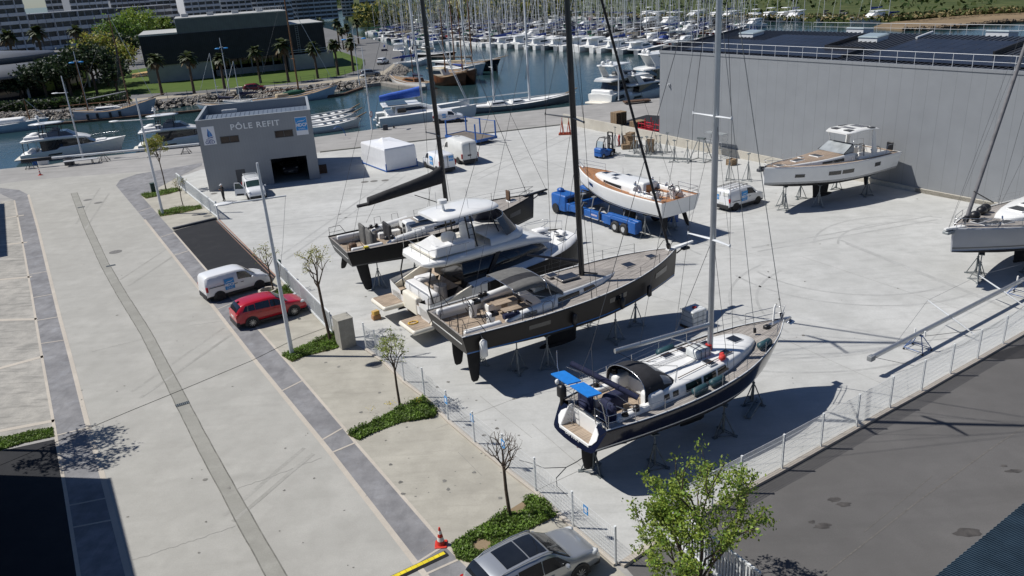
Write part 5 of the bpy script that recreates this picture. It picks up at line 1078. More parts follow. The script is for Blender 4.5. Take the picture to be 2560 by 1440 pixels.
class Yacht:
    def __init__(s, name, label, org, az, L, beam, sheer, zw, zk, stripes, hullm, rake=.45, tr=.25, cat='sailing yacht', group=None, flare=.9, full=1.0, bow0=.02, bulw=.05, notch=None):
        s.root = empty(name, org, az, label, cat, group); s.L = L; s.beam = beam; s.sheer = sheer; s.zw = zw; s.zk = zk; s.rake = rake; s.tr = tr; s.flare = flare; s.bow0 = bow0
        N = 30; xs = [L*(1-(1-i/N)**1.25) if False else L*i/N for i in range(N+1)]; xs = xs[:-1]+[L*.985, L]; s.rows = []
        rings = []; nst = len(stripes)
        for x in xs:
            t = x/L; b = s.hb(x); z1 = s.zs(x); zq = sinterp(zw, t); zb = min(sinterp(zk, t), zq-.02); bw = b*lerp(flare, .62, max(0, (t-.55)/.45)**1.3)
            pts = [(b*.96, z1+bulw), (b, z1+bulw), (b, z1-.02)]
            for k in (.72,.45,.2): z = lerp(zq+stripes[0][0], z1, k); u = (z-zq)/(z1-zq); pts.append((lerp(bw, b, u**.7), z))
            for (dz, mi) in stripes: u = max(0, dz/(z1-zq)); pts.append((lerp(bw, b, u**.7), zq+dz))
            pts.append((bw, zq))
            for a in (.25,.5,.75): th = a*pi/2; pts.append((bw*cos(th)**full, zq-(zq-zb)*sin(th)))
            pts.append((0, zb))
            def px_(z):
                u = max(0, min(1, (z-zb)/(z1-zb))); e = -rake*(1-u)**1.2*max(0, (t-.45)/.55)**2.2
                e += tr*(1-u)*(max(0, (.25-t)/.25))**1.5 if tr > 0 else tr*(1-u)*(max(0, (.2-t)/.2))**1.5
                return x+e
            rings.append([(px_(z), -y, z) for y, z in pts]+[(px_(z), y, z) for y, z in pts[-2::-1]])
        n = len(pts); ms = [0]*5+[0]; 
        # material per row: j-th strip between point j and j+1
        mrow = [1, 0, 0, 0, 0, 0]+[q[1] for q in stripes]+[2 if False else 3]*4
        mrow = [1, 0, 0, 0, 0, 0]+[q[1] for q in stripes]; mrow += [3]*(n-1-len(mrow))
        b_ = MB(); tot = len(rings[0])
        b_.loft(rings, closed=False, cap0=False, cap1=False, mf=lambda i, j: mrow[j] if j < n-1 else mrow[tot-2-j])
        r0 = rings[0]; cap = list(r0)
        if notch:
            hw, zn = notch; xa = lambda z: r0[0][0]+(r0[tot//2][0]-r0[0][0])*(r0[0][2]-z)/(r0[0][2]-r0[tot//2][2]); zt = r0[0][2]
            cap += [(xa(zt), hw, zt), (xa(zn), hw, zn), (xa(zn), -hw, zn), (xa(zt), -hw, zt)]
        b_.add(cap, [tuple(range(len(cap)-1, -1, -1))], 0); b_.add(rings[-1], [tuple(range(tot))], 0)
        s.hull = b_.build('hull', hullm, s.root); s.r0 = r0
    def hb(s, x): return max(s.bow0, sinterp(s.beam, x/s.L))
    def zs(s, x): return sinterp(s.sheer, x/s.L)
    def deck(s, m_, well=None, y=.955, x0=.02, x1=None, wellm=None, camber=.05):
        "deck sheet with an open cockpit well: (x0, x1, half width, floor z)"
        b = MB(); x1 = x1 or s.L*.992; N = 32; xs = sorted(set([lerp(x0, x1, i/N) for i in range(N+1)]+([well[0], well[1]] if well else [])))
        def row(x):
            h = s.hb(x)*y; z = s.zs(x)
            if well:
                c = min(well[2], h*.97); return [(x,-h,z),(x,-c,z+camber*.4),(x,0,z+camber),(x,c,z+camber*.4),(x,h,z)]
            return [(x,-h,z),(x,-h*.5,z+camber*.7),(x,0,z+camber),(x,h*.5,z+camber*.7),(x,h,z)]
        R = [row(x) for x in xs]; vs = [p for r in R for p in r]; fs = []
        for i in range(len(xs)-1):
            for j in range(4):
                if well and j in (1, 2) and well[0]-1e-6 <= xs[i] and xs[i+1] <= well[1]+1e-6: continue
                a = i*5+j; fs.append((a, a+5, a+6, a+1))
        b.add(vs, fs); o = b.build('deck', m_, s.root)
        if well:
            w0, w1, c, zf = well; wi = [x for x in xs if w0-1e-6 <= x <= w1+1e-6]; b = MB()
            for k in range(len(wi)-1):
                x_, q = wi[k], wi[k+1]; ca, cb = min(c, s.hb(x_)*y*.97), min(c, s.hb(q)*y*.97); za, zb = s.zs(x_)+camber*.4, s.zs(q)+camber*.4
                b.add([(x_,-ca,zf),(q,-cb,zf),(q,-cb,zb),(x_,-ca,za),(x_,ca,zf),(q,cb,zf),(q,cb,zb),(x_,ca,za)], [(0,3,2,1),(4,5,6,7)]); b.add([(x_,-ca,zf),(q,-cb,zf),(q,cb,zf),(x_,ca,zf)], [(0,1,2,3)], 1)
            ca = min(c, s.hb(w1)*y*.97); b.add([(w1,-ca,zf),(w1,ca,zf),(w1,ca,s.zs(w1)+camber*.4),(w1,0,s.zs(w1)+camber),(w1,-ca,s.zs(w1)+camber*.4)], [(4,3,2,1,0)])
            if w0 > .1: ca = min(c, s.hb(w0)*y*.97); b.add([(w0,-ca,zf),(w0,ca,zf),(w0,ca,s.zs(w0)+camber*.4),(w0,-ca,s.zs(w0)+camber*.4)], [(0,1,2,3)])
            b.build('cockpit', wellm or [WHITE, m_], s.root)
        return o
    def house(s, name, xs, ws, hs, m_, mtop=None, inset=.16, z0=-.02, tops=None):
        "low deckhouse lofted along x: stations, half widths, heights above the sheer"
        rings = []
        for x, w_, h in zip(xs, ws, hs):
            z = s.zs(x)+z0; zt = z+h+.03; r = min(.12, h*.5)
            h_ = [(w_, z), (w_-inset*h*.45, lerp(z, zt, .55)), (w_-inset*h, zt-r*.6), (w_-inset*h-r*.55, zt-r*.12), (w_*.45, zt+.035), (0, zt+.05)]
            rings.append([(x, -y, q) for y, q in h_]+[(x, y, q) for y, q in h_[-2::-1]])
        n = len(rings[0]); b = MB(); b.loft(rings, closed=False, cap0=True, cap1=True, mf=(lambda i, j: 1 if 3 <= j <= n-5 else 0) if mtop else None)
        s.hx = (xs, ws, hs, inset, z0); return b.build(name, [m_, mtop] if mtop else m_, s.root)
    def hside(s, x, f, sd, off=.012):
        xs, ws, hs, ins, z0 = s.hx; w_ = interp(list(zip(xs, ws)), x); h = interp(list(zip(xs, hs)), x); z = s.zs(x)+z0; zt = z+h+.03; r = min(.12, h*.5)
        zm = lerp(z, zt, .55); zq = lerp(z, zt-r*.6, f); y = w_-ins*h*.45*(zq-z)/(zm-z) if zq <= zm else lerp(w_-ins*h*.45, w_-ins*h, (zq-zm)/(zt-r*.6-zm))
        return (x, sd*(y+off), lerp(z, zt-r*.6, f))
    def htop(s, x, yf, off=.012):
        xs, ws, hs, ins, z0 = s.hx; h = interp(list(zip(xs, hs)), x); return s.zs(x)+z0+h+.03+.05*(1-abs(yf))+off
    def hwin(s, x0, x1, f0, f1, m_=GLASS, name='window', n=6, sl=(0,0), sides=(-1,1), parent=None):
        for sd in sides:
            b = MB(); lo = [s.hside(lerp(x0, x1, i/n), f0, sd) for i in range(n+1)]; hi = [s.hside(lerp(x0+sl[0], x1+sl[1], i/n), f1, sd) for i in range(n+1)]
            b.add(lo+hi, [(i, i+1, n+2+i, n+1+i) for i in range(n)]); b.build(name, m_, s.root)
    def hatch(s, x, y, w_, l, z=None, m_=WIN, frame=WHITE2):
        z = s.zs(x)+.05 if z is None else z
        o = MB().rbox(x-l/2-.05, x+l/2+.05, y-w_/2-.05, y+w_/2+.05, z-.04, z+.035, .03).build('hatch', frame, s.root); MB().rbox(x-l/2, x+l/2, y-w_/2, y+w_/2, z+.02, z+.045, .02).build('pane', m_, o)
    def hullwin(s, x0, x1, z0, z1, m_=GLASS, sides=(-1,1), zwf=None, name='hull_window'):
        for sd in sides:
            b = MB(); n = 5; pts = []
            for zz in (z0, z1):
                for i in range(n+1):
                    x = lerp(x0, x1, i/n); t = x/s.L; zq = sinterp(s.zw, t); zt = s.zs(x); bw = s.hb(x)*lerp(s.flare, .62, max(0, (t-.55)/.45)**1.3); z = lerp(zq, zt, zz); u = zz
                    pts.append((x, sd*(lerp(bw, s.hb(x), u**.7)+.014), z))
            b.add(pts, [(i, i+1, n+2+i, n+1+i) for i in range(n)]); b.build(name, m_, s.root)
    def toerail(s, m_, w_=.05, h=.05, x0=0, x1=None):
        b = MB(); N = 24; x1 = x1 or s.L*.99
        for sd in (-1, 1): b.tube([(x, sd*(s.hb(x)-.03), s.zs(x)+.06) for x in [lerp(x0, x1, i/N) for i in range(N+1)]], h*.6, 5)
        b.build('toe_rail', m_, s.root)
    def lifelines(s, xs, m_=STEEL, h=.62, pul=True, push=True, wires=True, r=.011):
        for sd in (-1, 1):
            for x in xs: y = sd*(s.hb(x)-.07); MB().tube([(x,y,s.zs(x)+.03),(x,y,s.zs(x)+h)], r*1.4, 5).build('stanchion', m_, s.root)
            if wires:
                b = MB()
                for f in (.98,.55): b.tube([(x, sd*(s.hb(x)-.07), s.zs(x)+h*f) for x in xs], .006, 4)
                b.build('lifeline', m_, s.root)
        if pul:
            xa = xs[-1]; b = MB(); L = s.L
            for f in (1.0,.5): b.tube([(xa,-s.hb(xa)+.07,s.zs(xa)+h*f),(L*.965,-max(.1, s.hb(L*.965)-.05),s.zs(L)+h*f),(L*1.0,0,s.zs(L)+h*f+.02),(L*.965,max(.1, s.hb(L*.965)-.05),s.zs(L)+h*f),(xa,s.hb(xa)-.07,s.zs(xa)+h*f)], r*1.5, 5)
            for sd in (-1, 1): b.tube([(L*.965,sd*max(.1, s.hb(L*.965)-.05),s.zs(L)),(L*.965,sd*max(.1, s.hb(L*.965)-.05),s.zs(L)+h)], r*1.4, 5)
            b.build('pulpit', m_, s.root)
        if push:
            for sd in (-1, 1):
                xa = xs[0]; b = MB(); y0 = s.hb(.15)-.08
                for f in (1.0,.52): b.tube([(xa,sd*(s.hb(xa)-.07),s.zs(xa)+h*f),(.12,sd*y0,s.zs(0)+h*f),(.10,sd*y0*.45,s.zs(0)+h*f)], r*1.5, 5)
                for p in ((.12,sd*y0),(.10,sd*y0*.45)): b.tube([(p[0],p[1],s.zs(0)),(p[0],p[1],s.zs(0)+h)], r*1.4, 5)
                b.build('pushpit', m_, s.root)
    def mast(s, x, z0, h, ra, m_, spreaders=(), lean=(0,0), spm=None, sweep=.55):
        top = (x+lean[0], lean[1], z0+h); b = MB(); N = 10; rs = []
        for i in range(5):
            t = i/4; k = lerp(1, .72, max(0, t-.6)/.4); c = (lerp(x, top[0], t), lerp(0, top[1], t), z0+h*t)
            rs.append([(c[0]+ra*1.35*k*cos(2*pi*j/N), c[1]+ra*k*sin(2*pi*j/N), c[2]) for j in range(N)])
        b.loft(rs); s.mst = b.build('mast', m_, s.root); s.mx = x; s.mz = z0; s.mh = h; s.mtop = top; s.sp = []
        for (zf, w_) in spreaders:
            t = (zf-z0)/h; c = Vector((lerp(x, top[0], t), lerp(0, top[1], t), zf))
            for sd in (-1, 1):
                e = c+Vector((-w_*sweep, sd*w_, .06)); q = MB(); d = e-c; n = 6; q.loft([[(p.x+a*1.6*cos(2*pi*j/n)*.05, p.y, p.z+a*sin(2*pi*j/n)*.03) for j in range(n)] for p, a in ((c, 1.5), (e, .8))]); q.tube([e-Vector((0,0,.05)), e+Vector((0,0,.07))], .04, 5); q.build('spreader', spm or m_, s.mst)
            s.sp.append((c, w_, sweep))
    def wire(s, pts, r=.012, m_=GREYD, name='stay'): MB().tube(pts, r, 4).build(name, m_, s.root)
    def shrouds(s, x, r=.011, m_=GREYD, chain=None):
        for sd in (-1, 1):
            y = (chain or s.hb(x)-.12)*sd; pts = [(x, y, s.zs(x)+.05)]+[(c.x-w_*sw, sd*w_+c.y, c.z+.06) for c, w_, sw in s.sp]+[(s.mtop[0], s.mtop[1]+sd*.05, s.mtop[2]-.5)]
            s.wire(pts, r, m_, 'shroud')
            if s.sp: c = s.sp[0][0]; s.wire([(x-.3, y, s.zs(x)+.05), (c.x, c.y+sd*.06, c.z-.1)], r, m_, 'shroud')
            for (c, w_, sw), nx in zip(s.sp, [q[0] for q in s.sp[1:]]+[Vector(s.mtop)]): s.wire([(c.x-w_*sw, sd*w_+c.y, c.z+.06), (nx.x, nx.y+sd*.05, nx.z-.2)], r*.8, m_, 'shroud')
    def wheel_(s, x, y, z, r=.45, m_=BLACK, ped=WHITE2, cover=None):
        w_ = empty_part('steering_position', s.root, (x, y, z))
        if cover:
            b = MB(); b.rbox(-.28,.18,-.30,.30,-.05,.55,.16); b.rbox(-.10,.14,-r*.9,r*.9,.25,.55+r*1.1,.12); b.build('wheel_cover', cover, w_); return
        b = MB(); b.hexa([(-.05,-.13,0),(.25,-.13,0),(.25,.13,0),(-.05,.13,0),(.0,-.16,.75),(.35,-.16,.75),(.35,.16,.75),(.0,.16,.75)]); b.rbox(-.02,.40,-.2,.2,.75,.90,.05); b.build('pedestal', ped, w_)
        b = MB(); c = Vector((-.12,0,.62)); N = 22; R = Matrix.Rotation(R_(-14), 3, 'Y')
        b.tube([c+R @ Vector((0, r*cos(2*pi*k/N), r*sin(2*pi*k/N))) for k in range(N+1)], .024, 5, cap=False)
        for k in range(5): b.tube([c, c+R @ Vector((0, r*cos(2*pi*k/5+.3), r*sin(2*pi*k/5+.3)))], .010, 4)
        b.tube([c, c+Vector((.14,0,0))], .03, 6); b.build('steering_wheel', m_, w_)
    def winch(s, x, y, z, r=.10):
        MB().cyl((x,y,z),(x,y,z+.09), r*1.25, r*1.05, 12).cyl((x,y,z+.09),(x,y,z+.20), r*.8, r*.95, 12).cyl((x,y,z+.2),(x,y,z+.24), r*1.0, r*.6, 12).build('winch', BLACK if r > .11 else STEEL, s.root)
    def keel(s, x0, x1, ztop, zbot, th=.16, bulb=True, y=0, m_=ANTIF, drop=.4):
        b = MB(); rs = []
        for z, a, c in ((ztop, x0, x1), (lerp(ztop, zbot, .5), x0+drop*.5, x1-.1), (zbot+.12, x0+drop, x1-.18)):
            n = 12; rs.append([(lerp(a, c, .5+.5*cos(2*pi*j/n)), y+th*.5*sin(2*pi*j/n)*(1.25 if cos(2*pi*j/n) > 0 else .8), z) for j in range(n)])
        b.loft(rs); b.build('keel', m_, s.root)
        if bulb: q = MB(); q.ell(((x0+x1)/2-.25, y, zbot+.2), ((x1-x0)*.56, .26, .16), 14, 8); q.build('keel_bulb', m_, s.root)
    def rudder(s, x0, x1, ztop, zbot, y=0, cant=0, m_=ANTIF, rk=.15):
        b = MB(); rs = []
        for f, k in ((0,1),(.6,.85),(.93,.6),(1,.35)):
            n = 10; z = lerp(ztop, zbot, f); cx = (x0+x1)/2-rk*f; w_ = (x1-x0)/2*k; rs.append([(cx+w_*cos(2*pi*j/n), y+cant*f+.05*k*sin(2*pi*j/n), z) for j in range(n)])
        b.loft(rs); b.build('rudder', m_, s.root)
    def props(s, spots, label, m_=GALV, zoff=0.0):
        "boat stands under the hull: things of their own, standing on the ground"
        M = s.root.matrix_basis; k = 0
        for x, y, nm in spots:
            t = x/s.L; zq = sinterp(s.zw, t); zb = sinterp(s.zk, t); bw = s.hb(x)*.9; u = min(.98, abs(y)/bw); z = zq-(zq-zb)*math.sqrt(1-u*u)
            p = M @ Vector((x, y, 0)); boat_stand((p.x, p.y, 0), s.root.rotation_euler.z+x+y, round(z-.01, 1), 'boat stand '+nm+' '+label, 'boat stands under the yachts', m_)
def empty_part(name, parent, loc, rz=0):
    o = bpy.data.objects.new(name, None); COL.objects.link(o); o.parent = parent; o.location = loc; o.rotation_euler.z = rz; o.empty_display_size = .2; return o
def fin(y):
    y.root.location.z = 0
V2 = lambda a: Vector((cos(a), sin(a), 0))
# ---------------------------------------------------------------- the navy cruising yacht
az = R_(31.6)
Y = Yacht('sailing_yacht', 'navy blue sailing yacht with a black sprayhood and blue solar panels over the stern', Vector((2.47,27.06,0)), az, 11.9,
  [(0,1.52),(.15,1.80),(.35,1.98),(.5,1.98),(.65,1.80),(.8,1.30),(.9,.78),(.97,.26),(1,.03)], [(0,2.78),(.3,2.76),(.6,2.95),(.85,3.28),(1,3.52)],
  [(0,1.95),(.5,1.86),(1,2.02)], [(0,1.78),(.12,1.58),(.45,1.32),(.8,1.62),(.95,1.90),(1,2.0)], [(.22,0),(.14,1),(.07,0)], [NAVY, STRW, NAVY, ANTIF], rake=1.0, tr=-.62, flare=.86, notch=(.95, 2.06))
C0 = Y; rt = Y.root
# sugar-scoop stern
TX = lambda z: -.62*(1-(z-1.78)/1.05)
b = MB(); b.bx(-.42,.16,-.90,.90,2.03,2.07); b.build('boarding_step', TEAKS, rt)
b = MB(); b.bx(.16,.22,-.97,.97,2.0,2.72); b.bx(-.49,-.42,-.95,.95,1.98,2.085)
for sd in (-1, 1):
    b.add([(TX(2.03)-.02,sd*.94,2.02),(.2,sd*.94,2.02),(.2,sd*.94,2.86),(TX(2.86)-.02,sd*.94,2.86),(TX(2.03)-.02,sd*.90,2.02),(.2,sd*.90,2.02),(.2,sd*.90,2.86),(TX(2.86)-.02,sd*.90,2.86)], [(0,1,2,3),(7,6,5,4),(0,3,7,4),(3,2,6,7)])
    o_ = [(.92,2.06),(1.08,2.14),(1.24,2.36),(1.20,2.56),(1.02,2.70),(.92,2.72)]; n_ = len(o_)
    b.add([(TX(z)-.03, sd*y, z) for y, z in o_]+[(TX(z)+.03, sd*y, z) for y, z in o_], [tuple(range(n_)), tuple(range(2*n_-1, n_-1, -1))]+[(i, n_+i, n_+(i+1) % n_, (i+1) % n_) for i in range(n_)])
b.build('stern_moulding', WHITE, rt)
for k, (tx, sz, zz, yy) in enumerate((('JOLASRA', .20, 1.90, .05),)):
    text_obj(tx, sz, STRW, rt, Matrix.Translation((-.515,yy,1.925)) @ Matrix.Rotation(-pi/2, 4, 'Z') @ Matrix.Rotation(pi/2, 4, 'X') , 'lettering', .004, .004, 1.2)
MB().hexa([(-.525,-.55,1.80),(-.515,-.55,1.80),(-.515,.5,1.80),(-.525,.5,1.80),(-.525,-.55,1.83),(-.515,-.55,1.83),(-.515,.5,1.83),(-.525,.5,1.83)]).build('name_stripe', STRW, rt)
b = MB(); b.T = Matrix.Translation((-.50,-.25,1.70)) @ Matrix.Rotation(pi/2, 4, 'Y'); b.loft([[(r*cos(2*pi*j/12), r*sin(2*pi*j/12), 0) for j in range(12)] for r in (.045,.08)], cap0=False, cap1=False); b.build('stern_emblem', REDP, rt)
Y.deck(TEAKG, (.30,3.1,1.12,2.42), x0=.22, wellm=[WHITE, TEAKS]); Y.toerail(ALUW, .05, .045)
Y.house('coachroof', [2.95,3.3,4.2,5.5,6.8,8.0,8.8,9.3,9.55], [1.30,1.34,1.38,1.36,1.25,1.02,.80,.55,.30], [.52,.56,.56,.53,.48,.40,.32,.22,.06], WHITE)
Y.hwin(4.3,5.2,.28,.95); Y.hwin(5.32,6.1,.28,.95); Y.hwin(6.2,6.95,.30,.95,sl=(0,-.25)); Y.hwin(3.15,3.42,.35,.8); Y.hwin(3.6,3.9,.35,.8)
for x, y, w_, l in ((8.55,0,.55,.5),(7.35,.55,.34,.34),(7.35,-.62,.34,.34),(6.15,.75,.5,.34),(6.15,-.80,.5,.34),(5.3,.85,.34,.5)): Y.hatch(x, y, w_, l, Y.htop(x, .5), WIN, GREYL)
# cockpit furniture
b = MB()
for sd in (-1, 1):
    b.rbox(.75,2.6,sd*1.12-.18,sd*1.12+.18,2.7,2.98,.08); b.rbox(1.15,2.95,sd*.86-.24,sd*.86+.24,2.42,2.78,.06)
    b.rbox(2.35,3.15,sd*1.02-.34,sd*1.02+.34,2.7,3.42,.14)
b.build('cockpit_coaming', WHITE, rt)
b = MB()
for sd in (-1, 1): b.bx(1.2,2.9,sd*.84-.2,sd*.84+.2,2.785,2.80)
b.build('seat_teak', TEAKS, rt)
Y.wheel_(.70,-.72,2.42,.5,cover=CANVASN); Y.wheel_(.70,.72,2.42,.5,cover=CANVASN)
MB().rbox(1.15,2.2,-.28,.28,2.75,3.25,.12).bx(1.3,2.0,-.1,.1,2.42,2.78).build('table_cover', CANVASN, rt)
for x, y, z in ((2.5,-1.05,3.44),(2.5,1.05,3.44),(1.7,-1.25,2.99),(1.7,1.25,2.99),(1.1,-1.28,2.99),(3.2,.6,3.42)): Y.winch(x, y, z, .12)
# sprayhood
def sprayhood(Y, xa, xf, hw, zb, zt, m_, vinyl=True, name='sprayhood', zf=None):
    rs = []; zf = zf or zb
    for f in [k/7 for k in range(8)]:
        x = lerp(xa, xf, f); z = lerp(zt, zf+.04, max(0, (f-.30)/.70)**1.7); w_ = hw*lerp(1, .84, f**2); N = 12
        rs.append([(x+ (.10*(1-f))*sin(pi*k/N), -w_*cos(pi*k/N)*(1.0), lerp(zb, z, min(1, sin(pi*k/N)**.55))) for k in range(N+1)])
    b = MB(); b.loft(rs, closed=False, cap0=False, cap1=False, mf=(lambda i, j: 1 if vinyl and i >= 4 and i < 6 and j in (1,2,4,5,6,7,9,10) else 0)); o = b.build(name, [m_, VINYL], Y.root)
    MB().tube(rs[0], .018, 5).build('hood_frame', STEEL, o); return o
sprayhood(Y, 2.2, 4.1, 1.22, 3.1, 4.12, CANVASB, True, zf=3.40)
# stern arch with two solar panels
for yc in (.50,-.75):
    b = MB(); b.box((-.38,yc,4.42),(.66,1.12,.05),ry=.12); b.build('solar_panel', BLUEC, rt)
b = MB()
for sd in (-1, 1): b.tube([(.15,sd*1.38,2.8),(-.05,sd*1.3,3.9),(-.25,sd*1.15,4.34)], .022, 6); b.tube([(.15,sd*1.3,3.45),(.55,sd*.9,3.55),(1.0,sd*1.35,3.35)], .018, 5)
b.tube([(-.25,-1.3,4.34),(-.25,1.2,4.34)], .022, 6); b.tube([(-.25,1.15,4.34),(-.28,1.2,4.6),(-.28,1.2,5.3)], .014, 5); b.build('stern_arch', STEEL, rt)
b = MB(); b.rbox(-.18,.14,1.15,1.55,3.1,3.62,.12); b.cyl((-.02,1.35,3.1),(-.05,1.35,2.45), .09, .06, 8); b.build('outboard_motor', BLACK, rt)
b = MB(); b.ell((-.12,1.5,3.72),(.09,.09,.12),8,6); b; b.build('horn', WHITE2, rt)
b = MB()
for yy in (.62,.92): b.tube([(-.10,yy,2.1),(.02,yy,3.0)], .016, 5)
for k in range(4): b.tube([(-.10+.03*k,.62,2.25+.2*k),(-.10+.03*k,.92,2.25+.2*k)], .013, 5)
b.build('boarding_ladder', STEEL, rt)
MB().tube([(.35,1.15,4.55),(1.0,-.05,4.1),(1.75,-1.30,3.55)], .12, 8).build('folded_bimini', CANVASN, rt)
b = MB()
for q in ((.35,1.15,4.5),(1.75,-1.3,3.5)): b.tube([q, (1.75,-1.42,3.0)], .014, 5)
b.tube([(.2,1.2,4.4),(1.9,-1.0,3.4)], .014, 5).tube([(.1,1.1,4.5),(1.9,.9,3.3)], .014, 5); b.build('bimini_frame', STEEL, rt)
# deck gear
b = MB(); b.rbox(5.9,6.75,-.38,.38,Y.htop(6.3,0)+.02,Y.htop(6.3,0)+.36,.12); b.build('liferaft', mat('raft_canister', (.55,.57,.56), .4, .1, 6), rt)
b = MB()
for x in (6.1,6.35,6.6): b.tube([(x,-.42,Y.htop(x,0)),(x,-.40,Y.htop(x,0)+.39),(x,.40,Y.htop(x,0)+.39),(x,.42,Y.htop(x,0))], .014, 4)
b.build('raft_cradle', BLACK, rt)
b = MB(); z = Y.htop(6.6,.6); b.ell((6.75,-.98,z+.12),(.18,.15,.13),10,6).ell((6.86,-.86,z+.18),(.12,.12,.10),8,5); b.build('red_bag', mat('red_bag', (.55,.04,.03), .7, .15, 6), rt)
FEND = mat('petrol_fender', (.020,.062,.075), .5, .15, 4)
for x in (4.75,5.75,9.35): b = MB(); y = -(Y.hb(x)-.30); b.tube([(x-.42,y,Y.zs(x)+.22),(x-.34,y,Y.zs(x)+.22),(x+.34,y+.05,Y.zs(x)+.22),(x+.42,y+.05,Y.zs(x)+.22)], [.05,.17,.17,.05], 10); b.build('fender', FEND, rt)
b = MB(); x = 6.0; b.tube([(x-.5,Y.hb(x)-.3,Y.zs(x)+.24),(x-.42,Y.hb(x)-.3,Y.zs(x)+.24),(x+.42,Y.hb(x)-.3,Y.zs(x)+.24),(x+.5,Y.hb(x)-.3,Y.zs(x)+.24)], [.05,.19,.19,.05], 10); b.build('fender', FEND, rt)
b = MB()
for k, y in enumerate((-.42,-.3,.25,.38,.5)): b.tube([(7.0,y*.3,Y.htop(7,0)+.02),(5.2,y,Y.htop(5.2,.3)+.03),(3.9,y*1.2,Y.htop(4,.3)+.03)], .011, 4)
b.tube([(3.95,-1.05,Y.htop(4,.8)+.02),(4.9,-.2,Y.htop(5,.1)+.05),(3.95,.9,Y.htop(4,.8)+.02)], .012, 4); b.build('halyard', GREYM, rt)
b = MB()
for sd in (-1, 1): b.tube([(4.2,sd*.95,Y.htop(4.2,.8)+.06),(7.6,sd*.78,Y.htop(7.6,.8)+.06)], .018, 5)
b.build('grab_rail', WOODD, rt)
Y.lifelines([1.3,2.7,4.2,5.8,7.4,9.0,10.3]); 
b = MB(); b.bx(10.9,12.15,-.10,.10,3.40,3.52); b.hexa([(11.9,-.05,3.42),(12.35,-.05,3.3),(12.35,.05,3.3),(11.9,.05,3.42),(11.9,-.05,3.55),(12.35,-.05,3.5),(12.35,.05,3.5),(11.9,.05,3.55)]); b.tube([(12.3,0,3.42),(11.75,-.03,3.58)], .035, 6); b.hexa([(12.15,-.2,3.20),(12.45,-.2,3.28),(12.45,.2,3.28),(12.15,.2,3.20),(12.1,-.16,3.26),(12.4,-.16,3.34),(12.4,.16,3.34),(12.1,.16,3.26)]); b.build('anchor', STEEL, rt)
b = MB(); b.tube([(11.35,.18,3.5),(11.4,.2,4.15),(11.48,.2,4.3)], .05, 6); b.build('spinnaker_sock', WHITE2, rt)
b = MB(); b.rbox(10.55,10.85,-.12,.12,3.36,3.55,.05); b.build('windlass', BLACK, rt)
Y.mast(7.05, 3.42, 18.2, .105, ALU, ((8.55,1.15),(13.6,1.0)), (-.25,0), ALUW, .22)
Y.shrouds(6.6); Y.wire([(11.75,0,3.6),(6.9,0,20.8)], .022, GALV, 'forestay'); Y.wire([(9.9,0,3.45),(6.95,0,17.6)], .017, GALV, 'forestay'); Y.wire([(9.9,0,3.42),(9.88,0,3.62)], .09, BLACK, 'furler'); Y.wire([(11.72,0,3.6),(11.66,0,3.85)], .10, BLACK, 'furler')
Y.wire([(-.05,.9,2.85),(.6,.1,5.6),(6.8,0,21.5)], .012, GREYD, 'backstay'); Y.wire([(-.05,-.9,2.85),(.6,.1,5.6)], .012, GREYD, 'backstay'); Y.wire([(3.0,0,5.0),(6.78,0,21.3)], .010, GREYD, 'topping_lift')
b = MB(); b.loft([[(x, y+.075*cos(2*pi*j/8), z+.12*sin(2*pi*j/8)) for j in range(8)] for x, y, z in ((2.1,.50,4.78),(6.95,0,4.70))]); b.build('boom', ALU, rt)
Y.wire([(4.9,.2,4.6),(6.95,0,3.6)], .03, ALU, 'vang'); Y.wire([(2.2,.5,4.7),(2.9,.1,4.2),(3.9,0,3.9)], .012, GREYD, 'mainsheet')
b = MB(); b.cyl((6.95,0,3.5),(6.95,0,3.75), .15, n=8); b.build('mast_collar', REDP, rt)
Y.keel(5.0, 7.0, 1.45, .10, .30, False, drop=.35); Y.rudder(-.15,.80,1.75,.22,rk=.05)
Y.props([(.45,-.0,'behind the rudder'),(2.6,-1.35,'under the near stern quarter'),(3.0,1.3,'under the far stern quarter'),(6.6,-1.35,'beside the keel'),(6.3,1.35,'on the far side of the keel'),(9.6,-.35,'below the bow')], 'of the navy yacht', GALVD)
# ---------------------------------------------------------------- the taupe performance cruiser
az = R_(28.3); S = Vector((-3.6,36.0,0))+Vector((-sin(R_(31)), cos(R_(31)), 0))*(-.15)
Y = Yacht('sailing_yacht', 'big taupe brown sailing yacht with a grey bimini and wide teak stern', S, az, 14.95,
  [(0,2.12),(.2,2.28),(.4,2.34),(.55,2.26),(.7,1.94),(.82,1.42),(.92,.76),(.975,.28),(1,.05)], [(0,3.22),(.3,3.24),(.6,3.44),(.85,3.74),(1,3.92)],
  [(0,2.26),(.4,2.16),(1,2.28)], [(0,2.16),(.1,2.04),(.4,1.66),(.75,1.84),(.93,2.08),(1,2.22)], [(.16,0),(.08,2)], [TAUPE, ALUW, STRB, ANTIF], rake=.12, tr=.28, flare=.93, full=.8)
B0 = Y; rt = Y.root
Y.deck(TEAKG, (.12,5.2,1.72,2.72), wellm=[WHITE, TEAKS]); Y.toerail(WHITE2, .05, .05)
Y.house('coachroof', [4.9,5.4,6.3,7.6,9.0,9.9,10.4], [1.42,1.44,1.42,1.28,.98,.62,.25], [.46,.50,.48,.42,.34,.2,.05], WHITE, TEAKG)
Y.hwin(5.9,7.3,.2,.72); Y.hwin(7.6,8.5,.3,.8,sl=(0,-.15))
for x, y, w_, l, z in ((11.5,0,.62,.62,None),(13.1,0,.5,.5,None),(7.4,.0,.72,1.05,3.96),(6.9,.75,.5,.5,3.95)): Y.hatch(x, y, w_, l, z, WIN, TEAKG)
b = MB()
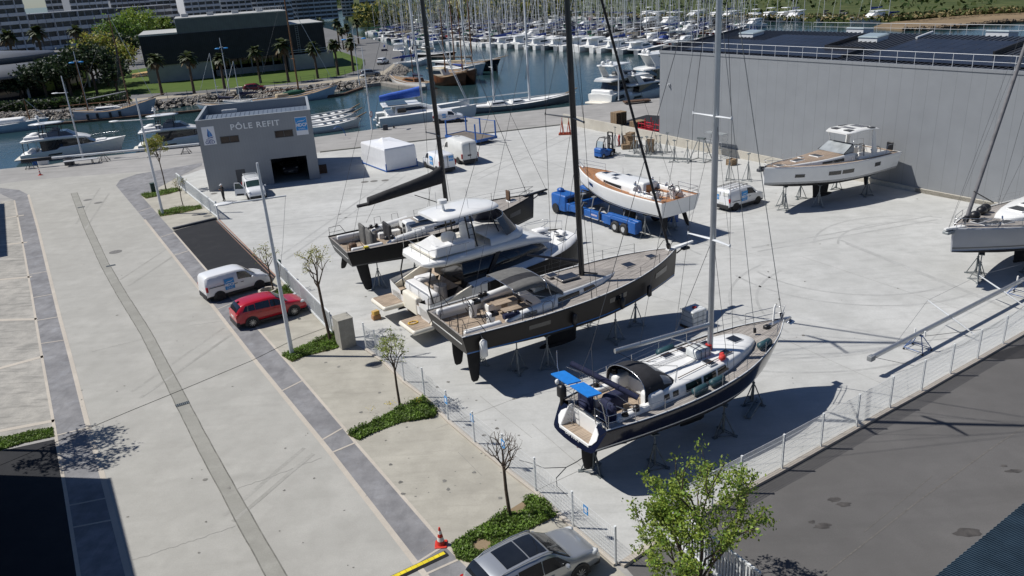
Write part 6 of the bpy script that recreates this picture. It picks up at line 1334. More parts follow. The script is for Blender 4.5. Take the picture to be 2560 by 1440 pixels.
for sd in (-1, 1):
    rs = []
    for f in [k/8 for k in range(9)]:
        x = lerp(2.7, 5.6, f); h = lerp(3.48, 3.80, f)-.24*(1-min(1, f*5)); rs.append([(x, sd*(1.64+.2*cos(2*pi*j/10)), 3.14+(h-3.14)*(.5+.5*sin(2*pi*j/10))) for j in range(10)])
    b.loft(rs)
    b.rbox(.35,2.4,sd*1.60-.14,sd*1.60+.14,3.1,3.36,.08); b.rbox(3.0,4.8,sd*1.22-.30,sd*1.22+.30,2.72,3.12,.06)
b.build('cockpit_coaming', WHITE, rt)
b = MB()
for sd in (-1, 1):
    for k in range(3): b.bx(3.6,4.35,sd*(1.845)-.012,sd*(1.845)+.012,3.30+.07*k,3.335+.07*k)
b.build('coaming_vent', BLACK, rt)
b = MB()
for sd in (-1, 1): b.bx(3.05,4.75,sd*1.20-.26,sd*1.20+.26,3.125,3.14)
b.build('seat_teak', TEAKS, rt)
for sd in (-1, 1):
    tb_ = MB(); tb_.bx(3.1,4.5,sd*.50-.26,sd*.50+.26,3.28,3.32); tb_.bx(3.6,3.9,sd*.5-.06,sd*.5+.06,2.72,3.28); tb_.build('cockpit_table', TEAKS, rt)
Y.wheel_(2.0,.98,2.72,.56); Y.wheel_(2.0,-.98,2.72,.56)
for sd in (-1, 1): MB().rbox(2.1,2.55,sd*.98-.22,sd*.98+.22,3.45,3.62,.05).build('instrument_pod', BLACK, rt)
for x, y in ((2.9,-1.55),(2.9,1.55),(3.2,-1.6),(3.2,1.6),(4.9,1.2)): Y.winch(x, y, 3.44, .13)
b = MB(); b.tube([(2.55,-1.62,3.5),(3.4,-1.62,3.5)], .15, 10); b.build('rolled_cover', CANVASN, rt)
# companionway box and grey bimini/sprayhood
b = MB(); b.hexa([(4.95,-.5,3.0),(5.7,-.5,3.0),(5.7,.5,3.0),(4.95,.5,3.0),(5.1,-.45,4.02),(5.7,-.45,4.02),(5.7,.45,4.02),(5.1,.45,4.02)]); b.build('companionway', WHITE, rt); MB().hexa([(4.93,-.3,3.1),(4.94,-.3,3.1),(4.94,.3,3.1),(4.93,.3,3.1),(5.06,-.3,3.85),(5.07,-.3,3.85),(5.07,.3,3.85),(5.06,.3,3.85)]).build('companionway_door', GLASS, rt)
rs = []
for f in [k/9 for k in range(10)]:
    x = lerp(3.3, 6.25, f); zt = 4.72+.13*sin(pi*min(1, f*1.25))-1.25*max(0, (f-.62)/.38)**1.5*.62; w_ = lerp(1.42, 1.38, f); N = 12; zb = lerp(4.60, 3.75, max(0, (f-.55)/.45))
    rs.append([(x, -w_*cos(pi*k/N), zb+(zt-zb)*sin(pi*k/N)**.5-(.10 if k in (0, N) else 0)) for k in range(N+1)])
b = MB(); b.loft(rs, closed=False, cap0=False, cap1=False, mf=lambda i, j: 1 if i >= 7 and 1 <= j <= 10 else 2 if 4 <= j <= 5 else 0); o = b.build('bimini', [CANVASG, VINYL, CANVASB], rt)
b = MB(); b.tube(rs[0], .02, 5); b.tube(rs[6], .02, 5)
for sd in (-1, 1): b.tube([(3.3,sd*1.42,4.55),(5.4,sd*1.46,3.75)], .018, 5); b.tube([(5.5,sd*1.44,3.75),(5.3,sd*1.40,4.5)], .018, 5)
b.build('bimini_frame', STEEL, o)
# stern rails, gate hoops, fenders
for sd in (-1, 1):
    b = MB()
    b.tube([(.08,sd*2.02,3.25),(.10,sd*2.0,3.88),(.9,sd*2.08,3.88),(1.25,sd*2.14,3.28)], .02, 5); b.tube([(.10,sd*2.0,3.55),(1.05,sd*2.1,3.55)], .014, 5)
    b.tube([(.06,sd*.55,3.0),(.10,sd*.55,3.75),(.5,sd*1.2,3.75),(.6,sd*1.6,3.0)], .018, 5); b.tube([(.08,sd*.55,3.35),(.55,sd*1.4,3.35)], .013, 5)
    b.build('pushpit', BLACK, rt)
for sd in (-1, 1):
    for x in (3.3,4.5): MB().tube([(x,sd*2.2,3.27),(x,sd*2.2,3.85),(x+.12,sd*2.2,3.95),(x+.45,sd*2.22,3.95),(x+.55,sd*2.22,3.85),(x+.55,sd*2.22,3.28)], .018, 5).build('gate_hoop', BLACK, rt)
Y.lifelines([5.6,7.4,9.2,11.0,12.8], GREYD, .62, False, False)
MB().tube([(13.9,-.50,3.85),(14.3,-.35,4.45),(14.75,-.12,4.5)], .018, 5).tube([(13.9,.50,3.85),(14.3,.35,4.45),(14.75,.12,4.5)], .018, 5).build('pulpit', BLACK, rt)
MB().tube([(.95,-2.36,3.02),(.95,-2.38,2.9),(.95,-2.38,2.15),(.95,-2.36,2.05)], [.05,.19,.19,.06], 12).build('fender', WHITE2, rt); MB().tube([(.95,-2.1,3.3),(.95,-2.36,3.02)], .012, 4).build('rope', GREYM, rt)
for x in (6.2,9.4,11.6): MB().tube([(x,-(Y.hb(x)+.12),3.0),(x,-(Y.hb(x)+.12),2.92),(x,-(Y.hb(x)*.98+.12),2.4),(x,-(Y.hb(x)*.97+.1),2.3)], [.04,.14,.14,.05], 10).build('fender', BLACK, rt)
b = MB(); b.hexa([(14.3,-.16,3.86),(16.2,-.07,4.02),(16.2,.07,4.02),(14.3,.16,3.86),(14.3,-.16,4.0),(16.2,-.07,4.12),(16.2,.07,4.12),(14.3,.16,4.0)]); b.build('bowsprit', WHITE2, rt)
b = MB(); b.tube([(15.0,0,3.6),(15.9,0,4.0)], .04, 6); b.rbox(15.4,15.9,-.16,.16,3.72,3.86,.05); b.build('anchor', BLACK, rt)
for x in (3.6,8.6,12.4): Y.hullwin(x, x+1.25, .52, .74)
Y.mast(8.35, 3.85, 20.5, .125, CARBON, ((12.35,1.75),(18.0,1.35)), (-.55,0), CARBON, .32)
Y.shrouds(7.8, .013, BLACK); b = MB(); b.tube([(14.45,0,3.95),(14.3,0,4.4),(8.1,0,23.6)], [.05,.075,.065], 8); b.build('furled_jib', CANVASB, rt)
MB().tube([(14.42,0,4.05),(14.35,0,4.3)], .13, 8).build('furler', BLACK, rt); Y.wire([(16.1,0,4.1),(7.95,0,23.9)], .008, BLACK, 'forestay'); Y.wire([(8.0,-.05,9.5),(5.3,-1.9,3.4)], .012, BLACK, 'runner')
for sd in (-1, 1): Y.wire([(.3,sd*1.9,3.3),(7.85,sd*.05,23.6)], .011, GREYD, 'backstay')
MB().tube([(8.3,.1,4.6),(6.1,1.9,5.0)], [.10,.06], 8).build('spinnaker_pole', CARBON, rt); MB().tube([(8.35,0,4.0),(8.9,-.7,4.0)], .05, 6).build('vang', CARBON, rt); MB().tube([(.4,.9,3.3),(.35,.95,5.2)], .012, 4).tube([(.45,-.75,2.9),(.45,-.75,3.9)], .03, 5).build('flag_staff', BLACK, rt)
Y.keel(5.8, 8.0, 1.85, .08, .36, True, drop=.1); Y.rudder(.70,1.45,2.1,.10,-.85,-.12,rk=.05); Y.rudder(.70,1.45,2.1,.25,.85,.12,rk=.05)
Y.props([(2.2,.8,'under the stern platform'),(3.4,-1.2,'with the blue column near the stern'),(4.9,-1.75,'under the near side'),(9.6,-1.3,'ahead of the bulb keel'),(9.4,1.4,'on the far side ahead of the keel'),(11.8,-.25,'below the forward hull')], 'of the taupe yacht', GALVD)
# ---------------------------------------------------------------- the black yacht behind
az = R_(26.6); S = Vector((-11.3,49.2,0))+Vector((-sin(R_(30)), cos(R_(30)), 0))*.6+V2(R_(30))*.25
Y = Yacht('sailing_yacht', 'black racing style sailing yacht with a long dark boom cover behind the motor yacht', S, az, 15.0,
  [(0,2.25),(.2,2.38),(.4,2.40),(.55,2.28),(.7,1.92),(.82,1.40),(.92,.74),(.975,.28),(1,.05)], [(0,3.22),(.3,3.24),(.6,3.44),(.85,3.78),(1,3.98)],
  [(0,2.26),(.4,2.16),(1,2.32)], [(0,2.16),(.1,2.04),(.4,1.66),(.75,1.84),(.93,2.1),(1,2.26)], [(.14,0),(.08,2)], [INK, INK, GREYD, ANTIF], rake=.12, tr=.28, flare=.93, full=.8)
rt = Y.root; Y.deck(TEAKG, (.12,5.2,1.78,2.72), wellm=[WHITE, TEAKS]); Y.toerail(INK, .05, .05)
Y.house('coachroof', [4.9,5.4,6.3,7.6,9.0,9.9,10.4], [1.45,1.46,1.44,1.30,1.0,.64,.25], [.46,.50,.48,.42,.34,.2,.05], WHITE, TEAKG); Y.hwin(6.4,8.1,.25,.72)
for x, y, w_, l, z in ((11.6,0,.6,.6,None),(13.2,0,.55,.6,None),(6.3,0,.9,1.2,3.96)): Y.hatch(x, y, w_, l, z, WIN, WHITE2)
b = MB()
for sd in (-1, 1):
    rs = []
    for f in [k/8 for k in range(9)]:
        x = lerp(2.9, 5.6, f); h = lerp(3.48, 3.80, f)-.24*(1-min(1, f*5)); rs.append([(x, sd*(1.68+.2*cos(2*pi*j/10)), 3.14+(h-3.14)*(.5+.5*sin(2*pi*j/10))) for j in range(10)])
    b.loft(rs); b.rbox(.45,2.6,sd*1.66-.14,sd*1.66+.14,3.1,3.36,.08); b.rbox(3.2,4.8,sd*1.22-.30,sd*1.22+.30,2.72,3.12,.06)
b.rbox(4.75,5.5,-.55,.55,2.72,3.95,.15); b.build('cockpit_coaming', WHITE, rt)
MB().hexa([(4.73,-.28,3.1),(4.74,-.28,3.1),(4.74,.28,3.1),(4.73,.28,3.1),(4.73,-.28,3.8),(4.74,-.28,3.8),(4.74,.28,3.8),(4.73,.28,3.8)]).build('companionway_door', GLASS, rt)
b = MB()
for y in (.95,-.55): b.rbox(1.95,2.15,y-.55,y+.55,2.75,4.05,.10); b.rbox(2.15,2.5,y-.30,y+.30,2.75,3.75,.10)
b.build('wheel_cover', CANVASG, rt)
b = MB()
for y in (.75,.05): b.rbox(3.55,3.75,y-.38,y+.38,2.85,3.95,.10)
b.build('folded_table', CANVASB, rt)
for x, y in ((2.9,-1.6),(2.9,1.6),(3.3,-1.62),(3.3,1.62)): Y.winch(x, y, 3.44, .13)
for sd in (-1, 1): b = MB(); b.tube([(.08,sd*2.14,3.25),(.10,sd*2.12,3.90),(.9,sd*2.2,3.90),(1.25,sd*2.25,3.28)], .02, 5); b.tube([(.10,sd*2.12,3.55),(1.05,sd*2.2,3.55)], .014, 5); b.build('pushpit', BLACK, rt)
for sd in (-1, 1):
    for x in (3.4,4.7): MB().tube([(x,sd*2.28,3.27),(x,sd*2.28,3.95),(x+.45,sd*2.3,3.95),(x+.5,sd*2.3,3.28)], .016, 5).build('gate_hoop', BLACK, rt)
Y.lifelines([6.4,8.4,10.4,12.2,13.4], GREYD, .62, True, False)
b = MB(); b.rbox(.7,1.2,-.5,0,2.73,3.25,.12); b.build('outboard_motor', WOODD, rt); MB().rbox(1.2,1.5,-2.15,-1.85,3.3,3.42,.04).build('flag_bundle', mat('yellow_flag', (.55,.45,.03), .7, .1), rt)
b = MB(); b.hexa([(14.2,-.16,3.92),(16.2,-.07,4.15),(16.2,.07,4.15),(14.2,.16,3.92),(14.2,-.16,4.06),(16.2,-.07,4.25),(16.2,.07,4.25),(14.2,.16,4.06)]); b.build('bowsprit', INK, rt); MB().rbox(15.4,16.1,-.18,.18,3.85,4.02,.05).tube([(15.0,0,3.7),(15.9,0,4.1)], .04, 6).build('anchor', GREYD, rt)
Y.hullwin(12.3,13.4,.5,.72,GREYD); Y.hullwin(3.6,5.2,.5,.74)
MB().rbox(13.0,13.12,.05,.6,3.9,4.6,.04).build('open_hatch', WOODD, rt)
Y.mast(8.05, 3.85, 19.6, .125, CARBON, ((9.45,1.2),(15.2,1.35)), (-.5,0), CARBON, .32); Y.shrouds(7.6, .013, BLACK)
b = MB(); N = 12; rs = []
for x, y, zb, h, w_ in ((1.75,.22,5.42,.22,.15),(2.5,.2,5.44,.24,.15),(2.52,.2,5.42,.60,.26),(4.0,.15,5.60,.72,.30),(5.5,.1,5.78,.84,.31),(7.0,.05,5.96,1.0,.31),(7.75,.02,6.05,1.22,.27),(7.95,0,6.1,1.5,.16)): rs.append([(x, y+w_*cos(2*pi*j/N), zb+h*(.5+.5*sin(2*pi*j/N))) for j in range(N)])
b.loft(rs); b.build('boom_cover', CANVASB, rt); Y.wire([(3.0,.2,5.5),(2.6,1.6,3.9)], .012, BLACK, 'mainsheet'); Y.wire([(5.8,.1,5.6),(8.0,0,4.5)], .03, BLACK, 'vang')
for sd in (-1, 1): Y.wire([(.3,sd*2.0,3.3),(7.6,sd*.05,23.2)], .011, GREYD, 'backstay')
Y.wire([(16.1,0,4.2),(7.7,0,23.3)], .012, BLACK, 'forestay'); Y.wire([(14.5,0,4.05),(7.7,0,22.4)], .018, BLACK, 'forestay'); Y.wire([(5.9,1.9,5.6),(8.0,.1,6.9)], .03, BLACK, 'spinnaker_pole')
Y.keel(6.3, 8.1, 1.85, .12, .32, True, drop=.15); Y.rudder(.75,1.6,2.1,.05,-.95,-.12,rk=-.25); Y.rudder(.45,1.0,2.1,1.1,1.0,.3,rk=.25)
Y.props([(2.2,-1.0,'behind the deep rudder'),(4.6,-1.7,'under the near side'),(9.8,-1.3,'ahead of the keel')], 'of the black yacht', GALVD)
# ---------------------------------------------------------------- the white yacht on the blue hoist trailer
az = R_(123.4); S = Vector((12.7,55.6,0))+Vector((-sin(R_(125)), cos(R_(125)), 0))*(-.27)+V2(R_(125))*.15; ZT = .0
Y = Yacht('sailing_yacht', 'white sailing yacht with fresh teak deck sitting on the blue hydraulic boat trailer', S, az, 11.8,
  [(0,1.98),(.2,2.06),(.4,2.06),(.55,1.94),(.7,1.58),(.82,1.12),(.92,.60),(.975,.24),(1,.05)], [(0,3.12),(.3,3.14),(.6,3.30),(.85,3.56),(1,3.74)],
  [(0,1.98),(.4,1.96),(1,2.50)], [(0,1.92),(.1,1.80),(.4,1.55),(.75,1.85),(.93,2.25),(1,2.45)], [(.20,0),(.13,4),(.06,0)], [WHITE, WHITE2, WHITE, ANTIF, STRK], rake=.15, tr=.2, flare=.86)
rt = Y.root; Y.deck(TEAKB, (.10,4.0,1.55,2.68), wellm=[WHITE, TEAKB]); Y.toerail(WHITE2)
Y.house('coachroof', [3.7,4.2,5.2,6.4,7.6,8.6,9.1,9.35], [1.36,1.40,1.38,1.26,1.04,.72,.48,.25], [.46,.50,.50,.44,.36,.26,.16,.05], WHITE); Y.hwin(5.0,7.4,.22,.72)
for x, y, w_, l in ((8.3,0,.5,.5),(7.1,.0,.6,.5),(6.4,.7,.3,.4),(6.4,-.7,.3,.4)): Y.hatch(x, y, w_, l, Y.htop(x, .4), WIN, GREYL)
b = MB()
for sd in (-1, 1): b.rbox(1.4,3.9,sd*1.42-.16,sd*1.42+.16,3.02,3.36,.12); b.rbox(2.2,3.8,sd*1.05-.28,sd*1.05+.28,2.68,3.02,.05)
b.rbox(3.3,4.3,-.62,.62,3.05,3.85,.14); b.rbox(1.0,1.5,.95,1.5,2.7,3.1,.12); b.build('cockpit_coaming', WHITE, rt)
MB().bx(3.27,3.30,-.32,.32,2.75,3.65).build('companionway_door', mat('varnished_door', (.36,.13,.03), .35, .2, 4), rt)
b = MB()
for sd in (-1, 1): b.bx(2.25,3.75,sd*1.03-.24,sd*1.03+.24,3.025,3.04)
b.build('seat_teak', TEAKB, rt)
MB().rbox(2.2,3.1,-.18,.18,2.95,3.15,.05).bx(2.4,2.9,-.1,.1,2.68,2.95).build('cockpit_table', WHITE2, rt)
Y.wheel_(1.55,.85,2.68,.45); Y.wheel_(1.55,-.85,2.68,.45)
for sd in (-1, 1): MB().rbox(1.6,2.0,sd*.85-.2,sd*.85+.2,3.40,3.60,.05).build('instrument_pod', BLACK, rt)
for x, y in ((2.3,1.42),(2.3,-1.42),(2.9,1.42),(3.9,.9),(3.9,-.9),(2.9,-1.42)): Y.winch(x, y, 3.36 if abs(y) > 1 else 3.72, .11)
Y.lifelines([2.2,4.2,6.2,8.0,9.6], STEEL, .58, True, True, False)
Y.hullwin(8.2,8.9,.55,.78,GLASS,(1,)); MB().ell((11.0,.43,3.25),(.05,.02,.25),6,5).build('bow_mark', STRG, rt)
b = MB(); b.tube([(11.2,0,3.75),(12.1,0,3.95)], .06, 6); b.build('bowsprit', WHITE2, rt)
Y.rudder(.35,.9,1.9,.72,.95,.28,rk=.25); Y.rudder(.35,.9,1.9,.72,-.95,-.28,WOODD if False else ANTIF,rk=.25); Y.keel(4.6,6.4,1.6,.25,.26,True)
tr = empty('boat_trailer', rt.location.copy(), az, 'bright blue hydraulic boat transport trailer with long side beams under the white yacht', 'boat trailer')
b = MB()
for sd in (-1, 1): b.rbox(2.6,10.6,sd*1.95-.22,sd*1.95+.22,.55,1.10,.05); b.rbox(2.4,6.0,sd*1.78-.20,sd*1.78+.20,.45,1.30,.10); b.rbox(2.4,3.2,sd*2.1-.22,sd*2.1+.22,.35,1.25,.06); b.rbox(5.2,6.1,sd*2.1-.22,sd*2.1+.22,.5,1.2,.06); b.rbox(3.0,5.4,sd*2.1-.20,sd*2.1+.20,1.02,1.28,.06)
b.rbox(10.4,11.2,-2.2,2.2,.5,1.15,.08); b.build('beam', BLUEP, tr)
for sd in (-1, 1): q = MB(); q.rbox(10.9,12.9,sd*1.55-.75,sd*1.55+.75,.40,1.75,.16); q.build('engine_box', BLUEP, tr); MB().bx(10.88,10.9,sd*1.55-.5,sd*1.55+.5,.6,1.5).build('louvre', BLACK, tr); MB().ell((12.5,sd*1.5,1.85),(.4,.3,.22),10,6).build('tank', BLUEP, tr)
b = MB(); b.rbox(10.8,11.5,-.7,.7,1.1,1.6,.1); b.tube([(11.0,-.4,1.6),(11.1,.3,1.9),(11.4,.2,1.5)], .07, 6); b.build('hydraulics', GREYD, tr)
for sd in (-1, 1):
    for x in (3.75,4.72):
        c = MB(); c.tube([(x,sd*2.12-.22,.46),(x,sd*2.12-.19,.46),(x,sd*2.12+.19,.46),(x,sd*2.12+.22,.46)], [.36,.46,.46,.36], 18); k_ = c.build('wheel', RUBBER, tr); MB().cyl((x,sd*2.34,.46),(x,sd*2.36,.46), .22, n=14).build('rim', GREYL, k_)
    for x in (3.0,4.4,6.2,8.2,9.6):
        MB().tube([(x,sd*1.75,.9),(x+.1,sd*1.35,1.95)], .06, 6).box((x+.1,sd*1.3,1.98),(.4,.3,.08)).build('support_arm', GREYM, tr)
    c = MB(); c.bx(6.05,6.1,sd*2.24-.02,sd*2.24+.02,.6,1.0)
    for x in (6.6,8.8): MB().tube([(x,sd*2.22,.6),(x,sd*2.25,1.2),(x,sd*2.0,1.55),(x,sd*1.7,1.4)], .10, 6).build('hose_hoop', GREYD, tr)
MB().bx(7.0,7.75,2.172,2.178,.76,.90).build('maker_mark', mat('pale_mark', (.45,.40,.50), .5, .3, 20), tr)
MB().tube([(12.2,-2.4,.5),(12.2,2.4,.5)], .42, 14).build('front_roller', RUBBER, tr)
Y.props([(2.2,1.5,'under the near transom corner'),(2.2,-1.5,'under the far transom corner'),(1.4,.3,'behind the trailer under the transom')], 'of the white hoisted yacht', GALV)
# ---------------------------------------------------------------- white yacht with hardtop by the warehouse
az = R_(205.7)
Y = Yacht('sailing_yacht', 'white yacht with a white hardtop and tan deck propped up in front of the warehouse', Vector((32.7,66.8,0)), az, 13.5,
  [(0,1.95),(.2,2.12),(.4,2.16),(.55,2.06),(.7,1.72),(.82,1.26),(.92,.72),(.975,.32),(1,.08)], [(0,3.30),(.3,3.30),(.6,3.42),(.85,3.62),(1,3.76)],
  [(0,2.02),(.4,1.96),(1,2.40)], [(0,1.92),(.1,1.80),(.4,1.50),(.75,1.78),(.93,2.15),(1,2.36)], [(.20,0),(.15,4),(.11,0),(.07,4),(.03,0)], [WHITE, WHITE2, WHITE, ANTIF, STRK], rake=.10, tr=.3, flare=.92)
rt = Y.root; TAND = teak_mat('tan_deck', (.31,.235,.175)); Y.deck(TAND, (.4,5.2,1.55,2.85), wellm=[WHITE, TAND]); Y.toerail(WHITE2)
Y.house('coachroof', [5.0,5.6,6.6,7.8,9.0,10.2,11.0,11.3], [1.52,1.52,1.46,1.34,1.14,.84,.55,.3], [.62,.62,.52,.42,.32,.22,.10,.04], WHITE, TAND); Y.hwin(6.2,8.4,.2,.7)
for x, y, w_, l, z in ((9.9,.0,.55,.95,None),(11.9,0,.5,.5,None),(7.8,0,.9,.6,None),(9.0,-.5,.3,.3,None)): Y.hatch(x, y, w_, l, Y.htop(x, .3) if x < 11 else None, WIN, WHITE)
Y.hullwin(10.4,11.2,.40,.60,GLASS); Y.hullwin(7.1,8.3,.42,.66,GLASS); Y.hullwin(5.7,6.95,.42,.66,GLASS); Y.hullwin(2.6,3.3,.5,.75,GLASS)
b = MB(); b.hexa([(5.0,-1.3,4.0),(6.2,-1.35,3.98),(6.2,1.35,3.98),(5.0,1.3,4.0),(4.9,-1.18,4.6),(5.2,-1.2,4.6),(5.2,1.2,4.6),(4.9,1.18,4.6)]); b.build('windscreen', mat('clear_windscreen', (.30,.32,.33), .12, .2, 1.5), rt)
MB().tube([(5.02,-1.2,4.62),(5.02,1.2,4.62)], .03, 5).tube([(5.02,1.2,4.62),(6.2,1.36,4.0)], .03, 5).tube([(5.02,-1.2,4.62),(6.2,-1.36,4.0)], .03, 5).tube([(4.0,1.4,4.4),(5.02,1.2,4.62)], .03, 5).tube([(4.0,1.4,4.4),(4.0,1.5,3.5)], .03, 5).build('windscreen_frame', BLACK, rt)
ht = MB(); x0, x1, zt = 2.25, 5.75, 5.50
for k in range(1):
    N = 10; rs = []
    for f in [i/N for i in range(N+1)]:
        x = lerp(x0, x1, f); w_ = lerp(1.35, 1.42, f)-.35*max(0, (f-.8)/.2); z = zt+.12*sin(pi*f)
        rs.append([(x,-w_,z-.05),(x,-w_,z+.03),(x,-w_*.55,z+.10),(x,w_*.55,z+.10),(x,w_,z+.03),(x,w_,z-.05)])
    ht.loft(rs)
hto = ht.build('hardtop', WHITE, rt)
for xa, xb, ya, yb in ((2.7,4.6,-.62,.62),(4.75,5.35,-.95,-.35),(4.75,5.35,.35,.95),(2.6,3.2,.85,1.22),(3.4,4.2,-1.22,-.85)):
    b = MB(); b.hexa([(xa,ya,zt+.14),(xb,ya,zt+.16),(xb,yb,zt+.16),(xa,yb,zt+.14),(xa,ya,zt+.20),(xb,ya,zt+.225),(xb,yb,zt+.225),(xa,yb,zt+.20)]); b.build('roof_window', CLEAR if xa == 2.7 else WIN, hto)
for sd in (-1, 1):
    b = MB(); b.hexa([(2.4,sd*1.45-.06,3.3),(2.9,sd*1.45-.06,3.3),(2.9,sd*1.45+.06,3.3),(2.4,sd*1.45+.06,3.3),(2.7,sd*1.25-.05,5.47),(3.0,sd*1.25-.05,5.47),(3.0,sd*1.25+.05,5.47),(2.7,sd*1.25+.05,5.47)]); b.build('hardtop_support', WHITE, rt); MB().tube([(5.0,sd*1.2,4.6),(5.4,sd*1.15,5.47)], .05, 6).build('hardtop_post', WHITE, rt)
b = MB()
for sd in (-1, 1): b.rbox(.9,4.6,sd*1.38-.2,sd*1.38+.2,2.85,3.55,.12)
b.rbox(3.4,4.4,-.5,.5,2.85,3.5,.1); b.rbox(1.6,2.4,-.6,.6,2.85,3.25,.1); b.build('cockpit_coaming', WHITE, rt)
Y.wheel_(1.8,.8,2.85,.42); Y.wheel_(1.8,-.8,2.85,.42)
b = MB(); b.rbox(.5,.65,.9,1.5,3.5,4.15,.05); b.build('folded_screen', BLACK, rt)
for sd in (-1, 1): MB().tube([(.4,sd*1.6,3.35),(.5,sd*1.6,4.05),(1.5,sd*1.7,4.1),(1.7,sd*1.75,3.4)], .02, 5).build('pushpit', STEEL, rt)
Y.lifelines([4.0,6.0,8.0,10.0,11.6], STEEL, .58, True, False, False)
b = MB(); b.tube([(13.2,0,3.78),(13.95,0,3.9)], .08, 6).rbox(13.6,14.1,-.18,.18,3.55,3.78,.06); b.build('anchor', GREYD, rt)
Y.keel(6.0,8.0,1.6,.22,.28,True,drop=.2); Y.rudder(1.3,2.0,1.9,.35,0,rk=.1)
Y.props([(11.4,.45,'below the bow'),(10.6,-.6,'on the far side of the bow'),(8.6,1.35,'beside the keel'),(7.9,-1.3,'behind the keel'),(3.2,1.5,'near the rudder'),(3.4,-1.5,'on the far side of the rudder')], 'of the white hardtop yacht', GALV)
# ---------------------------------------------------------------- silver yacht at the right edge (bow towards the yard)
F0 = Vector((26.1,43.6,0)); fd = Vector((cos(R_(24)), sin(R_(24)), 0)); LF = 15.5
Y = Yacht('sailing_yacht', 'silver grey sailing yacht whose bow enters at the right edge', F0+fd*LF, R_(204), LF,
  [(0,2.1),(.2,2.36),(.45,2.45),(.6,2.28),(.75,1.80),(.86,1.18),(.94,.62),(.98,.26),(1,.06)], [(0,3.3),(.3,3.32),(.6,3.44),(.85,3.62),(1,3.76)],
  [(0,2.0),(.4,1.96),(1,2.34)], [(0,1.9),(.1,1.75),(.4,1.45),(.75,1.70),(.93,2.08),(1,2.28)], [(.26,4),(.16,0),(.0,0)], [SILV, WHITE2, SILV, ANTIF, STRG], rake=.15, tr=.3, flare=.93)
rt = Y.root; Y.deck(TEAKG, (.6,4.8,1.5,2.8), wellm=[WHITE, TEAKS]); Y.toerail(WHITE2)
Y.house('coachroof', [4.6,5.4,7.0,8.6,9.8,10.8,11.3], [1.7,1.7,1.62,1.42,1.10,.70,.4], [.7,.7,.6,.5,.4,.26,.08], WHITE); Y.hwin(5.6,8.8,.25,.7)
for x, y, w_, l in ((9.6,.0,.95,.9),(8.3,0,1.1,.9)): Y.hatch(x, y, w_, l, Y.htop(x, .3), WIN, WHITE)
for x, y in ((13.0,.25),(12.35,.35),(11.6,.55),(13.0,-.25),(12.35,-.4)): Y.hatch(x, y, .42, .9 if x < 12.9 else .6, None, WIN, GREYL)
b = MB()
for x, y in ((12.9,-.95),(11.4,-1.42),(10.6,-1.65)): b.ell((x, y, Y.zs(x)+.30), (.32,.32,.30), 12, 8)
for x, y in ((12.9,-.95),(11.4,-1.42),(10.6,-1.65)): pass
for x, y in ((12.6,-.75),(11.2,-1.30),(10.5,-1.55)): MB().ell((x, y, Y.zs(x)+.30), (.36,.30,.28), 12, 8).build('ball_fender', BLACK, rt)
Y.lifelines([6.0,8.0,10.0,11.8,13.2], STEEL, .62, True, False)
b = MB(); b.hexa([(14.6,-.2,3.70),(16.2,-.08,3.82),(16.2,.08,3.82),(14.6,.2,3.70),(14.6,-.2,3.82),(16.2,-.08,3.92),(16.2,.08,3.92),(14.6,.2,3.82)]); b.build('bowsprit', WHITE2, rt); MB().rbox(15.5,16.15,-.2,.2,3.55,3.72,.06).build('anchor', GALV, rt)
Y.mast(8.7, 4.1, 21, .13, ALU, ((10,1.6),(16,1.4)), (0,0), ALUW, .3); Y.shrouds(8.2)
MB().tube([(14.55,0,3.85),(14.4,0,4.3),(8.8,0,24.5)], [.05,.115,.10], 8).build('furled_jib', mat('grey_sail_cover', (.17,.165,.17), .6, .2, 3), rt); MB().tube([(14.5,0,4.0),(14.38,0,4.35)], .16, 8).build('furler', BLACK, rt); Y.wire([(15.9,0,3.9),(8.8,0,24.9)], .010, GREYD, 'forestay'); Y.wire([(15.95,0.06,3.9),(9.2,.3,22.0)], .008, GREYD, 'forestay')
MB().tube([(14.3,.1,5.55+.3),(11.6,-.4,4.6)], [.03,.04], 6).build('spinnaker_pole', BLACK, rt)
b = MB(); b.hexa([(3.0,-1.3,3.4),(5.2,-1.5,3.9),(5.2,1.5,3.9),(3.0,1.3,3.4),(3.0,-1.2,4.9),(5.0,-1.3,4.9),(5.0,1.3,4.9),(3.0,1.2,4.9)]); b.build('sprayhood', CANVASG, rt)
Y.keel(6.8,9.4,1.6,.2,.3,True); Y.rudder(1.4,2.1,1.85,.2)
Y.props([(12.9,.30,'below the bow'),(12.0,-.5,'on the far side of the bow'),(9.6,1.3,'beside the dark keel')], 'of the silver yacht', GALV)
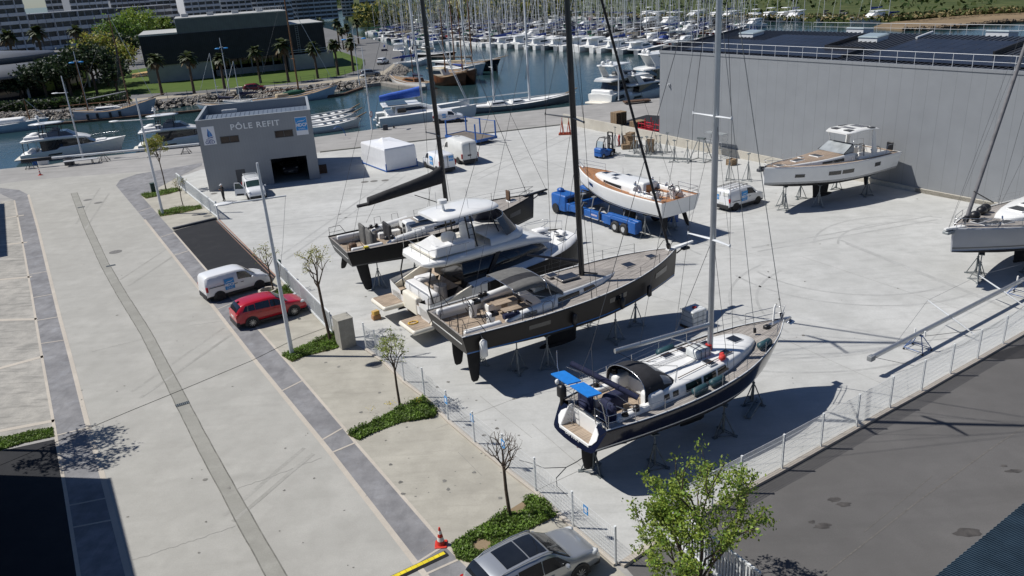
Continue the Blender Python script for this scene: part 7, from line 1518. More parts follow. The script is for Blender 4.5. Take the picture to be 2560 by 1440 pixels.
# flag in the rigging
# ---------------------------------------------------------------- the flybridge power catamaran
az = R_(31); S = Vector((-6.2,42.2,0))+Vector((-sin(az), cos(az), 0))*.8
mo = empty('motor_yacht', S, az, 'white flybridge motor yacht with black wrapped sides between the two dark sailing yachts', 'motor yacht'); rt = mo
HW = 2.75
def mhull(sd):
    "one of the two hulls"
    b = MB(); rings = []; N = 22
    for i in range(N+1):
        t = i/N; x = lerp(.6, 12.5, t); yo = HW*sinterp([(0,1),(.5,1.02),(.75,.95),(.9,.70),(1,.36)], t); yi = sinterp([(0,1.25),(.6,1.2),(.8,1.0),(1,.80)], t); yc = (yo+yi)/2
        zt = sinterp([(0,2.2),(.15,2.45),(.5,2.82),(.8,3.10),(1,3.27)], t); zc = 1.15+.35*t*t; zk = .35+.9*max(0, (t-.6)/.4)**2
        rings.append([(x, sd*yo, zt),(x, sd*lerp(yo, yc, .04), lerp(zc, zt, .6)),(x, sd*lerp(yo, yc, .12), zc+.1),(x-.4*t*t, sd*lerp(yo, yc, .3), zc),(x-.7*t*t, sd*lerp(yo, yc, .7), lerp(zc, zk, .6)),(x-.9*t*t, sd*yc, zk),(x-.7*t*t, sd*lerp(yi, yc, .6), lerp(zc, zk, .6)),(x-.4*t*t, sd*yi, zc+.1),(x, sd*yi, zt-.3)])
    b.loft(rings, closed=False, mf=lambda i, j: (1 if i > 6 else 0) if j < 2 else 0 if j < 3 else 2, cap0=True, cap1=True)
    return b.build('hull', [WHITE, WRAPB, ANTIF], rt)
mhull(1); mhull(-1)
b = MB(); rs = []   # bridge deck and foredeck
for i in range(17):
    t = i/16; x = lerp(.6, 12.5, t); w_ = HW*.965*sinterp([(0,.97),(.5,1.0),(.75,.93),(.9,.68),(1,.30)], t); zt = sinterp([(0,2.2),(.15,2.45),(.5,2.80),(.8,3.08),(1,3.25)], t)-.03
    if x < 3.4: zt = 1.62; w_ *= .98
    rs.append([(x,-w_,zt-.5),(x,-w_,zt),(x,-w_*.5,zt+.04),(x,w_*.5,zt+.04),(x,w_,zt),(x,w_,zt-.5)])
b.loft(rs, mf=lambda i, j: 1 if 1 <= j <= 3 and i < 4 else 0); b.build('deck', [WHITE, TEAKS], rt)
for sd, xa, xb, z, c in ((1,-.75,.75,1.22,1.95),(-1,-.65,.75,.98,-1.85)):
    b = MB(); b.rbox(xa, xb, c-1.05, c+1.05, z-.30, z, .16, bot=True); o = b.build('swim_platform', OFFW, rt); MB().rbox(xa+.12, xb-.05, c-.92, c+.92, z, z+.012, .12).build('teak_pad', TEAKS, o)
    b = MB()
    for k in range(4): b.bx(.75+.28*k, 1.03+.28*k, sd*(HW-.75)-.42, sd*(HW-.75)+.42, z-.3, z+.17*(k+1))
    b.build('stern_stairs', OFFW, rt)
    b = MB(); b.hexa([(.55,sd*HW*.97-.12,1.0),(3.3,sd*HW-.10,2.2),(3.3,sd*HW+.03,2.2),(.55,sd*HW*.97+.05,1.0),(.9,sd*HW*.97-.12,1.9),(3.3,sd*HW-.10,2.75),(3.3,sd*HW+.03,2.75),(.9,sd*HW*.97+.05,1.9)]); b.build('stern_wing', OFFW, rt)
MB().rbox(.55,.95,-.95,.95,1.0,2.05,.12).build('aft_bulkhead', OFFW, rt)
b = MB(); N = 14; b.tube([(-.10+.28*cos(2*pi*k/N)+.03*sin(k*3), -1.75+.2*sin(2*pi*k/N), 1.0+.012*(k % 3)) for k in range(2*N)], .035, 5); b.build('yellow_rope', mat('yellow_rope', (.60,.36,.02), .7, .2, 9), rt)
b = MB(); b.rbox(1.0,1.75,-1.9,1.5,1.62,2.42,.18); b.rbox(1.75,3.0,1.0,1.9,1.62,2.38,.18); b.build('cockpit_sofa', mat('pale_cushion', (.66,.66,.66), .7, .05, 5), rt)
MB().rbox(1.9,2.8,-.5,.6,2.20,2.27,.03).bx(2.25,2.45,-.1,.1,1.62,2.2).build('cockpit_table', TEAKS, rt)
MB().tube([(.95,-1.9,2.5),(.95,1.6,2.5)], .02, 5).tube([(.95,-1.9,1.7),(.95,-1.9,2.5)], .018, 5).tube([(.95,-.6,1.7),(.95,-.6,2.5)], .018, 5).tube([(.95,.6,1.7),(.95,.6,2.5)], .018, 5).build('stern_rail', STEEL, rt)
# saloon with dark windows, white brow and the flybridge above
def prof(pts, y0, y1, name, m_, parent=None):
    b = MB(); b.yprism(pts, y0, y1); return b.build(name, m_, parent or rt)
SW = 1.95
b = MB(); rs = []
for x, w_, z0, z1 in ((3.3,SW,1.6,4.0),(6.0,SW,2.2,4.0),(8.2,SW*.93,2.6,3.95),(9.3,SW*.80,2.75,3.5),(9.9,SW*.62,2.85,2.98)): rs.append([(x,-w_,z0),(x,-w_*.96,z1),(x,-w_*.5,z1+.03),(x,w_*.5,z1+.03),(x,w_*.96,z1),(x,w_,z0)])
b.loft(rs); sal = b.build('saloon', GLASS, rt)
for sd in (-1, 1):
    prof([(3.3,1.6),(4.0,1.6),(4.9,2.4),(5.6,2.45),(5.6,2.1),(3.3,1.4)], sd*(SW+.03)-.03, sd*(SW+.03)+.03, 'side_moulding', WHITE)
    prof([(4.6,2.2),(4.9,2.2),(5.9,4.0),(5.6,4.0)], sd*(SW+.02)-.02, sd*(SW+.02)+.02, 'window_pillar', PLAS)
DZ = .45; HOLD = rt; rt = empty_part('upper_deck', mo, (0,0,DZ))
b = MB(); rs = []   # flybridge moulding, sweeping down to the foredeck
for x, w_, z0, z1 in ((1.05,1.35,3.55,3.72),(1.3,1.80,3.50,3.82),(2.2,2.05,3.45,3.86),(4.0,2.08,3.44,3.92),(6.0,2.06,3.44,3.98),(7.6,1.95,3.36,3.92),(8.8,1.75,3.24,3.70),(9.7,1.60,3.10,3.38),(10.2,1.2,3.02,3.12)):
    rs.append([(x,-w_*.9,z0),(x,-w_,lerp(z0, z1, .45)),(x,-w_*.97,z1),(x,-w_*.86,z1+.05),(x,w_*.86,z1+.05),(x,w_*.97,z1),(x,w_,lerp(z0, z1, .45)),(x,w_*.9,z0)])
b.loft(rs); b.build('flybridge', WHITE, rt)
MB().rbox(1.6,5.2,-1.65,1.65,4.0,4.06,.1).build('flybridge_deck', OFFW, rt)
b = MB(); b.rbox(1.8,4.4,-1.75,-.95,4.05,4.62,.14); b.hexa([(1.75,-1.7,4.05),(2.7,-1.7,4.05),(2.7,1.2,4.05),(1.75,1.2,4.05),(1.9,-1.55,4.65),(2.6,-1.5,4.6),(2.4,-.2,4.95),(1.95,-.4,4.9)]); b.rbox(3.2,4.0,-.3,.5,4.05,4.75,.2); b.rbox(4.7,5.2,-.3,.9,4.05,5.0,.15); b.build('seat_cover', mat('white_seat_cover', (.76,.76,.75), .7, .03, 4, bump=.2), rt)
b = MB(); rs = []
for x, w_, z1 in ((5.3,1.95,4.42),(6.4,1.92,4.45),(7.4,1.7,4.42),(8.0,1.25,4.35)): rs.append([(x,-w_,4.0),(x,-w_*.97,z1),(x,w_*.97,z1),(x,w_,4.0)])
b.loft(rs, closed=False, cap0=False); b.build('fly_coaming', WHITE, rt)
b = MB(); lo = []; hi = []
for k in range(11): a = lerp(-1.25, 1.25, k/10); lo.append((5.7+2.3*cos(a), 1.95*sin(a)/sin(1.25), 4.42)); hi.append((5.35+1.75*cos(a), 1.75*sin(a)/sin(1.25), 5.5))
b.add(lo+hi, [(i, i+1, 12+i, 11+i) for i in range(10)], 0, True); b.build('fly_windscreen', mat('dark_acrylic', (.035,.038,.055), .12, .15, 2), rt); MB().tube(hi, .02, 5).build('windscreen_rail', STEEL, rt)
b = MB(); rs = []
for x, w_, zc in ((2.2,1.05,6.0),(2.4,1.40,6.02),(3.2,1.65,6.08),(4.6,1.70,6.12),(5.8,1.6,6.10),(6.4,1.25,6.06),(6.6,.9,6.03)): rs.append([(x,-w_,zc-.06),(x,-w_,zc+.02),(x,-w_*.6,zc+.09),(x,0,zc+.11),(x,w_*.6,zc+.09),(x,w_,zc+.02),(x,w_,zc-.06)])
b.loft(rs); b.build('hardtop', WHITE, rt)
b = MB()
for sd in (-1, 1):
    b.tube([(4.2,sd*1.55,4.05),(4.05,sd*1.28,6.0)], .045, 6); b.tube([(4.6,sd*1.55,4.05),(4.4,sd*1.28,6.0)], .045, 6); b.tube([(6.0,sd*1.75,4.7),(5.7,sd*1.25,6.0)], .04, 6)
    for k in range(4): b.tube([(4.17-.04*k,sd*(1.5-.06*k),4.4+.4*k),(4.55-.05*k,sd*(1.5-.06*k),4.4+.4*k)], .02, 5)
b.build('hardtop_leg', BLACK, rt)
b = MB(); b.cyl((3.35,-.1,6.15),(3.3,-.1,6.65), .09, .07, 8); b.cyl((3.3,-.1,6.65),(3.3,-.1,6.85), .30, .28, 14); b.build('radar', WHITE, rt)
MB().tube([(4.6,-.8,6.2),(4.55,-.8,7.4)], .012, 4).tube([(3.2,.5,6.1),(3.2,.5,7.2)], .012, 4).build('aerial', GREYL, rt)
b = MB(); b.tube([(1.35,-1.75,4.55),(1.35,1.75,4.55)], .016, 5); b.tube([(1.35,-1.75,4.55),(3.8,-2.02,4.6)], .016, 5); b.tube([(1.35,1.75,4.55),(3.8,2.02,4.6)], .016, 5)
for p in ((1.35,-1.75),(1.35,-.6),(1.35,.6),(1.35,1.75),(2.4,-1.9),(2.4,1.9),(3.6,-2.0),(3.6,2.0)): b.tube([(p[0],p[1],3.9),(p[0],p[1],4.57)], .013, 5)
b.build('fly_rail', STEEL, rt)
for c_ in list(rt.children):
    c_.parent = mo; c_.location.z += DZ
bpy.data.objects.remove(rt); rt = HOLD
for sd in (-1, 1): MB().tube([(1.2,sd*2.05,1.7),(1.05,sd*1.9,2.9),(1.35,sd*1.85,4.0)], .045, 6).build('roof_pillar', BLACK, rt)
for x, y, l, w_ in ((11.2,-.6,.55,.55),(10.8,.7,.5,.6),(11.6,.3,.45,.5)): z = 3.0+.03*x-.22; o = MB().rbox(x-l/2, x+l/2, y-w_/2, y+w_/2, z+.2, z+.27, .03).build('hatch', WHITE2, rt); MB().rbox(x-l/2+.05, x+l/2-.05, y-w_/2+.05, y+w_/2-.05, z+.262, z+.28, .02).build('pane', WIN, o)
MB().rbox(10.35,11.4,.9,1.7,3.1,3.55,.2).rbox(11.6,12.0,-.3,.5,3.2,3.5,.12).build('sunpad_cover', MATS['white_seat_cover'], rt)
b = MB(); rl = [(8.6,-2.55,2.85+.6),(10.4,-2.25,3.05+.6),(11.6,-1.7,3.18+.6),(12.4,-.85,3.25+.6)]
for sd in (-1, 1):
    b.tube([(x, sd*-y, z) for x, y, z in rl], .016, 5)
    for x, y, z in rl: b.tube([(x, sd*-y, z-.62),(x, sd*-y, z)], .013, 5)
b.build('bow_rail', STEEL, rt)
b = MB(); b.cyl((2.0,-1.4,1.65),(2.0,-1.4,2.7), .40, n=8); b.build('wrapped_barbecue', mat('grey_plastic_wrap', (.30,.28,.27), .35, .2, 7), rt)
b = MB(); b.T = Matrix.Translation((11.6,-HW*.72-.25,2.75)); b.box((0,0,0),(.22,.02,.22),rz=-.3); b.build('side_badge', STRG, rt)
for k, (x, y) in enumerate(((1.6,2.0),(1.6,-2.0),(4.5,2.0),(4.5,-2.0),(8.5,2.0),(8.5,-2.0))):
    b = MB()
    for q in range(3): b.bx(-.22,.22,-.4,.4,.125*q,.125*q+.115)
    o = b.build('keel_block', WOODD, None, rt.matrix_basis @ Vector((x, y, .0)) if False else Vector((S.x+cos(az)*x-sin(az)*y, S.y+sin(az)*x+cos(az)*y, 0)), az); tag(o, 'stack of dark timber baulks under the %s of the white motor yacht' % ('port stern','starboard stern','port hull amidships','starboard hull amidships','port bow','starboard bow')[k], 'keel block', 'keel blocks under the motor yacht')
# small cabin boat seen behind the motor yacht's foredeck
sb_ = empty('cabin_boat', Vector((S.x+cos(az)*8.9-sin(az)*4.3, S.y+sin(az)*8.9+cos(az)*4.3, .0)), az, 'small white cabin boat with a green tinted windscreen beyond the foredeck', 'motor boat')
b = MB(); rs = []
for x, w_, zt, zk in ((0,1.05,1.9,.7),(1.6,1.15,1.95,.65),(3.2,1.0,2.1,.75),(4.3,.55,2.25,1.0),(4.8,.08,2.35,1.5)): rs.append([(x,-w_,zt),(x,-w_*.9,1.2),(x,0,zk),(x,w_*.9,1.2),(x,w_,zt)])
b.loft(rs); b.build('hull', WHITE, sb_)
b = MB(); b.hexa([(.8,-.85,1.95),(3.3,-.72,2.1),(3.3,.72,2.1),(.8,.85,1.95),(.9,-.7,3.1),(2.1,-.62,3.1),(2.1,.62,3.1),(.9,.7,3.1)]); b.build('cabin', WHITE, sb_)
b = MB(); b.poly([(3.26,-.66,2.18),(3.26,.66,2.18),(2.18,.58,3.04),(2.18,-.58,3.04)]); o = b.build('windscreen', GLASSG, sb_); o.location.x = .02
for sd in (-1, 1): b = MB(); b.poly([(1.0,sd*.85,2.2),(2.9,sd*.765,2.25),(2.05,sd*.665,2.98),(1.0,sd*.735,2.98)]); o = b.build('side_window', GLASSG, sb_)
b = MB(); b.tube([(3.3,-.8,2.7),(4.4,-.45,2.85),(4.75,0,2.9),(4.4,.45,2.85),(3.3,.8,2.7)], .018, 5); b.build('bow_rail', STEEL, sb_)
MB().bx(.6,1.4,-.5,.5,0,.68).bx(2.8,3.6,-.4,.4,0,.72).build('cradle', WOODD, sb_)
# ---------------------------------------------------------------- small things around the yachts
for k, (lb, s_, z) in enumerate((('lower brown cardboard box on the ground behind the swim platform', (.5,.42,.30), 0), ('smaller yellow box stacked on the brown one by the swim platform', (.40,.32,.24), .31))):
    b = MB(); b.rbox(-s_[0]/2,s_[0]/2,-s_[1]/2,s_[1]/2,0,s_[2],.02); b.bx(-s_[0]/2+.01,s_[0]/2-.01,-.02,.02,s_[2],s_[2]+.004,1)
    p = G(941,797); o = b.build('cardboard_box', [mat('cardboard', (.36,.20,.09), .8, .1, 5) if k == 0 else mat('yellow_box', (.52,.32,.07), .6, .1, 5), GREYL], None, (p.x, p.y, z), .5+.2*k); tag(o, lb, 'box', 'cardboard boxes')
ib = G(1768,850, 0); o = empty('water_tank', Vector((10.2,40.6,0)), R_(31), 'white caged water tank standing between the taupe and navy yachts', 'water tank')
MB().rbox(-.55,.55,-.48,.48,.15,1.12,.1).build('tank', mat('translucent_plastic', (.62,.64,.64), .4, .05, 3), o); b = MB()
for z in (.16,.45,.75,1.05):
    for y in (-.51,.51): b.tube([(-.58,y,z),(.58,y,z)], .012, 4)
    for x in (-.58,.58): b.tube([(x,-.51,z),(x,.51,z)], .012, 4)
for x in (-.58,-.2,.2,.58):
    for y in (-.51,.51): b.tube([(x,y,.1),(x,y,1.1)], .012, 4)
b.build('cage', GALV, o); MB().cyl((0,0,1.12),(0,0,1.2), .12, n=10).build('cap', REDP, o); MB().bx(-.6,.6,-.5,.5,.0,.13).build('base', WOODD, o)
p, q = G(1868,1048), G(1898,1000); b = MB(); b.bx(0,1.9,-.16,-.10,.03,.15); b.bx(0,1.9,.10,.16,.03,.15); b.bx(0,1.9,-.098,.098,.05,.07); o = b.build('plank', GALV, None, p, AZ(p, q)); tag(o, 'grey aluminium plank leaning on the ground beside the navy yacht shadow', 'plank')
# spar lying on blue trestles beside the right fence
a0, a1 = G(2176,897,.95), G(2565,689,1.15); d = (a1-a0).normalized(); L = 24
sp = empty('spare_mast', (a0.x, a0.y, 0), math.atan2(d.y, d.x), 'long aluminium mast lying on blue trestles beside the right hand fence', 'mast')
b = MB(); b.loft([[(x, .10*cos(2*pi*j/10), .98+.0*x+.14*sin(2*pi*j/10)) for j in range(10)] for x in (0, .3, L)]); b.build('mast_tube', ALU, sp); MB().rbox(-.12,.25,-.13,.13,.86,1.1,.03).build('mast_head', GREYM, sp)
b2 = []
for x in (7.2,12.6): 
    for sd, zz in ((1,1.5),(-1,.35)): MB().tube([(x,0,1.0),(x+.1,sd*1.35,zz)], [.05,.03], 6).build('spreader', ALUW, sp)
for sd, zz in ((1,1.5),(-1,.35)): MB().tube([(2.3,sd*.08,1.05),(7.3,sd*1.35,zz),(12.7,sd*1.35,zz),(L-2,sd*.1,1.1)], .009, 4).build('shroud', GREYM, sp)
MB().tube([(.3,-.1,.95),(2.5,-.9,.05),(6.5,-1.2,.05),(11,-1.0,.05)], .012, 4).tube([(4.3,-.3,.9),(9.0,-1.6,.35),(13,-1.2,.4)], .014, 4).build('rope', GREYD, sp)
def trestle(x, lab):
    p = sp.matrix_basis @ Vector((0,0,0)); p = Vector((a0.x, a0.y, 0))+Vector((d.x, d.y, 0)).normalized()*x
    o = empty('mast_trestle', p, sp.rotation_euler.z, lab, 'trestle', 'blue mast trestles'); b = MB()
    for sx in (-.42,.42):
        for sy in (-.5,.5): b.tube([(sx,sy,.12),(sx*.12,sy*.25,.84)], .024, 5)
    for sy in (-.5,.5): b.tube([(-.42,sy,.14),(.42,sy,.14)], .022, 5)
    for sx in (-.42,.42): b.tube([(sx,-.5,.14),(sx,.5,.14)], .022, 5)
    b.bx(-.08,.08,-.2,.2,.82,.86); b.build('frame', mat('faded_blue_paint', (.06,.13,.32), .5, .15), o)
    for sx in (-.42,.42):
        for sy in (-.5,.5): MB().cyl((sx,sy-.025,.065),(sx,sy+.025,.065), .065, n=10).build('castor', BLACK, o)
    MB().tube([(0,-.26,.86),(0,-.26,1.15)], .05, 6).tube([(0,.26,.86),(0,.26,1.15)], .05, 6).build('padded_arm', WHITE2, o)
trestle(4.3, 'blue wheeled trestle under the thin end of the spare mast'); trestle(15.0, 'blue wheeled trestle under the thick part of the spare mast')
# ================================================================ HARBOUR
random.seed(77)
HULLC = {'white': WHITE, 'blue': mat('harbour_blue_hull', (.02,.05,.16), .3, .1, 1, coat=.4), 'navy': NAVY, 'grey': mat('harbour_grey_hull', (.22,.24,.26), .4, .05, 1), 'red': mat('harbour_red_hull', (.22,.02,.02), .35, .1, 1), 'black': INK,
  'bluegrey': mat('weathered_bluegrey_hull', (.40,.46,.51), .55, .12, .7), 'paleblue': mat('pale_blue_hull', (.42,.54,.63), .5, .06, 1), 'cream': OFFW, 'brown': mat('varnished_brown_hull', (.16,.06,.025), .5, .25, 2), 'dkbrown': mat('dark_brown_hull', (.06,.03,.018), .6, .3, 2)}
COVC = {'blue': mat('blue_sail_cover', (.012,.04,.20), .8, .15, 4), 'navy': CANVASN, 'grey': CANVASG, 'white': WHITE2, 'black': CANVASB, 'green': mat('green_sail_cover', (.02,.10,.06), .8, .15, 4), 'beige': mat('beige_sail_cover', (.40,.33,.22), .8, .1, 4), 'red': mat('red_sail_cover', (.25,.02,.02), .8, .1, 4)}
def whull(parent, L, B, fs, fm, fb, hm, deckm=WHITE2, y0=0, sternw=.8, rake=.06, stripe=None, name='hull', overhang=0):
    b = MB(); rs = []; N = 14
    for i in range(N+1):
        t = i/N; w_ = B/2*sinterp([(0,sternw),(.35,1),(.6,.95),(.8,.66),(.92,.3),(1,.03)], t); z = sinterp([(0,fs),(.5,fm),(1,fb)], t); x = L*t
        rs.append([(x+rake*L*t*t,y0-w_,z),(x,y0-w_*.96,z*.45),(x-.03*L*t,y0-w_*.80,-.15),(x-.05*L*t,y0,-.55),(x-.03*L*t,y0+w_*.80,-.15),(x,y0+w_*.96,z*.45),(x+rake*L*t*t,y0+w_,z)])
    b.loft(rs, closed=False); h = b.build(name, [hm], parent)
    b = MB(); b.loft([[(r[0][0],r[0][1]*1+(.04 if r[0][1] < y0 else 0),r[0][2]-.02),(r[0][0],y0,r[0][2]+.05),(r[6][0],r[6][1]-.04,r[6][2]-.02)] for r in rs], closed=False, cap0=False, cap1=False); b.build('deck', deckm, parent)
    return h
def wcabin(parent, x0, x1, w_, z0, h, m_=WHITE, glass=True, name='cabin', fwd=.25, aft=.05):
    b = MB(); l = x1-x0; rs = [(x0, w_, 0), (x0+l*aft, w_*.92, h), (x1-l*fwd, w_*.86, h*.95), (x1, w_*.6, .02)]
    b.hexa([(x0,-w_,z0),(x1,-w_*.62,z0),(x1,w_*.62,z0),(x0,w_,z0),(x0+l*aft,-w_*.88,z0+h),(x1-l*fwd,-w_*.6,z0+h*.92),(x1-l*fwd,w_*.6,z0+h*.92),(x0+l*aft,w_*.88,z0+h)]); c = b.build(name, m_, parent)
    if glass:
        for sd in (-1, 1):
            g = MB(); P = lambda u, v: (lerp(lerp(x0, x0+l*aft, v), lerp(x1, x1-l*fwd, v), u), sd*(lerp(lerp(w_, w_*.88, v), lerp(w_*.62, w_*.6, v), u)+.02), z0+h*v*lerp(1, .92, u)); g.poly([P(.08,.35), P(.86,.35), P(.82,.8), P(.1,.8)]); g.build('window', GLASS, c)
    return c
def wmast(parent, x, z0, h, r=.09, m_=ALUW, sp=2, boom=None, cov=None, y=0, boomz=1.3, lean=0, stays=True, L=None, fb=1.2, sprw=None):
    b = MB(); b.tube([(x,y,z0),(x+lean*.5,y,z0+h*.5),(x+lean,y,z0+h)], [r, r*.9, r*.6], 6)
    for k in range(sp): z = z0+h*(.36+.28*k); w_ = sprw or h*.055; b.tube([(x-.2,y-w_,z),(x,y,z),(x-.2,y+w_,z)], r*.35, 4)
    b.build('mast', m_, parent)
    if boom:
        if cov is not None: q = MB(); q.loft([[(px_, y+rr*.55*cos(2*pi*j/6), z0+boomz+rr*sin(2*pi*j/6)) for j in range(6)] for px_, rr in ((x-boom, .10), (x-boom*.8, .20), (x-.5, .36), (x-.1, .5))]); q.build('sail_cover', cov, parent)
        else: MB().tube([(x-boom,y,z0+boomz),(x,y,z0+boomz)], .08, 6).build('boom', m_, parent)
    if stays and L:
        MB().tube([(L*1.02,y,fb),(x+lean,y,z0+h)], .035, 4).build('forestay', ALUW, parent); MB().tube([(.05*L,y,fb*.8),(x+lean,y,z0+h)], .012, 4).build('backstay', GREYM, parent)
def sail_proto(label, L, hull, cov, hood, mast=ALUW):
    o = empty('moored_sailboat', (0,0,WZ), 0, label, 'sailing boat'); whull(o, L, L*.31, L*.085, L*.08, L*.115, HULLC[hull]); wcabin(o, L*.30, L*.72, L*.10, L*.08, L*.045, fwd=.3)
    b = MB(); b.hexa([(L*.26,-L*.10,L*.08),(L*.42,-L*.095,L*.12),(L*.42,L*.095,L*.12),(L*.26,L*.10,L*.08),(L*.27,-L*.085,L*.17),(L*.36,-L*.08,L*.165),(L*.36,L*.08,L*.165),(L*.27,L*.085,L*.17)]); b.build('sprayhood', COVC[hood], o)
    wmast(o, L*.56, L*.11, L*1.38, .075, mast, 2, L*.36, COVC[cov], L=L, fb=L*.115); return o
def cat_proto(label, L, hull, mast=True, cov='blue'):
    o = empty('moored_catamaran', (0,0,WZ), 0, label, 'catamaran'); B = L*.54
    for sd in (-1, 1): whull(o, L, B*.26, L*.10, L*.115, L*.14, HULLC[hull], y0=sd*B*.37, sternw=.9, rake=.01)
    MB().rbox(L*.12, L*.66, -B*.30, B*.30, L*.07, L*.125, .15, bot=True).build('bridge_deck', WHITE, o); wcabin(o, L*.20, L*.66, B*.33, L*.12, L*.095, fwd=.35); MB().rbox(L*.06, L*.45, -B*.27, B*.27, L*.235, L*.25, .1).build('hardtop', WHITE, o)
    if mast: wmast(o, L*.55, L*.21, L*1.35, .11, ALUW, 2, L*.4, COVC[cov], L=L*.92, fb=L*.14)
    return o
def motor_proto(label, L, hull='white', fly=True, glass=True):
    o = empty('moored_motorboat', (0,0,WZ), 0, label, 'motor boat'); whull(o, L, L*.30, L*.09, L*.12, L*.155, HULLC[hull], sternw=.92, rake=.07)
    wcabin(o, L*.22, L*.72, L*.125, L*.10, L*.11, fwd=.38)
    if fly: MB().rbox(L*.18, L*.55, -L*.115, L*.115, L*.215, L*.245, .15).build('flybridge', WHITE, o); MB().rbox(L*.22, L*.40, -L*.10, L*.10, L*.34, L*.355, .1).tube([(L*.24,-L*.08,L*.24),(L*.26,-L*.08,L*.34)], .05, 5).tube([(L*.24,L*.08,L*.24),(L*.26,L*.08,L*.34)], .05, 5).build('hardtop', WHITE, o)
    return o
PRO = []
for i, (L, hu, co, ho) in enumerate(((10.5,'white','blue','navy'),(11.5,'white','white','grey'),(9.2,'white','navy','navy'),(12.5,'white','grey','black'),(10.0,'blue','white','blue'),(11.0,'navy','beige','grey'),(8.6,'white','green','green'),(13.0,'white','black','grey'),(9.6,'red','grey','grey'),(10.8,'grey','blue','blue'))): PRO.append(('sail', hu, co, sail_proto('x', L, hu, co, ho, (ALUW, GREYL, ALU)[i % 3])))
CATP = [('catamaran','white','blue',cat_proto('x', 12.5, 'white', True, 'blue')), ('catamaran','grey','grey',cat_proto('x', 13.0, 'grey', True, 'grey')), ('power catamaran','white','',cat_proto('x', 13.5, 'white', False))]
MOTP = [('motor yacht','white','',motor_proto('x', 12.0)), ('motor boat','white','',motor_proto('x', 9.0, 'white', False)), ('motor yacht','black','',motor_proto('x', 13.0, 'black')), ('motor boat','grey','',motor_proto('x', 10.0, 'grey', False))]
USED = set()
ORD = ['first','second','third','fourth','fifth','sixth','seventh','eighth','ninth','tenth']
def ordn(n): return ORD[n] if n < 10 else '%d%s' % (n+1, {1:'st',2:'nd',3:'rd'}.get((n+1) % 10 if n > 12 else 0, 'th'))
def place(pr, p, rz, label, group):
    kind, hu, co, o = pr
    if o.name not in USED: USED.add(o.name); o.location = (p.x, p.y, WZ); o.rotation_euler.z = rz; o['label'] = label; r = o
    else: r = copy_tree(o, None, (p.x, p.y, WZ), rz, label)
    r['group'] = group; k = random.uniform(.88,1.16); r.scale = (k, k, k*random.uniform(.92,1.12)); return r
def row(line, where, seq, gap, flip=1, off=0.0, group='boats moored in the marina', jit=.35, turn=0.0):
    pts = [G(x, y, WZ) for x, y in line]; n = 0; d0 = 0.0
    segs = list(zip(pts, pts[1:])); tot = sum((b_-a_).length for a_, b_ in segs); s = 0.0
    while s < tot:
        pr = seq(n); t = s
        for a_, b_ in segs:
            l = (b_-a_).length
            if t <= l: break
            t -= l
        d = (b_-a_).normalized(); nrm = Vector((-d.y, d.x, 0)); p = a_+d*t+nrm*off; rz_ = math.atan2(nrm.y, nrm.x)+(0 if flip > 0 else pi)+random.uniform(-.05,.05)+turn
        kind, hu, co, o = pr
        nm = {'sail':'sailing yacht'}.get(kind, kind)
        lab = '%s %s%s, %s from left in %s' % (hu, nm, (' with %s cover' % co) if co else '', ordn(n), where)
        place(pr, p+nrm*random.uniform(-jit, jit), rz_, lab, group); n += 1
        s += gap*(1.9 if 'cat' in kind else 1.15 if 'motor' in kind else 1)*random.uniform(.92,1.1)
rs_ = lambda n: PRO[random.randrange(len(PRO))] if random.random() < .80 else random.choice(PRO[:4])
rm_ = lambda n: random.choice(MOTP) if random.random() < .18 else rs_(n)
nearseq = [PRO[1],PRO[7],PRO[3],PRO[0],PRO[1],PRO[7],PRO[0],CATP[0],CATP[2],CATP[0],CATP[1],CATP[2],CATP[2],CATP[0],CATP[1]]
row([(1120,112),(1250,121),(1480,133),(1620,139),(1800,158)], 'nearest marina row', lambda n: nearseq[n % len(nearseq)], 4.2)
row([(1060,100),(1250,118),(1480,131),(1620,137),(1830,157)], 'row backing the nearest one', rm_, 3.9, -1, 28)
row([(1000,92),(1250,96),(1500,100),(1740,108)], 'second marina row', rs_, 3.7)
row([(1000,92),(1250,96),(1500,100),(1760,109)], 'row backing the second one', rm_, 3.7, -1, 27)
row([(960,76),(1250,79),(1500,81),(1800,87)], 'third marina row', rs_, 3.9)
row([(960,76),(1250,79),(1500,81),(1800,87)], 'row backing the third one', rm_, 4.1, -1, 27)
row([(1180,52),(1300,49),(1450,48),(1570,49)], 'far row of small boats', rs_, 3.6)
row([(1040,64),(1110,58),(1180,54)], 'far corner row', rm_, 4.0)
bigseq = [MOTP[0],CATP[2],CATP[0],CATP[2],MOTP[0],CATP[0],MOTP[0],MOTP[0],MOTP[2],CATP[0],PRO[3],PRO[7]]
row([(1585,51),(1760,54),(1950,56),(2120,54)], 'far row of large yachts', lambda n: bigseq[n % len(bigseq)], 5.6, -1, 12)
row([(935,100),(1000,105),(1090,112)], 'row at the promenade end', rm_, 3.4)
row([(915,84),(980,87),(1040,90)], 'row beyond the promenade palms', rm_, 3.4)
row([(960,140),(1030,135),(1110,128)], 'classic boat basin', rm_, 4.6)
for i, (x, y, k) in enumerate(((2215,52,CATP[0]),(2262,50,PRO[0]))): place(k, G(x, y, WZ), R_(200), ('white catamaran aground by the mud bank','small white sailing boat beside the mud bank')[i], 'boats moored in the marina')
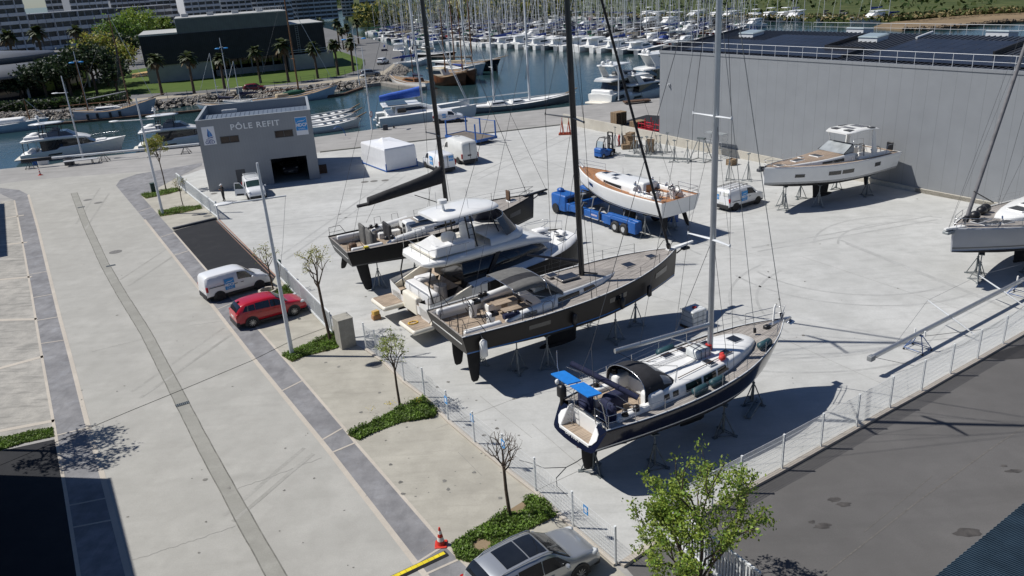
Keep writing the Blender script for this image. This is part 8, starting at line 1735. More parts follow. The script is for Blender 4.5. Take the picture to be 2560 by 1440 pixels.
# pontoons behind the rows
PONT = mat('pontoon_boards', (.26,.24,.21), .8, .2, 2)
def pontoon(line, off, lab):
    pts = [G(x, y, WZ) for x, y in line]; nb = []
    for i, p in enumerate(pts): a_, c_ = pts[max(0, i-1)], pts[min(len(pts)-1, i+1)]; d = (c_-a_).normalized(); nb.append((p.x-d.y*off, p.y+d.x*off))
    o = wallstrip('pontoon', nb, 2.2, WZ+.5, PONT, None, WZ-.2); tag(o, lab, 'pontoon', 'marina pontoons')
pontoon([(1120,112),(1250,121),(1480,133),(1620,139),(1800,158)], 14, 'floating pontoon between the two nearest marina rows')
pontoon([(1000,92),(1250,96),(1500,100),(1740,108)], 13.3, 'floating pontoon through the second marina rows'); pontoon([(960,76),(1250,79),(1500,81),(1800,87)], 13.3, 'floating pontoon through the third marina rows')
pontoon([(2010,50),(2200,45),(2230,44)], 0, 'dark jetty reaching out from the far field')
# ---------------------------------------------------------------- individual boats on the channel
def span(a_, c_, z=WZ): p = G(*a_, z); q = G(*c_, z); return p, math.atan2(q.y-p.y, q.x-p.x), (q-p).length
def cruiser(label, a_, c_, L=None):
    p, rz_, l = span(a_, c_); L = L or l; o = empty('motor_yacht', (p.x, p.y, WZ), rz_, label, 'motor yacht', 'motor yachts moored at the quay'); k = L/15
    whull(o, L, 4.6*k, 1.2*k, 1.75*k, 2.3*k, WHITE, sternw=.95, rake=.05)
    b = MB(); b.rbox(-1.0*k, .3*k, -2.0*k, 2.0*k, .35, .55, .1); b.build('swim_platform', OFFW, o)
    b = MB(); rs = [];
    for x, w_, z1 in ((3.2,1.85,3.1),(6.5,1.85,3.15),(9.2,1.6,3.0),(10.6,1.25,2.3),(11.4,.9,2.0)): rs.append([(x*k,-w_*k,1.5*k),(x*k,-w_*.93*k,z1*k),(x*k,w_*.93*k,z1*k),(x*k,w_*k,1.5*k)])
    b.loft(rs, sm=False); b.build('saloon', GLASS, o)
    for sd in (-1, 1):
        b = MB(); b.yprism([(3.2*k,1.4*k),(5.2*k,1.45*k),(6.0*k,1.9*k),(12.4*k,2.15*k),(12.4*k,1.8*k),(3.2*k,1.1*k)], sd*1.98*k-.05, sd*1.98*k+.05); b.build('side_moulding', WHITE, o)
        b = MB(); b.yprism([(4.6*k,1.9*k),(5.0*k,1.9*k),(5.9*k,3.1*k),(5.6*k,3.1*k)], sd*1.9*k-.02, sd*1.9*k+.02); b.build('window_pillar', PLAS, o)
        MB().tube([(.6*k,sd*1.8*k,1.3*k),(.75*k,sd*1.8*k,3.1*k)], .05, 6).build('roof_pillar', BLACK, o)
        g = MB(); g.yprism([(4*k,.75*k),(6*k,.8*k),(6.2*k,1.05*k),(4.2*k,1.0*k)], sd*2.28*k-.03, sd*2.28*k+.03); g.build('hull_window', GLASS, o)
    b = MB(); rs = []
    for x, w_, z0, z1 in ((.4,1.6,3.1,3.3),(1.2,2.0,3.05,3.45),(5,2.05,3.1,3.6),(8.2,1.9,3.05,3.55),(9.8,1.5,2.9,3.2),(10.5,1.0,2.8,2.9)): rs.append([(x*k,-w_*.9*k,z0*k),(x*k,-w_*k,lerp(z0, z1, .5)*k),(x*k,-w_*.93*k,z1*k),(x*k,w_*.93*k,z1*k),(x*k,w_*k,lerp(z0, z1, .5)*k),(x*k,w_*.9*k,z0*k)])
    b.loft(rs); b.build('flybridge', WHITE, o)
    b = MB(); b.rbox(1.0*k,4.0*k,-1.5*k,1.5*k,3.5*k,3.95*k,.15).ell((2.4*k,0,4.0*k),(.8*k,.9*k,.4*k),10,6).build('seat_cover', MATS['white_seat_cover'], o); MB().rbox(4.4*k,6.4*k,-1.3*k,1.3*k,3.55*k,4.35*k,.25).ell((5.6*k,.3*k,4.5*k),(.7*k,.8*k,.4*k),10,6).build('helm_cover', mat('grey_helm_cover', (.17,.18,.20), .8, .1, 4, bump=.3), o)
    b = MB(); b.hexa([(6.4*k,-1.5*k,3.6*k),(8.4*k,-1.3*k,3.55*k),(8.4*k,1.3*k,3.55*k),(6.4*k,1.5*k,3.6*k),(6.2*k,-1.35*k,4.3*k),(7.2*k,-1.2*k,4.3*k),(7.2*k,1.2*k,4.3*k),(6.2*k,1.35*k,4.3*k)]); b.build('fly_windscreen', CLEAR, o)
    b = MB(); N = 16; rs = []
    for f, z in ((.92,5.60),(1,5.68),(.7,5.78)): rs.append([((4.6+2.7*f*cos(2*pi*j/N))*k, (1.55*f*(abs(sin(2*pi*j/N))**.6)*(1 if sin(2*pi*j/N) >= 0 else -1))*k, z*k) for j in range(N)])
    b.loft(rs); b.build('hardtop', WHITE, o)
    b = MB()
    for sd in (-1, 1):
        for x in (3.4,3.9,6.2): b.tube([(x*k,sd*1.6*k,3.5*k),((x+.15)*k,sd*1.35*k,5.6*k)], .05, 5)
        for j in range(3): b.tube([(3.4*k,sd*1.55*k,(4+.45*j)*k),(3.95*k,sd*1.52*k,(4+.45*j)*k)], .03, 4)
    b.build('hardtop_leg', BLACK, o)
    b = MB(); b.tube([(3.6*k,-.3*k,5.7*k),(3.4*k,-.3*k,7.2*k)], .04, 5).tube([(3.6*k,.3*k,5.7*k),(3.4*k,.3*k,7.2*k)], .04, 5); b.rbox(3.1*k,3.8*k,-.4*k,.4*k,6.5*k,6.6*k,.04); b.ell((3.5*k,0,6.8*k),(.3*k,.3*k,.22*k),8,5); b.build('radar_mast', WHITE2, o)
    b = MB()
    for sd in (-1, 1):
        pl = [(9.5*k,sd*1.95*k,2.75*k),(12*k,sd*1.45*k,2.95*k),(14*k,sd*.7*k,3.1*k),(15*k,0,3.15*k)]; b.tube(pl, .02, 4)
        for x, y, z in pl: b.tube([(x,y,z-.75*k),(x,y,z)], .016, 4)
        b.tube([(1.0*k,sd*1.95*k,4.1*k),(4*k,sd*2.0*k,4.2*k)], .02, 4)
    b.build('rail', STEEL, o); MB().rbox(1.0*k,2.4*k,-1.5*k,1.5*k,1.25*k,1.75*k,.15).build('cockpit_sofa', MATS['pale_cushion'], o); MB().rbox(11.2*k,12.8*k,-.8*k,.8*k,2.0*k,2.3*k,.15).build('sunpad', WHITE2, o)
    return o
cruiser('white flybridge motor yacht with oval roof at the left end of the quay', (62,403), (310,374)); cruiser('white flybridge motor yacht whose bow hides behind the office building', (352,378), (580,352))
def ship(label, a_, c_, hull, deckm, masts, fb=(1.5,1.3,2.3), B=None, cat='sailing ship', name='classic_sailboat', group='classic boats on the channel', deckhouse=None, bowsprit=0, cover=None, stripe=None, dirz=0):
    p, rz_, L = span(a_, c_); B = B or L*.23; nv = Vector((-sin(rz_), cos(rz_), 0)); p = p+nv*(B*.42*(1 if nv.y > 0 else -1)); o = empty(name, (p.x, p.y, WZ), rz_, label, cat, group)
    whull(o, L, B, *fb, HULLC[hull], deckm, sternw=.55, rake=.05)
    for (x, h, mm, bl, cov, r) in masts: wmast(o, L*x, fb[1], h, r, mm, 1, bl, cov, L=L if x == masts[-1][0] else None, fb=fb[2], boomz=1.4)
    for dh in (deckhouse or []): wcabin(o, L*dh[0], L*dh[1], B*dh[2], fb[1], dh[3], dh[4])
    if bowsprit: MB().tube([(L*.95,0,fb[2]),(L+bowsprit,0,fb[2]+.7)], [.14,.07], 6).build('bowsprit', WOOD, o)
    MB().tube([(0,-B*.27,fb[0]+.06),(L*.35,-B*.5,fb[1]*1.02+.1),(L*.7,-B*.42,lerp(fb[1], fb[2], .45)+.08),(L*1.02,0,fb[2]+.08)], .07, 5).tube([(0,B*.27,fb[0]+.06),(L*.35,B*.5,fb[1]*1.02+.1),(L*.7,B*.42,lerp(fb[1], fb[2], .45)+.08),(L*1.02,0,fb[2]+.08)], .07, 5).build('rubbing_strake', GREYL if hull != 'brown' else WOOD, o)
    if cover: MB().rbox(L*cover[0], L*cover[1], -B*.3, B*.3, fb[1], fb[1]+.9, .3).build('deck_cover', cover[2], o)
    return o, L, B
WOODM = mat('varnished_spar', (.20,.09,.035), .45, .2, 3)
o, L, B = ship('weathered blue grey wooden ketch moored along the far bank', (187,308), (386,288), 'bluegrey', WOOD, [(.17,9,WOODM,4.5,None,.12),(.70,16.5,WOODM,7,None,.15)], (1.9,1.6,2.9), 4.6, bowsprit=2.5, deckhouse=[(.25,.62,.28,.55,WHITE2)])
for x in (.18,.30,.46,.58): MB().tube([(L*x,-B*.51,1.4),(L*x,-B*.51,.3)], .22, 8).build('fender', BLACK, o)
MB().tube([(L*.70,0,4.6),(L*.18,0,3.8)], .09, 6).build('boom', GREYL, o)
for k in range(5): MB().tube([(L*.70,0,13),(L*(.60+.03*k),-B*.47,1.8)], .025, 4).build('shroud', GREYD, o)
ship('pale boat with a white tarpaulin cut by the left frame edge', (-140,348), (112,322), 'paleblue', WHITE2, [(.85,4,WOODM,None,None,.12)], (1.5,1.3,1.7), 4.2, cover=(.35,.8,WHITE2))
ship('turquoise sloop with navy sail cover behind the office roof', (585,276), (487,276), 'paleblue', WOOD, [(.45,9.5,ALUW,3.8,CANVASN,.08)], (.9,.8,1.1), 2.8)
ship('grey sloop with navy sail cover hidden by the office roof', (640,262), (560,268), 'white', WHITE2, [(.5,7.5,ALUW,3.6,CANVASN,.08)], (.9,.8,1.1), 2.6)
o, L, B = ship('pale blue hulled gaff boat with green tarpaulin right of the office roof', (640,270), (846,242), 'paleblue', WOOD, [(.56,19,WOODM,6.5,None,.17)], (1.2,1.1,2.1), 4.2, bowsprit=1.6)
b = MB(); b.ell((L*.50,0,1.7),(2.4,.8,.5),10,6); b.build('deck_cover', COVC['green'], o); MB().rbox(L*.28, L*.42, -.8, .8, 1.1, 1.8, .2).build('deck_cover', COVC['beige'], o)
for i, (a_, c_) in enumerate((((745,318),(893,294)),((748,329),(898,305)),((752,340),(905,318)))):
    o, L, B = ship(('farthest of three white racing yachts rafted behind the office','middle of three white racing yachts rafted behind the office','nearest of three white racing yachts rafted behind the office')[i], a_, c_, 'white' if i else 'grey', WHITE2, [], (1.0,1.0,1.3), 3.0, 'racing yacht', 'racing_yacht', 'racing yachts rafted at the quay', bowsprit=1.4)
    for k in range(4): MB().rbox(L*(.42+.13*k), L*(.47+.13*k), -.45, .45, lerp(1.02, 1.2, k/3)+.05, lerp(1.02, 1.2, k/3)+.12, .03).build('hatch', WIN, o)
    MB().rbox(L*.06, L*.34, -.7, .7, 1.0, 1.06, .05).build('cockpit', GREYL, o)
# catamaran with blue boom cover
p, rz_, L = span((940,321), (1100,304)); L = 15.0
o = empty('catamaran', (p.x, p.y+2.8, WZ), R_(13), 'white cruising catamaran with bright blue boom cover moored along the quay', 'catamaran'); B = 7.2
for sd in (-1, 1):
    whull(o, L, 1.9, 1.5, 1.75, 2.1, WHITE, y0=sd*B*.37, sternw=.9, rake=.01)
    for k in range(3): MB().bx(-.5+.3*k,-.2+.3*k,sd*B*.37-.7,sd*B*.37+.7,.35+.3*k,.5+.3*k).build('stern_step', WHITE, o)
MB().rbox(1.2,9.8,-2.5,2.5,1.0,1.9,.2,bot=True).build('bridge_deck', WHITE, o); wcabin(o, 2.4, 9.6, 2.7, 1.75, 1.05, fwd=.4); MB().rbox(.8,6.6,-2.4,2.4,2.85,3.0,.15).build('hardtop', WHITE, o); MB().rbox(.9,1.05,-2.0,2.0,2.6,2.85,.05).build('davit', BLACK, o)
for x in (3.0,): 
    for sd in (-1, 1): MB().bx(2.9,4.2,sd*2.62-.03,sd*2.62+.03,1.95,2.6).build('saloon_window', GLASS, o)
    MB().bx(1.6,4.6,-2.2,2.2,3.03,3.09).build('solar_panel', WIN, o)
wmast(o, 7.2, 2.8, 20, .17, ALUW, 2, None, None, lean=-.6, L=14.2, fb=2.0)
b = MB(); b.loft([[(x, w_*cos(2*pi*j/8), z+h*(.5+.5*sin(2*pi*j/8))) for j in range(8)] for x, z, h, w_ in ((.6,3.5,.9,.22),(2,3.55,1.1,.34),(5,3.65,1.35,.38),(6.9,3.8,1.5,.28))]); b.build('sail_cover', mat('bright_blue_sail_cover', (.03,.11,.48), .7, .12, 3), o); MB().tube([(14.2,0,2.2),(7,0,21)], [.09,.06], 6).build('furled_jib', WHITE2, o)
# grey two-masted yacht along the quay
p, rz_, L = span((1168,291), (1445,254))
o, L, B = ship('long grey two masted yacht lying along the quay edge', (1172,288), (1440,256), 'grey', WHITE2, [(.27,16.5,ALUW,6.0,None,.16),(.60,24,ALUW,7.5,None,.18)], (1.0,.85,1.35), 4.8, deckhouse=[(.22,.40,.25,.55,WHITE),(.42,.56,.22,.45,WHITE)], bowsprit=1.2)
for x, z in ((.27,2.6),(.60,3.0)): q = MB(); q.loft([[(L*x-.05-r*1.2, r*.5*cos(2*pi*j/6), z+1.4+zz+r*sin(2*pi*j/6)*.3) for j in range(6)] for zz, r in ((0,.35),(1.2,.22),(2.4,.06))]); q.build('furled_sail', CANVASB, o)
b = MB(); b.ell((-.6,.6,.7),(1.7,.75,.45),10,6); q = b.build('dinghy', WHITE2, o)
# motor yachts at the right beside the warehouse
def bigmotor(label, a_, rz_, L, dark=False):
    p = G(*a_, WZ); o = empty('motor_yacht', (p.x, p.y, WZ), rz_, label, 'motor yacht', 'motor yachts moored at the quay'); k = L/16
    whull(o, L, 4.9*k, 1.6*k, 2.2*k, 2.9*k, INK if dark else WHITE, WHITE2, sternw=.95, rake=.06); b = MB(); b.rbox(-1.3*k,.4*k,-2.1*k,2.1*k,.3,.55,.12); b.build('swim_platform', OFFW, o)
    for sd in (-1, 1): g = MB(); g.yprism([(1.0*k,.7*k),(3.6*k,.8*k),(3.2*k,1.3*k),(1.3*k,1.25*k)], sd*2.42*k-.04, sd*2.42*k+.04); g.build('hull_window', GLASS, o)
    b = MB(); b.rbox(.2*k,1.2*k,-1.9*k,1.9*k,1.3*k,2.3*k,.2); b.build('transom_garage', WHITE, o)
    wcabin(o, 3*k, 12*k, 1.9*k, 2.0*k, 1.7*k, GLASS if not dark else GLASS, False, 'saloon', .4)
    b = MB(); rs = []
    for x, w_, z in ((.8,1.7,3.6),(1.8,2.1,3.7),(7,2.1,3.85),(10,1.6,3.7),(11.3,.9,3.5)): rs.append([(x*k,-w_*k,z*k-.12),(x*k,-w_*.95*k,z*k+.15),(x*k,w_*.95*k,z*k+.15),(x*k,w_*k,z*k-.12)])
    b.loft(rs); b.build('flybridge', WHITE, o)
    
    for sd in (-1, 1): b = MB(); b.yprism([(3.2*k,3.9*k),(5.0*k,3.9*k),(3.4*k,5.8*k),(2.0*k,5.8*k)], sd*1.6*k-.08, sd*1.6*k+.08); b.build('radar_arch', WHITE, o)
    b = MB(); b.rbox(1.6*k,6.6*k,-1.7*k,1.7*k,5.8*k,5.98*k,.2); b.build('hardtop', WHITE, o)
    b = MB()
    for x, y, z, r in ((2.4,0,6.5,.3),(2.2,-.8,6.25,.35),(2.2,.8,6.25,.35)): b.ell((x*k,y*k,z*k),(r*k,r*k,r*k),8,6); b.cyl((x*k,y*k,5.9*k),(x*k,y*k,z*k), .08*k)
    b.build('radar_dome', WHITE, o); MB().rbox(5.6*k,8.5*k,-1.6*k,1.6*k,3.95*k,4.5*k,.25).build('fly_seats', GREYD, o); return o
bigmotor('white motor yacht with radar domes showing its stern beside the quay', (1500,262), R_(48), 16); bigmotor('black hulled motor yacht with white top half hidden by the warehouse', (1585,232), R_(20), 17, True); bigmotor('low white motor yacht moored closest to the warehouse corner', (1560,254), R_(30), 11)
# classic boats at the bend of the channel
o, L, B = ship('white classic motor sailer with varnished cabin sides by the promenade', (1058,226), (963,212), 'white', WOOD, [(.40,9,WOODM,4,COVC['navy'],.11)], (1.3,1.1,1.8), 4.0, deckhouse=[(.25,.65,.3,.8,WOODM)])
ship('rusty brown wooden hulk with cream awning among the classic boats', (1075,214), (1150,216), 'brown', WOOD, [(.35,13,WOODM,5,COVC['beige'],.14)], (2.2,1.8,2.6), 5.0, deckhouse=[(.05,.4,.36,1.5,OFFW)], bowsprit=1)
ship('dark brown wooden bow poking out behind the brown hulk', (1110,200), (1168,212), 'dkbrown', WOOD, [(.5,15,WOODM,5,COVC['blue'],.14)], (2.0,1.8,3.0), 4.6)
ship('blue grey schooner with pale decks among the classic boats', (1075,190), (1198,190), 'bluegrey', WHITE2, [(.35,20,ALUW,6,COVC['white'],.15),(.65,22,ALUW,5,COVC['beige'],.15)], (1.9,1.6,2.6), 5.0, bowsprit=2.5)
ship('dark hulled schooner with long dark awning behind the blue grey one', (1085,178), (1232,180), 'navy', WOOD, [(.28,19,WOODM,8,COVC['grey'],.16),(.58,21,WOODM,7,COVC['grey'],.16)], (1.9,1.7,2.7), 5.2, bowsprit=3)
ship('white ketch with blue covers moored inside the classic basin', (1000,172), (1080,160), 'white', WHITE2, [(.3,13,ALUW,4,COVC['blue'],.12),(.6,17,ALUW,5,COVC['blue'],.13)], (1.4,1.2,1.7), 4)
ship('black sloop with white deck at the far end of the classic basin', (1030,148), (1130,146), 'black', WHITE2, [(.5,19,ALUW,6,COVC['grey'],.13)], (1.3,1.2,1.6), 4)
tag(wallstrip('jetty', pxp([(905,219),(958,213),(1010,222),(1060,226)], WZ), 1.6, -.5, PONT, None, -1.4), 'timber jetty leading to the white classic motor sailer', 'jetty')
tag(wallstrip('jetty', pxp([(0,322),(180,309),(420,287),(620,268),(860,238),(905,222)], WZ), .7, -.8, WOODD, None, -1.6), 'narrow boarded walkway at the foot of the far rocks', 'jetty')
for i, (x, y) in enumerate(((1163,196),(1243,182),(1165,190))): o = MB().cyl((0,0,-4),(0,0,1.8 if i else 1.2), .18, n=8).build('mooring_pile', (WHITE2, BLACK, BLACK)[i], None, G(x, y, WZ)); tag(o, ('white topped mooring pile in front of the blue grey schooner','black channel marker pile in the open water','dark mooring pile beside the schooner bow')[i], 'mooring pile')
# spar and clutter along the left quay
a0, a1 = G(57,402,1.05), G(498,360,1.05); d = (a1-a0); L = d.length; o = empty('spare_mast', (a0.x, a0.y, 0), math.atan2(d.y, d.x), 'long pale mast resting on low trestles along the left quay', 'mast')
MB().loft([[(x, .11*cos(2*pi*j/8), 1.05+.15*sin(2*pi*j/8)) for j in range(8)] for x in (3.2, L)]).build('mast_tube', ALUW, o); MB().rbox(-.2,3.4,-.22,.22,.85,1.28,.1).build('sail_bundle', BLACK, o)
for k, (x, lb) in enumerate(((.8,'low trolley under the black bundled end of the quay mast'),(9.5,'second low trolley under the quay mast'),(15.5,'third low trolley under the quay mast'),(19.6,'last low trolley near the office corner'))):
    q = a0+d.normalized()*x; t_ = empty('mast_trolley', (q.x, q.y, 0), o.rotation_euler.z, lb, 'trolley', 'mast trolleys on the quay'); b = MB()
    for sx in (-.5,.5):
        for sy in (-.6,.6): b.tube([(sx,sy,.12),(sx*.15,sy*.3,.88)], .035, 5)
    for sy in (-.6,.6): b.tube([(-.5,sy,.14),(.5,sy,.14)], .03, 5)
    b.build('frame', GREYD, t_)
    for sx in (-.5,.5):
        for sy in (-.6,.6): MB().cyl((sx,sy-.03,.08),(sx,sy+.03,.08), .08, n=8).build('castor', BLACK, t_)
for i, (x, y, lb, m_, s) in enumerate(((90,412,'blue bin at the edge of the left quay',BLUEP,(.6,.6,.9)),(110,411,'white tank at the edge of the left quay',WHITE2,(1.2,.8,.8)),(175,412,'dark engine block under a sheet on the left quay',GREYD,(1.1,.8,.8)),(345,318,'',GREYD,(0,0,0)))):
    if s[0]: tag(MB().rbox(-s[0]/2,s[0]/2,-s[1]/2,s[1]/2,0,s[2],.1).rbox(-s[0]/2-.03,s[0]/2+.03,-s[1]/2-.03,s[1]/2+.03,s[2]-.08,s[2],.04).build('quay_bin', m_, None, G(x, y), .3), lb, 'bin')
o = empty('steel_table', G(205,412), R_(15), 'flat grey steel table with long timbers on the left quay', 'table'); MB().bx(-2,2,-.4,.4,.6,.68).bx(-1.9,1.6,.5,.8,.62,.7).build('top', GREYL, o)
for x, y in ((-1.3,-.3),(1.3,-.3),(-1.3,.3),(1.3,.3)): MB().bx(x-.04,x+.04,y-.04,y+.04,0,.6).build('leg', GREYD, o)
o = MB().tube([(0,0,0),(0,0,.25),(0,0,.32)], [.14,.12,.2], 10).build('mooring_bollard', BLACK, None, G(985,320)); tag(o, 'short black bollard on the quay before the catamaran', 'bollard')
tag(MB().rbox(-.35,.35,-.25,.25,0,.75,.06).build('quay_cabinet', GREYD, None, G(964,325), .2).data and bpy.data.objects['quay_cabinet'], 'small dark cabinet on the quay beside the round sign', 'cabinet')
tag(MB().rbox(-.35,.35,-.25,.25,0,.95,.06).rbox(-.38,.38,-.28,.28,.95,1.0,.03).build('service_cabinet', mat('green_cabinet', (.03,.055,.04), .5, .2), None, G(388,480), R_(31)), 'small dark green cabinet at the foot of the lamp post', 'cabinet')
o = empty('bench_table', G(1592,258), R_(10), 'dark low timber platform at the quay edge below the slender post', 'platform'); MB().bx(-2,2,-.7,.7,.25,.45).build('top', WOODD, o)
for x in (-1.6,1.6): MB().bx(x-.15,x+.15,-.6,.6,0,.25).build('foot', GREYD, o)
# ================================================================ FAR SIDE: hall, rotunda, flats, trees
HO, HA = G(375,210), R_(19.73)
hl = empty('hall', HO, HA, 'black clad cultural hall with a pale rooftop storey and grey concrete base', 'hall')
DARKC = ribbed_mat('black_timber_cladding', (.017,.019,.024), .45, 'X', .7, .3, .55, .35, thin=.25); CONCW = ground_mat('grey_concrete_wall', (.37,.365,.34), (.28,.275,.255), s1=.1, s2=.4, s3=2); PENT = ribbed_mat('grey_rooftop_cladding', (.115,.13,.13), .6, 'X', .6, .2, .8, .12, thin=.1)
MB().bx(0,14.8,.3,24,0,4.05).bx(33.4,44.4,-.9,20,0,3.7).bx(33.2,33.4,-1.2,3,0,3.75).build('wall', CONCW, hl)
MB().bx(-.2,43,0,26,4.05,10.85).build('upper_storey', DARKC, hl); MB().bx(-.25,8.4,-.05,26.05,10.853,11.25).build('parapet', mat('pale_coping', (.40,.40,.38), .6, .05), hl); MB().bx(34.7,43.05,-.05,26.05,10.853,11.05).build('parapet', MATS['pale_coping'], hl)
MB().bx(8.5,34.6,.15,20,10.87,14.1).build('rooftop_storey', PENT, hl); MB().bx(8.4,34.7,.05,20.1,14.103,14.35).bx(8.38,8.497,.1,20,10.9,14.1).build('roof_coping', MATS['pale_coping'], hl)
MB().bx(15,33.2,9,9.3,0,4.05).build('glass_wall', GLASS, hl)
for k in range(7): MB().cyl((16.5+2.6*k,1.2,0),(16.5+2.6*k,1.2,4.05), .16, n=8).build('column', GREYM, hl)
MB().bx(15.5,32.5,3,3.4,0,1.5).build('low_wall', CONCW, hl)
b = MB()
for x in (10,16,22,28): b.bx(x,x+1.6,8,9.4,14.36,15.1)
b.build('roof_unit', GREYL, hl)
b = MB()
for k in range(15): b.tube([(27+.5*k,3,14.36),(27+.5*k,3,15.4)], .03, 4)
b.tube([(27,3,15.4),(34,3,15.4)], .04, 4).tube([(33.5,-.9,3.7),(33.5,-.9,4.8),(44.3,-.9,4.8)], .05, 4).tube([(33.5,-.9,4.3),(44.3,-.9,4.3)], .04, 4); b.build('roof_railing', ALUW, hl)
b = MB()
for k in range(14): b.tube([(36.0,-.12,4.2+.48*k),(36.6,-.12,4.2+.48*k)], .03, 4)
b.tube([(36,-.12,4),(36,-.12,11)], .03, 4).tube([(36.6,-.12,4),(36.6,-.12,11)], .03, 4); b.build('ladder', GREYL, hl)
def col(px, py, D):
    d = _f*FPX+CR*(px-1280)+CD*(py-720); h = math.hypot(d.x, d.y); return Vector((d.x/h*D, d.y/h*D, CAMH+d.z/h*D))
# rotunda with a low conical roof, left
rc = col(-20, 150, 232); ro = empty('rotunda', (rc.x, rc.y, 0), 0, 'low round pavilion with a broad grey sloping roof at the left edge', 'pavilion'); b = MB()
ROOFG = mat('grey_zinc_roof', (.13,.14,.155), .5, .1, .3)
def ringp(r, z, n=40): return [(r*cos(2*pi*j/n), r*sin(2*pi*j/n), z) for j in range(n)]
b.loft([ringp(23, 4.6), ringp(24.5, 4.8), ringp(24.5, 5.3), ringp(15, 7.2)], cap0=True, cap1=True); b.build('roof', ROOFG, ro); b = MB(); b.loft([ringp(12, 7.0), ringp(13.5, 8.3), ringp(13.4, 8.6), ringp(3, 9.6)]); b.build('upper_roof', ROOFG, ro); MB().loft([ringp(20, 0), ringp(20, 4.6)]).build('wall', GLASS, ro)
for k in range(16): a = 2*pi*k/16; MB().cyl((21.5*cos(a),21.5*sin(a),0),(21.5*cos(a),21.5*sin(a),4.6), .3, n=6).build('column', GREYL, ro)
MB().hexa([(-2,-21,5.9),(10,-17,5.9),(10,-16,5.9),(-2,-20,5.9),(-2,-21,7.0),(10,-17,7.0),(10,-16,7.0),(-2,-20,7.0)]).build('roof_light', ALUW, ro)
FLATW = mat('flats_white_render', (.60,.61,.62), .8, .05, .1); FLATG = mat('flats_grey_wall', (.25,.27,.30), .8, .06, .1); FWIN = mat('flats_dark_glass', (.03,.04,.055), .2, .3, .2)
def flats(label, xl, xr, ytl, ytr, D1, D2, floors, bays, wallm=FLATG, par=FLATW, depth=16, fh=3.3, step=0, solid=.0):
    p = col(xl, ytl, D1); q = col(xr, ytr, D2); W = math.hypot(q.x-p.x, q.y-p.y); H = (p.z+q.z)/2; fh = H/floors if step == 0 else fh
    o = empty('apartment_block', (p.x, p.y, 0), math.atan2(q.y-p.y, q.x-p.x), label, 'apartment block', 'apartment blocks behind the marina'); floors = int(round(H/fh))
    MB().bx(0,W,1.4,depth,0,H).build('wall', wallm, o); MB().bx(-.4,W+.4,.6,depth+.4,H+.01,H+.35).build('roof', GREYL, o)
    bw = W/bays
    for k in range(floors):
        z = k*H/floors; hh = H/floors
        for j in range(bays):
            if (k*7+j*3) % 5 == 4 and solid: continue
            MB().bx(j*bw+.35,(j+1)*bw-.35,1.30,1.39,z+hh*.42,z+hh*.95).build('window', FWIN, o)
        b = MB(); x0 = 0
        while x0 < W-1:
            l = min(W-x0, bw*random.choice((1,1,2))); b.bx(x0,x0+l-.25,0,.14,z-.05,z+hh*.40); b.bx(x0,x0+l-.25,.14,1.38,z-.05,z+.12); x0 += l
        b.build('balcony', par, o)
    for j in range(1, bays, 3): MB().bx(j*bw-.15,j*bw+.15,.15,1.39,0,H-.05).build('party_wall', par, o)
    return o
flats('tall grey apartment tower at the far left edge', -70, 52, -16, -22, 395, 400, 8, 5)
flats('long four storey apartment block with balconies behind the palms', 46, 290, 40, 20, 430, 452, 4, 12)
flats('stepped white apartment tower rising above the long low block', 108, 168, -14, -18, 520, 520, 8, 4)
flats('grey apartment tower right of the stepped white one', 166, 262, -30, -36, 500, 505, 9, 6)
flats('mid rise block with white terraces behind the light green tree', 275, 375, 0, -8, 540, 545, 7, 7)
flats('lower balcony wing behind the palms left of the hall', 286, 430, 22, 12, 470, 485, 5, 7)
flats('grey block with wide windows above the hall roof', 368, 468, -22, -30, 520, 520, 8, 6)
flats('white terraced block with planted green balconies', 455, 545, -20, -26, 470, 475, 8, 5, FLATW)
flats('white apartment slab with dark balconies behind the hall', 543, 622, -30, -34, 500, 500, 9, 5, FLATW)
flats('grey blue apartment slab with long glazed balconies', 620, 722, -34, -40, 520, 520, 9, 7)
flats('apartment slab with narrow white bands above the palms', 718, 835, -40, -46, 540, 540, 9, 8)
flats('small white apartment block next to the far trees', 850, 882, -10, -12, 560, 560, 6, 3, FLATW); flats('small white apartment block with awnings beside the masts', 896, 938, -12, -14, 575, 575, 6, 3, FLATW)
flats('pinkish apartment block glimpsed between the masts', 1008, 1036, -14, -16, 640, 640, 6, 3, mat('pink_render', (.42,.33,.30), .8, .05, .1)); flats('pale apartment block glimpsed behind the tallest masts', 1068, 1120, -16, -18, 660, 660, 6, 4, FLATG)
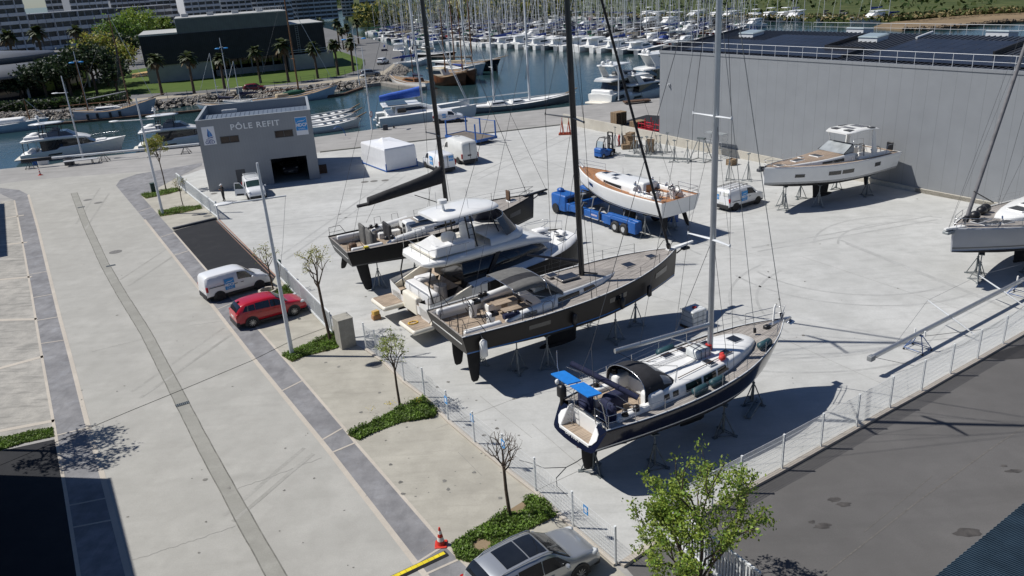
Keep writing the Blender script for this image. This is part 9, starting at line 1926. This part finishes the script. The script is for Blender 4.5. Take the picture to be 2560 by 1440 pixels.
# palms
def palm(label, base, top, seed, group='palms along the promenade'):
    rnd = random.Random(seed); h = HT(base, top); g = G(*base); o = empty('palm_tree', g, rnd.uniform(0, 6), label, 'palm tree', group); hh = h*.80
    b = MB(); lx = rnd.uniform(-.3,.3); b.tube([(0,0,-.1),(lx*.3,0,hh*.5),(lx,0,hh)], [.34,.24,.24], 8); b.build('trunk', BARK, o); b = MB(); c = Vector((lx, 0, hh)); R = h*.225
    for k in range(64):
        a = rnd.uniform(0, 2*pi); e = rnd.uniform(-.95, 1.2); L_ = R*rnd.uniform(.8,1.15); d = Vector((cos(a)*cos(e), sin(a)*cos(e), sin(e))); s = Vector((-sin(a), cos(a), 0)); pts = []
        for i in range(4): t = i/3; pts.append((c+d*L_*t+Vector((0,0,-.42*L_*t*t)), (.10,.34,.30,.04)[i]*R*.75))
        for (p, w0), (q, w1) in zip(pts, pts[1:]): b.add([p-s*w0, p+s*w0, q+s*w1, q-s*w1], [(0,1,2,3)], 0 if e > -.45 else 1)
    for k in range(26): a = rnd.uniform(0, 2*pi); p = c+Vector((cos(a)*.25, sin(a)*.25, -.1)); q = c+Vector((cos(a)*.55, sin(a)*.55, -rnd.uniform(1.0,2.0))); s = Vector((-sin(a), cos(a), 0))*.22; b.add([p-s, p+s, q+s*.5, q-s*.5], [(0,1,2,3)], 1)
    b.build('crown', [PALMF, mat('dead_fronds', (.10,.075,.04), .9, .3, 2)], o); return o
for i, (bb, tt, lb) in enumerate((((406,238),(380,122),'leftmost palm in front of the hall base'),((486,234),(455,118),'palm before the left concrete wall of the hall'),((562,222),(540,124),'palm beside the blue headed lamp before the hall'),((652,208),(625,106),'palm before the glazed middle of the hall'),((722,206),(700,85),'tall palm at the right of the hall glazing'),((795,196),(778,96),'palm before the right concrete block of the hall'),((846,188),(832,88),'palm at the right end of the hall lawn'),((884,178),(872,86),'dark palm near the double armed lamp'))): palm(lb, bb, tt, i)
for i, (px, py, D, lb) in enumerate(((82,52,300,'palm before the flats at the far left'),(178,42,330,'palm before the long low block'),(190,38,335,'taller twin palm before the long low block'),(247,38,340,'palm left of the light green tree'),(262,40,345,'slim palm just left of the light green tree'),(375,32,330,'palm behind the left roof of the hall'),(408,33,335,'second palm behind the left roof of the hall'),(5,48,300,'palm against the tower at the left edge'),(757,32,300,'palm above the right roof of the hall'),(795,24,310,'large palm above the right end of the hall'),(838,38,290,'palm right of the hall beside the masts'),(862,42,285,'big palm beside the double armed lamp'),(888,40,292,'palm at the end of the palm cluster'),(850,55,270,'lower palm in the cluster right of the hall'),(874,66,262,'short palm in front of the cluster'))):
    p = col(px, py, D); g = Vector((p.x, p.y, 0)); rnd = i+40; b_ = (px, py)
    src = [o for o in bpy.data.objects if o.name.startswith('palm_tree') and o.parent is None][i % 6]; o = copy_tree(src, None, g, i*1.1, lb); s = p.z/ (HT((406,238),(380,122)) if i % 6 == 0 else 10.5); o.scale = (s, s, s)
# other trees of the park
def park_tree(label, bb, tt, r, leaves, lm, seed, ls=.4, tr=.32, nm='pine_tree', flat=.45, fork=.5):
    g = G(*bb); h = HT(bb, tt); return tree(nm, label, (g.x, g.y, 0), h, h-r*flat, (r, r*flat), leaves, ls, lm, seed, tr, (0,0), 4, .05, 'trees of the park', 6, fork, .7)
PD = [PINE, leafmat('deep_pine_needles', (.03,.05,.018))]
park_tree('broad dark umbrella pine at the left of the park', (118,243), (110,164), 4.3, 2200, PD, 61); park_tree('smaller dark umbrella pine beside the round pavilion', (55,246), (62,190), 3.2, 1300, PD, 62); park_tree('large dark umbrella pine behind the ketch masts', (244,236), (215,128), 5.6, 3400, PD, 63, flat=.55); park_tree('dark umbrella pine leaning over the lawn', (180,240), (160,150), 4.4, 2200, PD, 64)
park_tree('dark leafy pine close to the hall corner', (312,190), (300,97), 5.6, 2600, PD, 65, flat=.6); park_tree('thin dark pine at the foot of the wooden mast', (296,236), (292,160), 2.6, 1000, PD, 66, flat=.9)
park_tree('soft yellow green willow behind the dark pines', (272,215), (258,100), 6.2, 3600, [LEAF2, LEAF1], 67, .38, nm='willow_tree', flat=.75); park_tree('tall light green poplar left of the hall roof', (362,150), (345,32), 6.8, 3200, [LEAF1, LEAF3], 68, .45, nm='poplar_tree', flat=.9); park_tree('broad mid green tree left of the hall roof', (322,160), (302,55), 6.8, 3400, [LEAF3, DGREEN], 69, .45, nm='leafy_tree', flat=.75); park_tree('small bright green tree behind the left hall roof', (420,130), (405,48), 4.6, 1800, [LEAF1, LEAF3], 70, .45, nm='leafy_tree', flat=.9)
hd = pxp([(-120,262),(0,252),(310,238),(318,248),(318,262),(0,284),(-120,292)])
def hedge(name, label, line, w_, h, n, lm, seed, cat='hedge', ls=.38):
    rnd = random.Random(seed); b = MB(); segs = list(zip(line, line[1:])); Ls = [math.hypot(q[0]-p[0], q[1]-p[1]) for p, q in segs]; tot = sum(Ls)
    for _ in range(n):
        t = rnd.random()*tot
        for (p, q), l in zip(segs, Ls):
            if t <= l: break
            t -= l
        dx, dy = (q[0]-p[0])/l, (q[1]-p[1])/l; u = rnd.uniform(-.5,.5)*w_; leaf(b, Vector((p[0]+dx*t-dy*u, p[1]+dy*t+dx*u, rnd.random()**.7*h*rnd.uniform(.8,1.1))), ls, rnd, rnd.choice((0,1)))
    return tag(b.build(name, lm), label, cat)
hedge('hedge', 'long dark clipped hedge between the lawn and the far road', pxp([(-160,288),(0,279),(150,270),(322,257)]), 3.6, 1.8, 5200, [HEDGE, DGREEN], 5)
tag(hedge('far_wood', 'x', pxp([(900,62),(1000,56),(1150,50),(1300,41),(1420,37)], .5), 26, 10, 5200, [DGREEN, LEAF2], 6, 'x', 1.3), kind='stuff'); del bpy.data.objects['far_wood']['label'], bpy.data.objects['far_wood']['category']
o = tag(hedge('far_shrubs', 'x', [(-560,700),(-420,760),(-300,840),(-160,900)], 60, 11, 3600, [DGREEN, PINE], 7, 'x', 2.6), kind='stuff'); del o['label'], o['category']
o = tag(hedge('reed_edge', 'x', pxp([(1430,36),(1700,40),(1900,41),(2130,44),(2250,44),(2400,30),(2560,22)], .3), 16, .9, 3600, [mat('dry_reed', (.20,.16,.07), .9, .3, 1), FIELD], 8, 'x', .6), kind='stuff'); del o['label'], o['category']
o = tag(hedge('field_scrub', 'x', pxp([(1300,18),(1600,8),(1900,4),(2200,12),(2500,4)], .3), 150, 1.6, 1800, [DGREEN, FIELD], 19, 'x', 1.0), kind='stuff'); del o['label'], o['category']
o = tag(hedge('park_shrubs', 'x', pxp([(130,122),(180,112),(240,108),(290,112)]), 14, 3.0, 2200, [mat('bare_twigs', (.12,.085,.075), .9, .3, 1), DGREEN], 9, 'x', .5), kind='stuff'); del o['label'], o['category']
# thin fence along the lawn
fp_ = pxp([(420,248),(520,241),(620,230),(720,214),(820,200),(905,182),(915,160)]); ro = empty('lawn_fence', (fp_[0][0], fp_[0][1], 0), 0, 'thin dark wire fence along the foot of the lawn', 'fence'); b = MB(); b2 = []
for (p, q) in zip(fp_, fp_[1:]):
    n = max(1, int(math.hypot(q[0]-p[0], q[1]-p[1])/3))
    for k in range(n): b2.append((lerp(p[0], q[0], k/n)-fp_[0][0], lerp(p[1], q[1], k/n)-fp_[0][1]))
pp = None
for x, y in b2:
    if pp is None: pp = MB().cyl((0,0,0),(0,0,1.5), .045, n=5).build('post', GREYD, ro); pp.location = (x, y, 0)
    else: c = pp.copy(); COL.objects.link(c); c.parent = ro; c.location = (x, y, 0)
for z in (.5,1.0,1.45): b.tube([(x, y, z) for x, y in b2], .012, 4)
b.build('wire', GREYD, ro)
o = MB().bx(-.6,.6,-.5,.5,0,1.3).bx(-.66,.66,-.56,.56,1.302,1.4).build('utility_box', BORDER, None, G(600,235), .3); tag(o, 'beige utility box on the sandy verge of the far road', 'utility box')
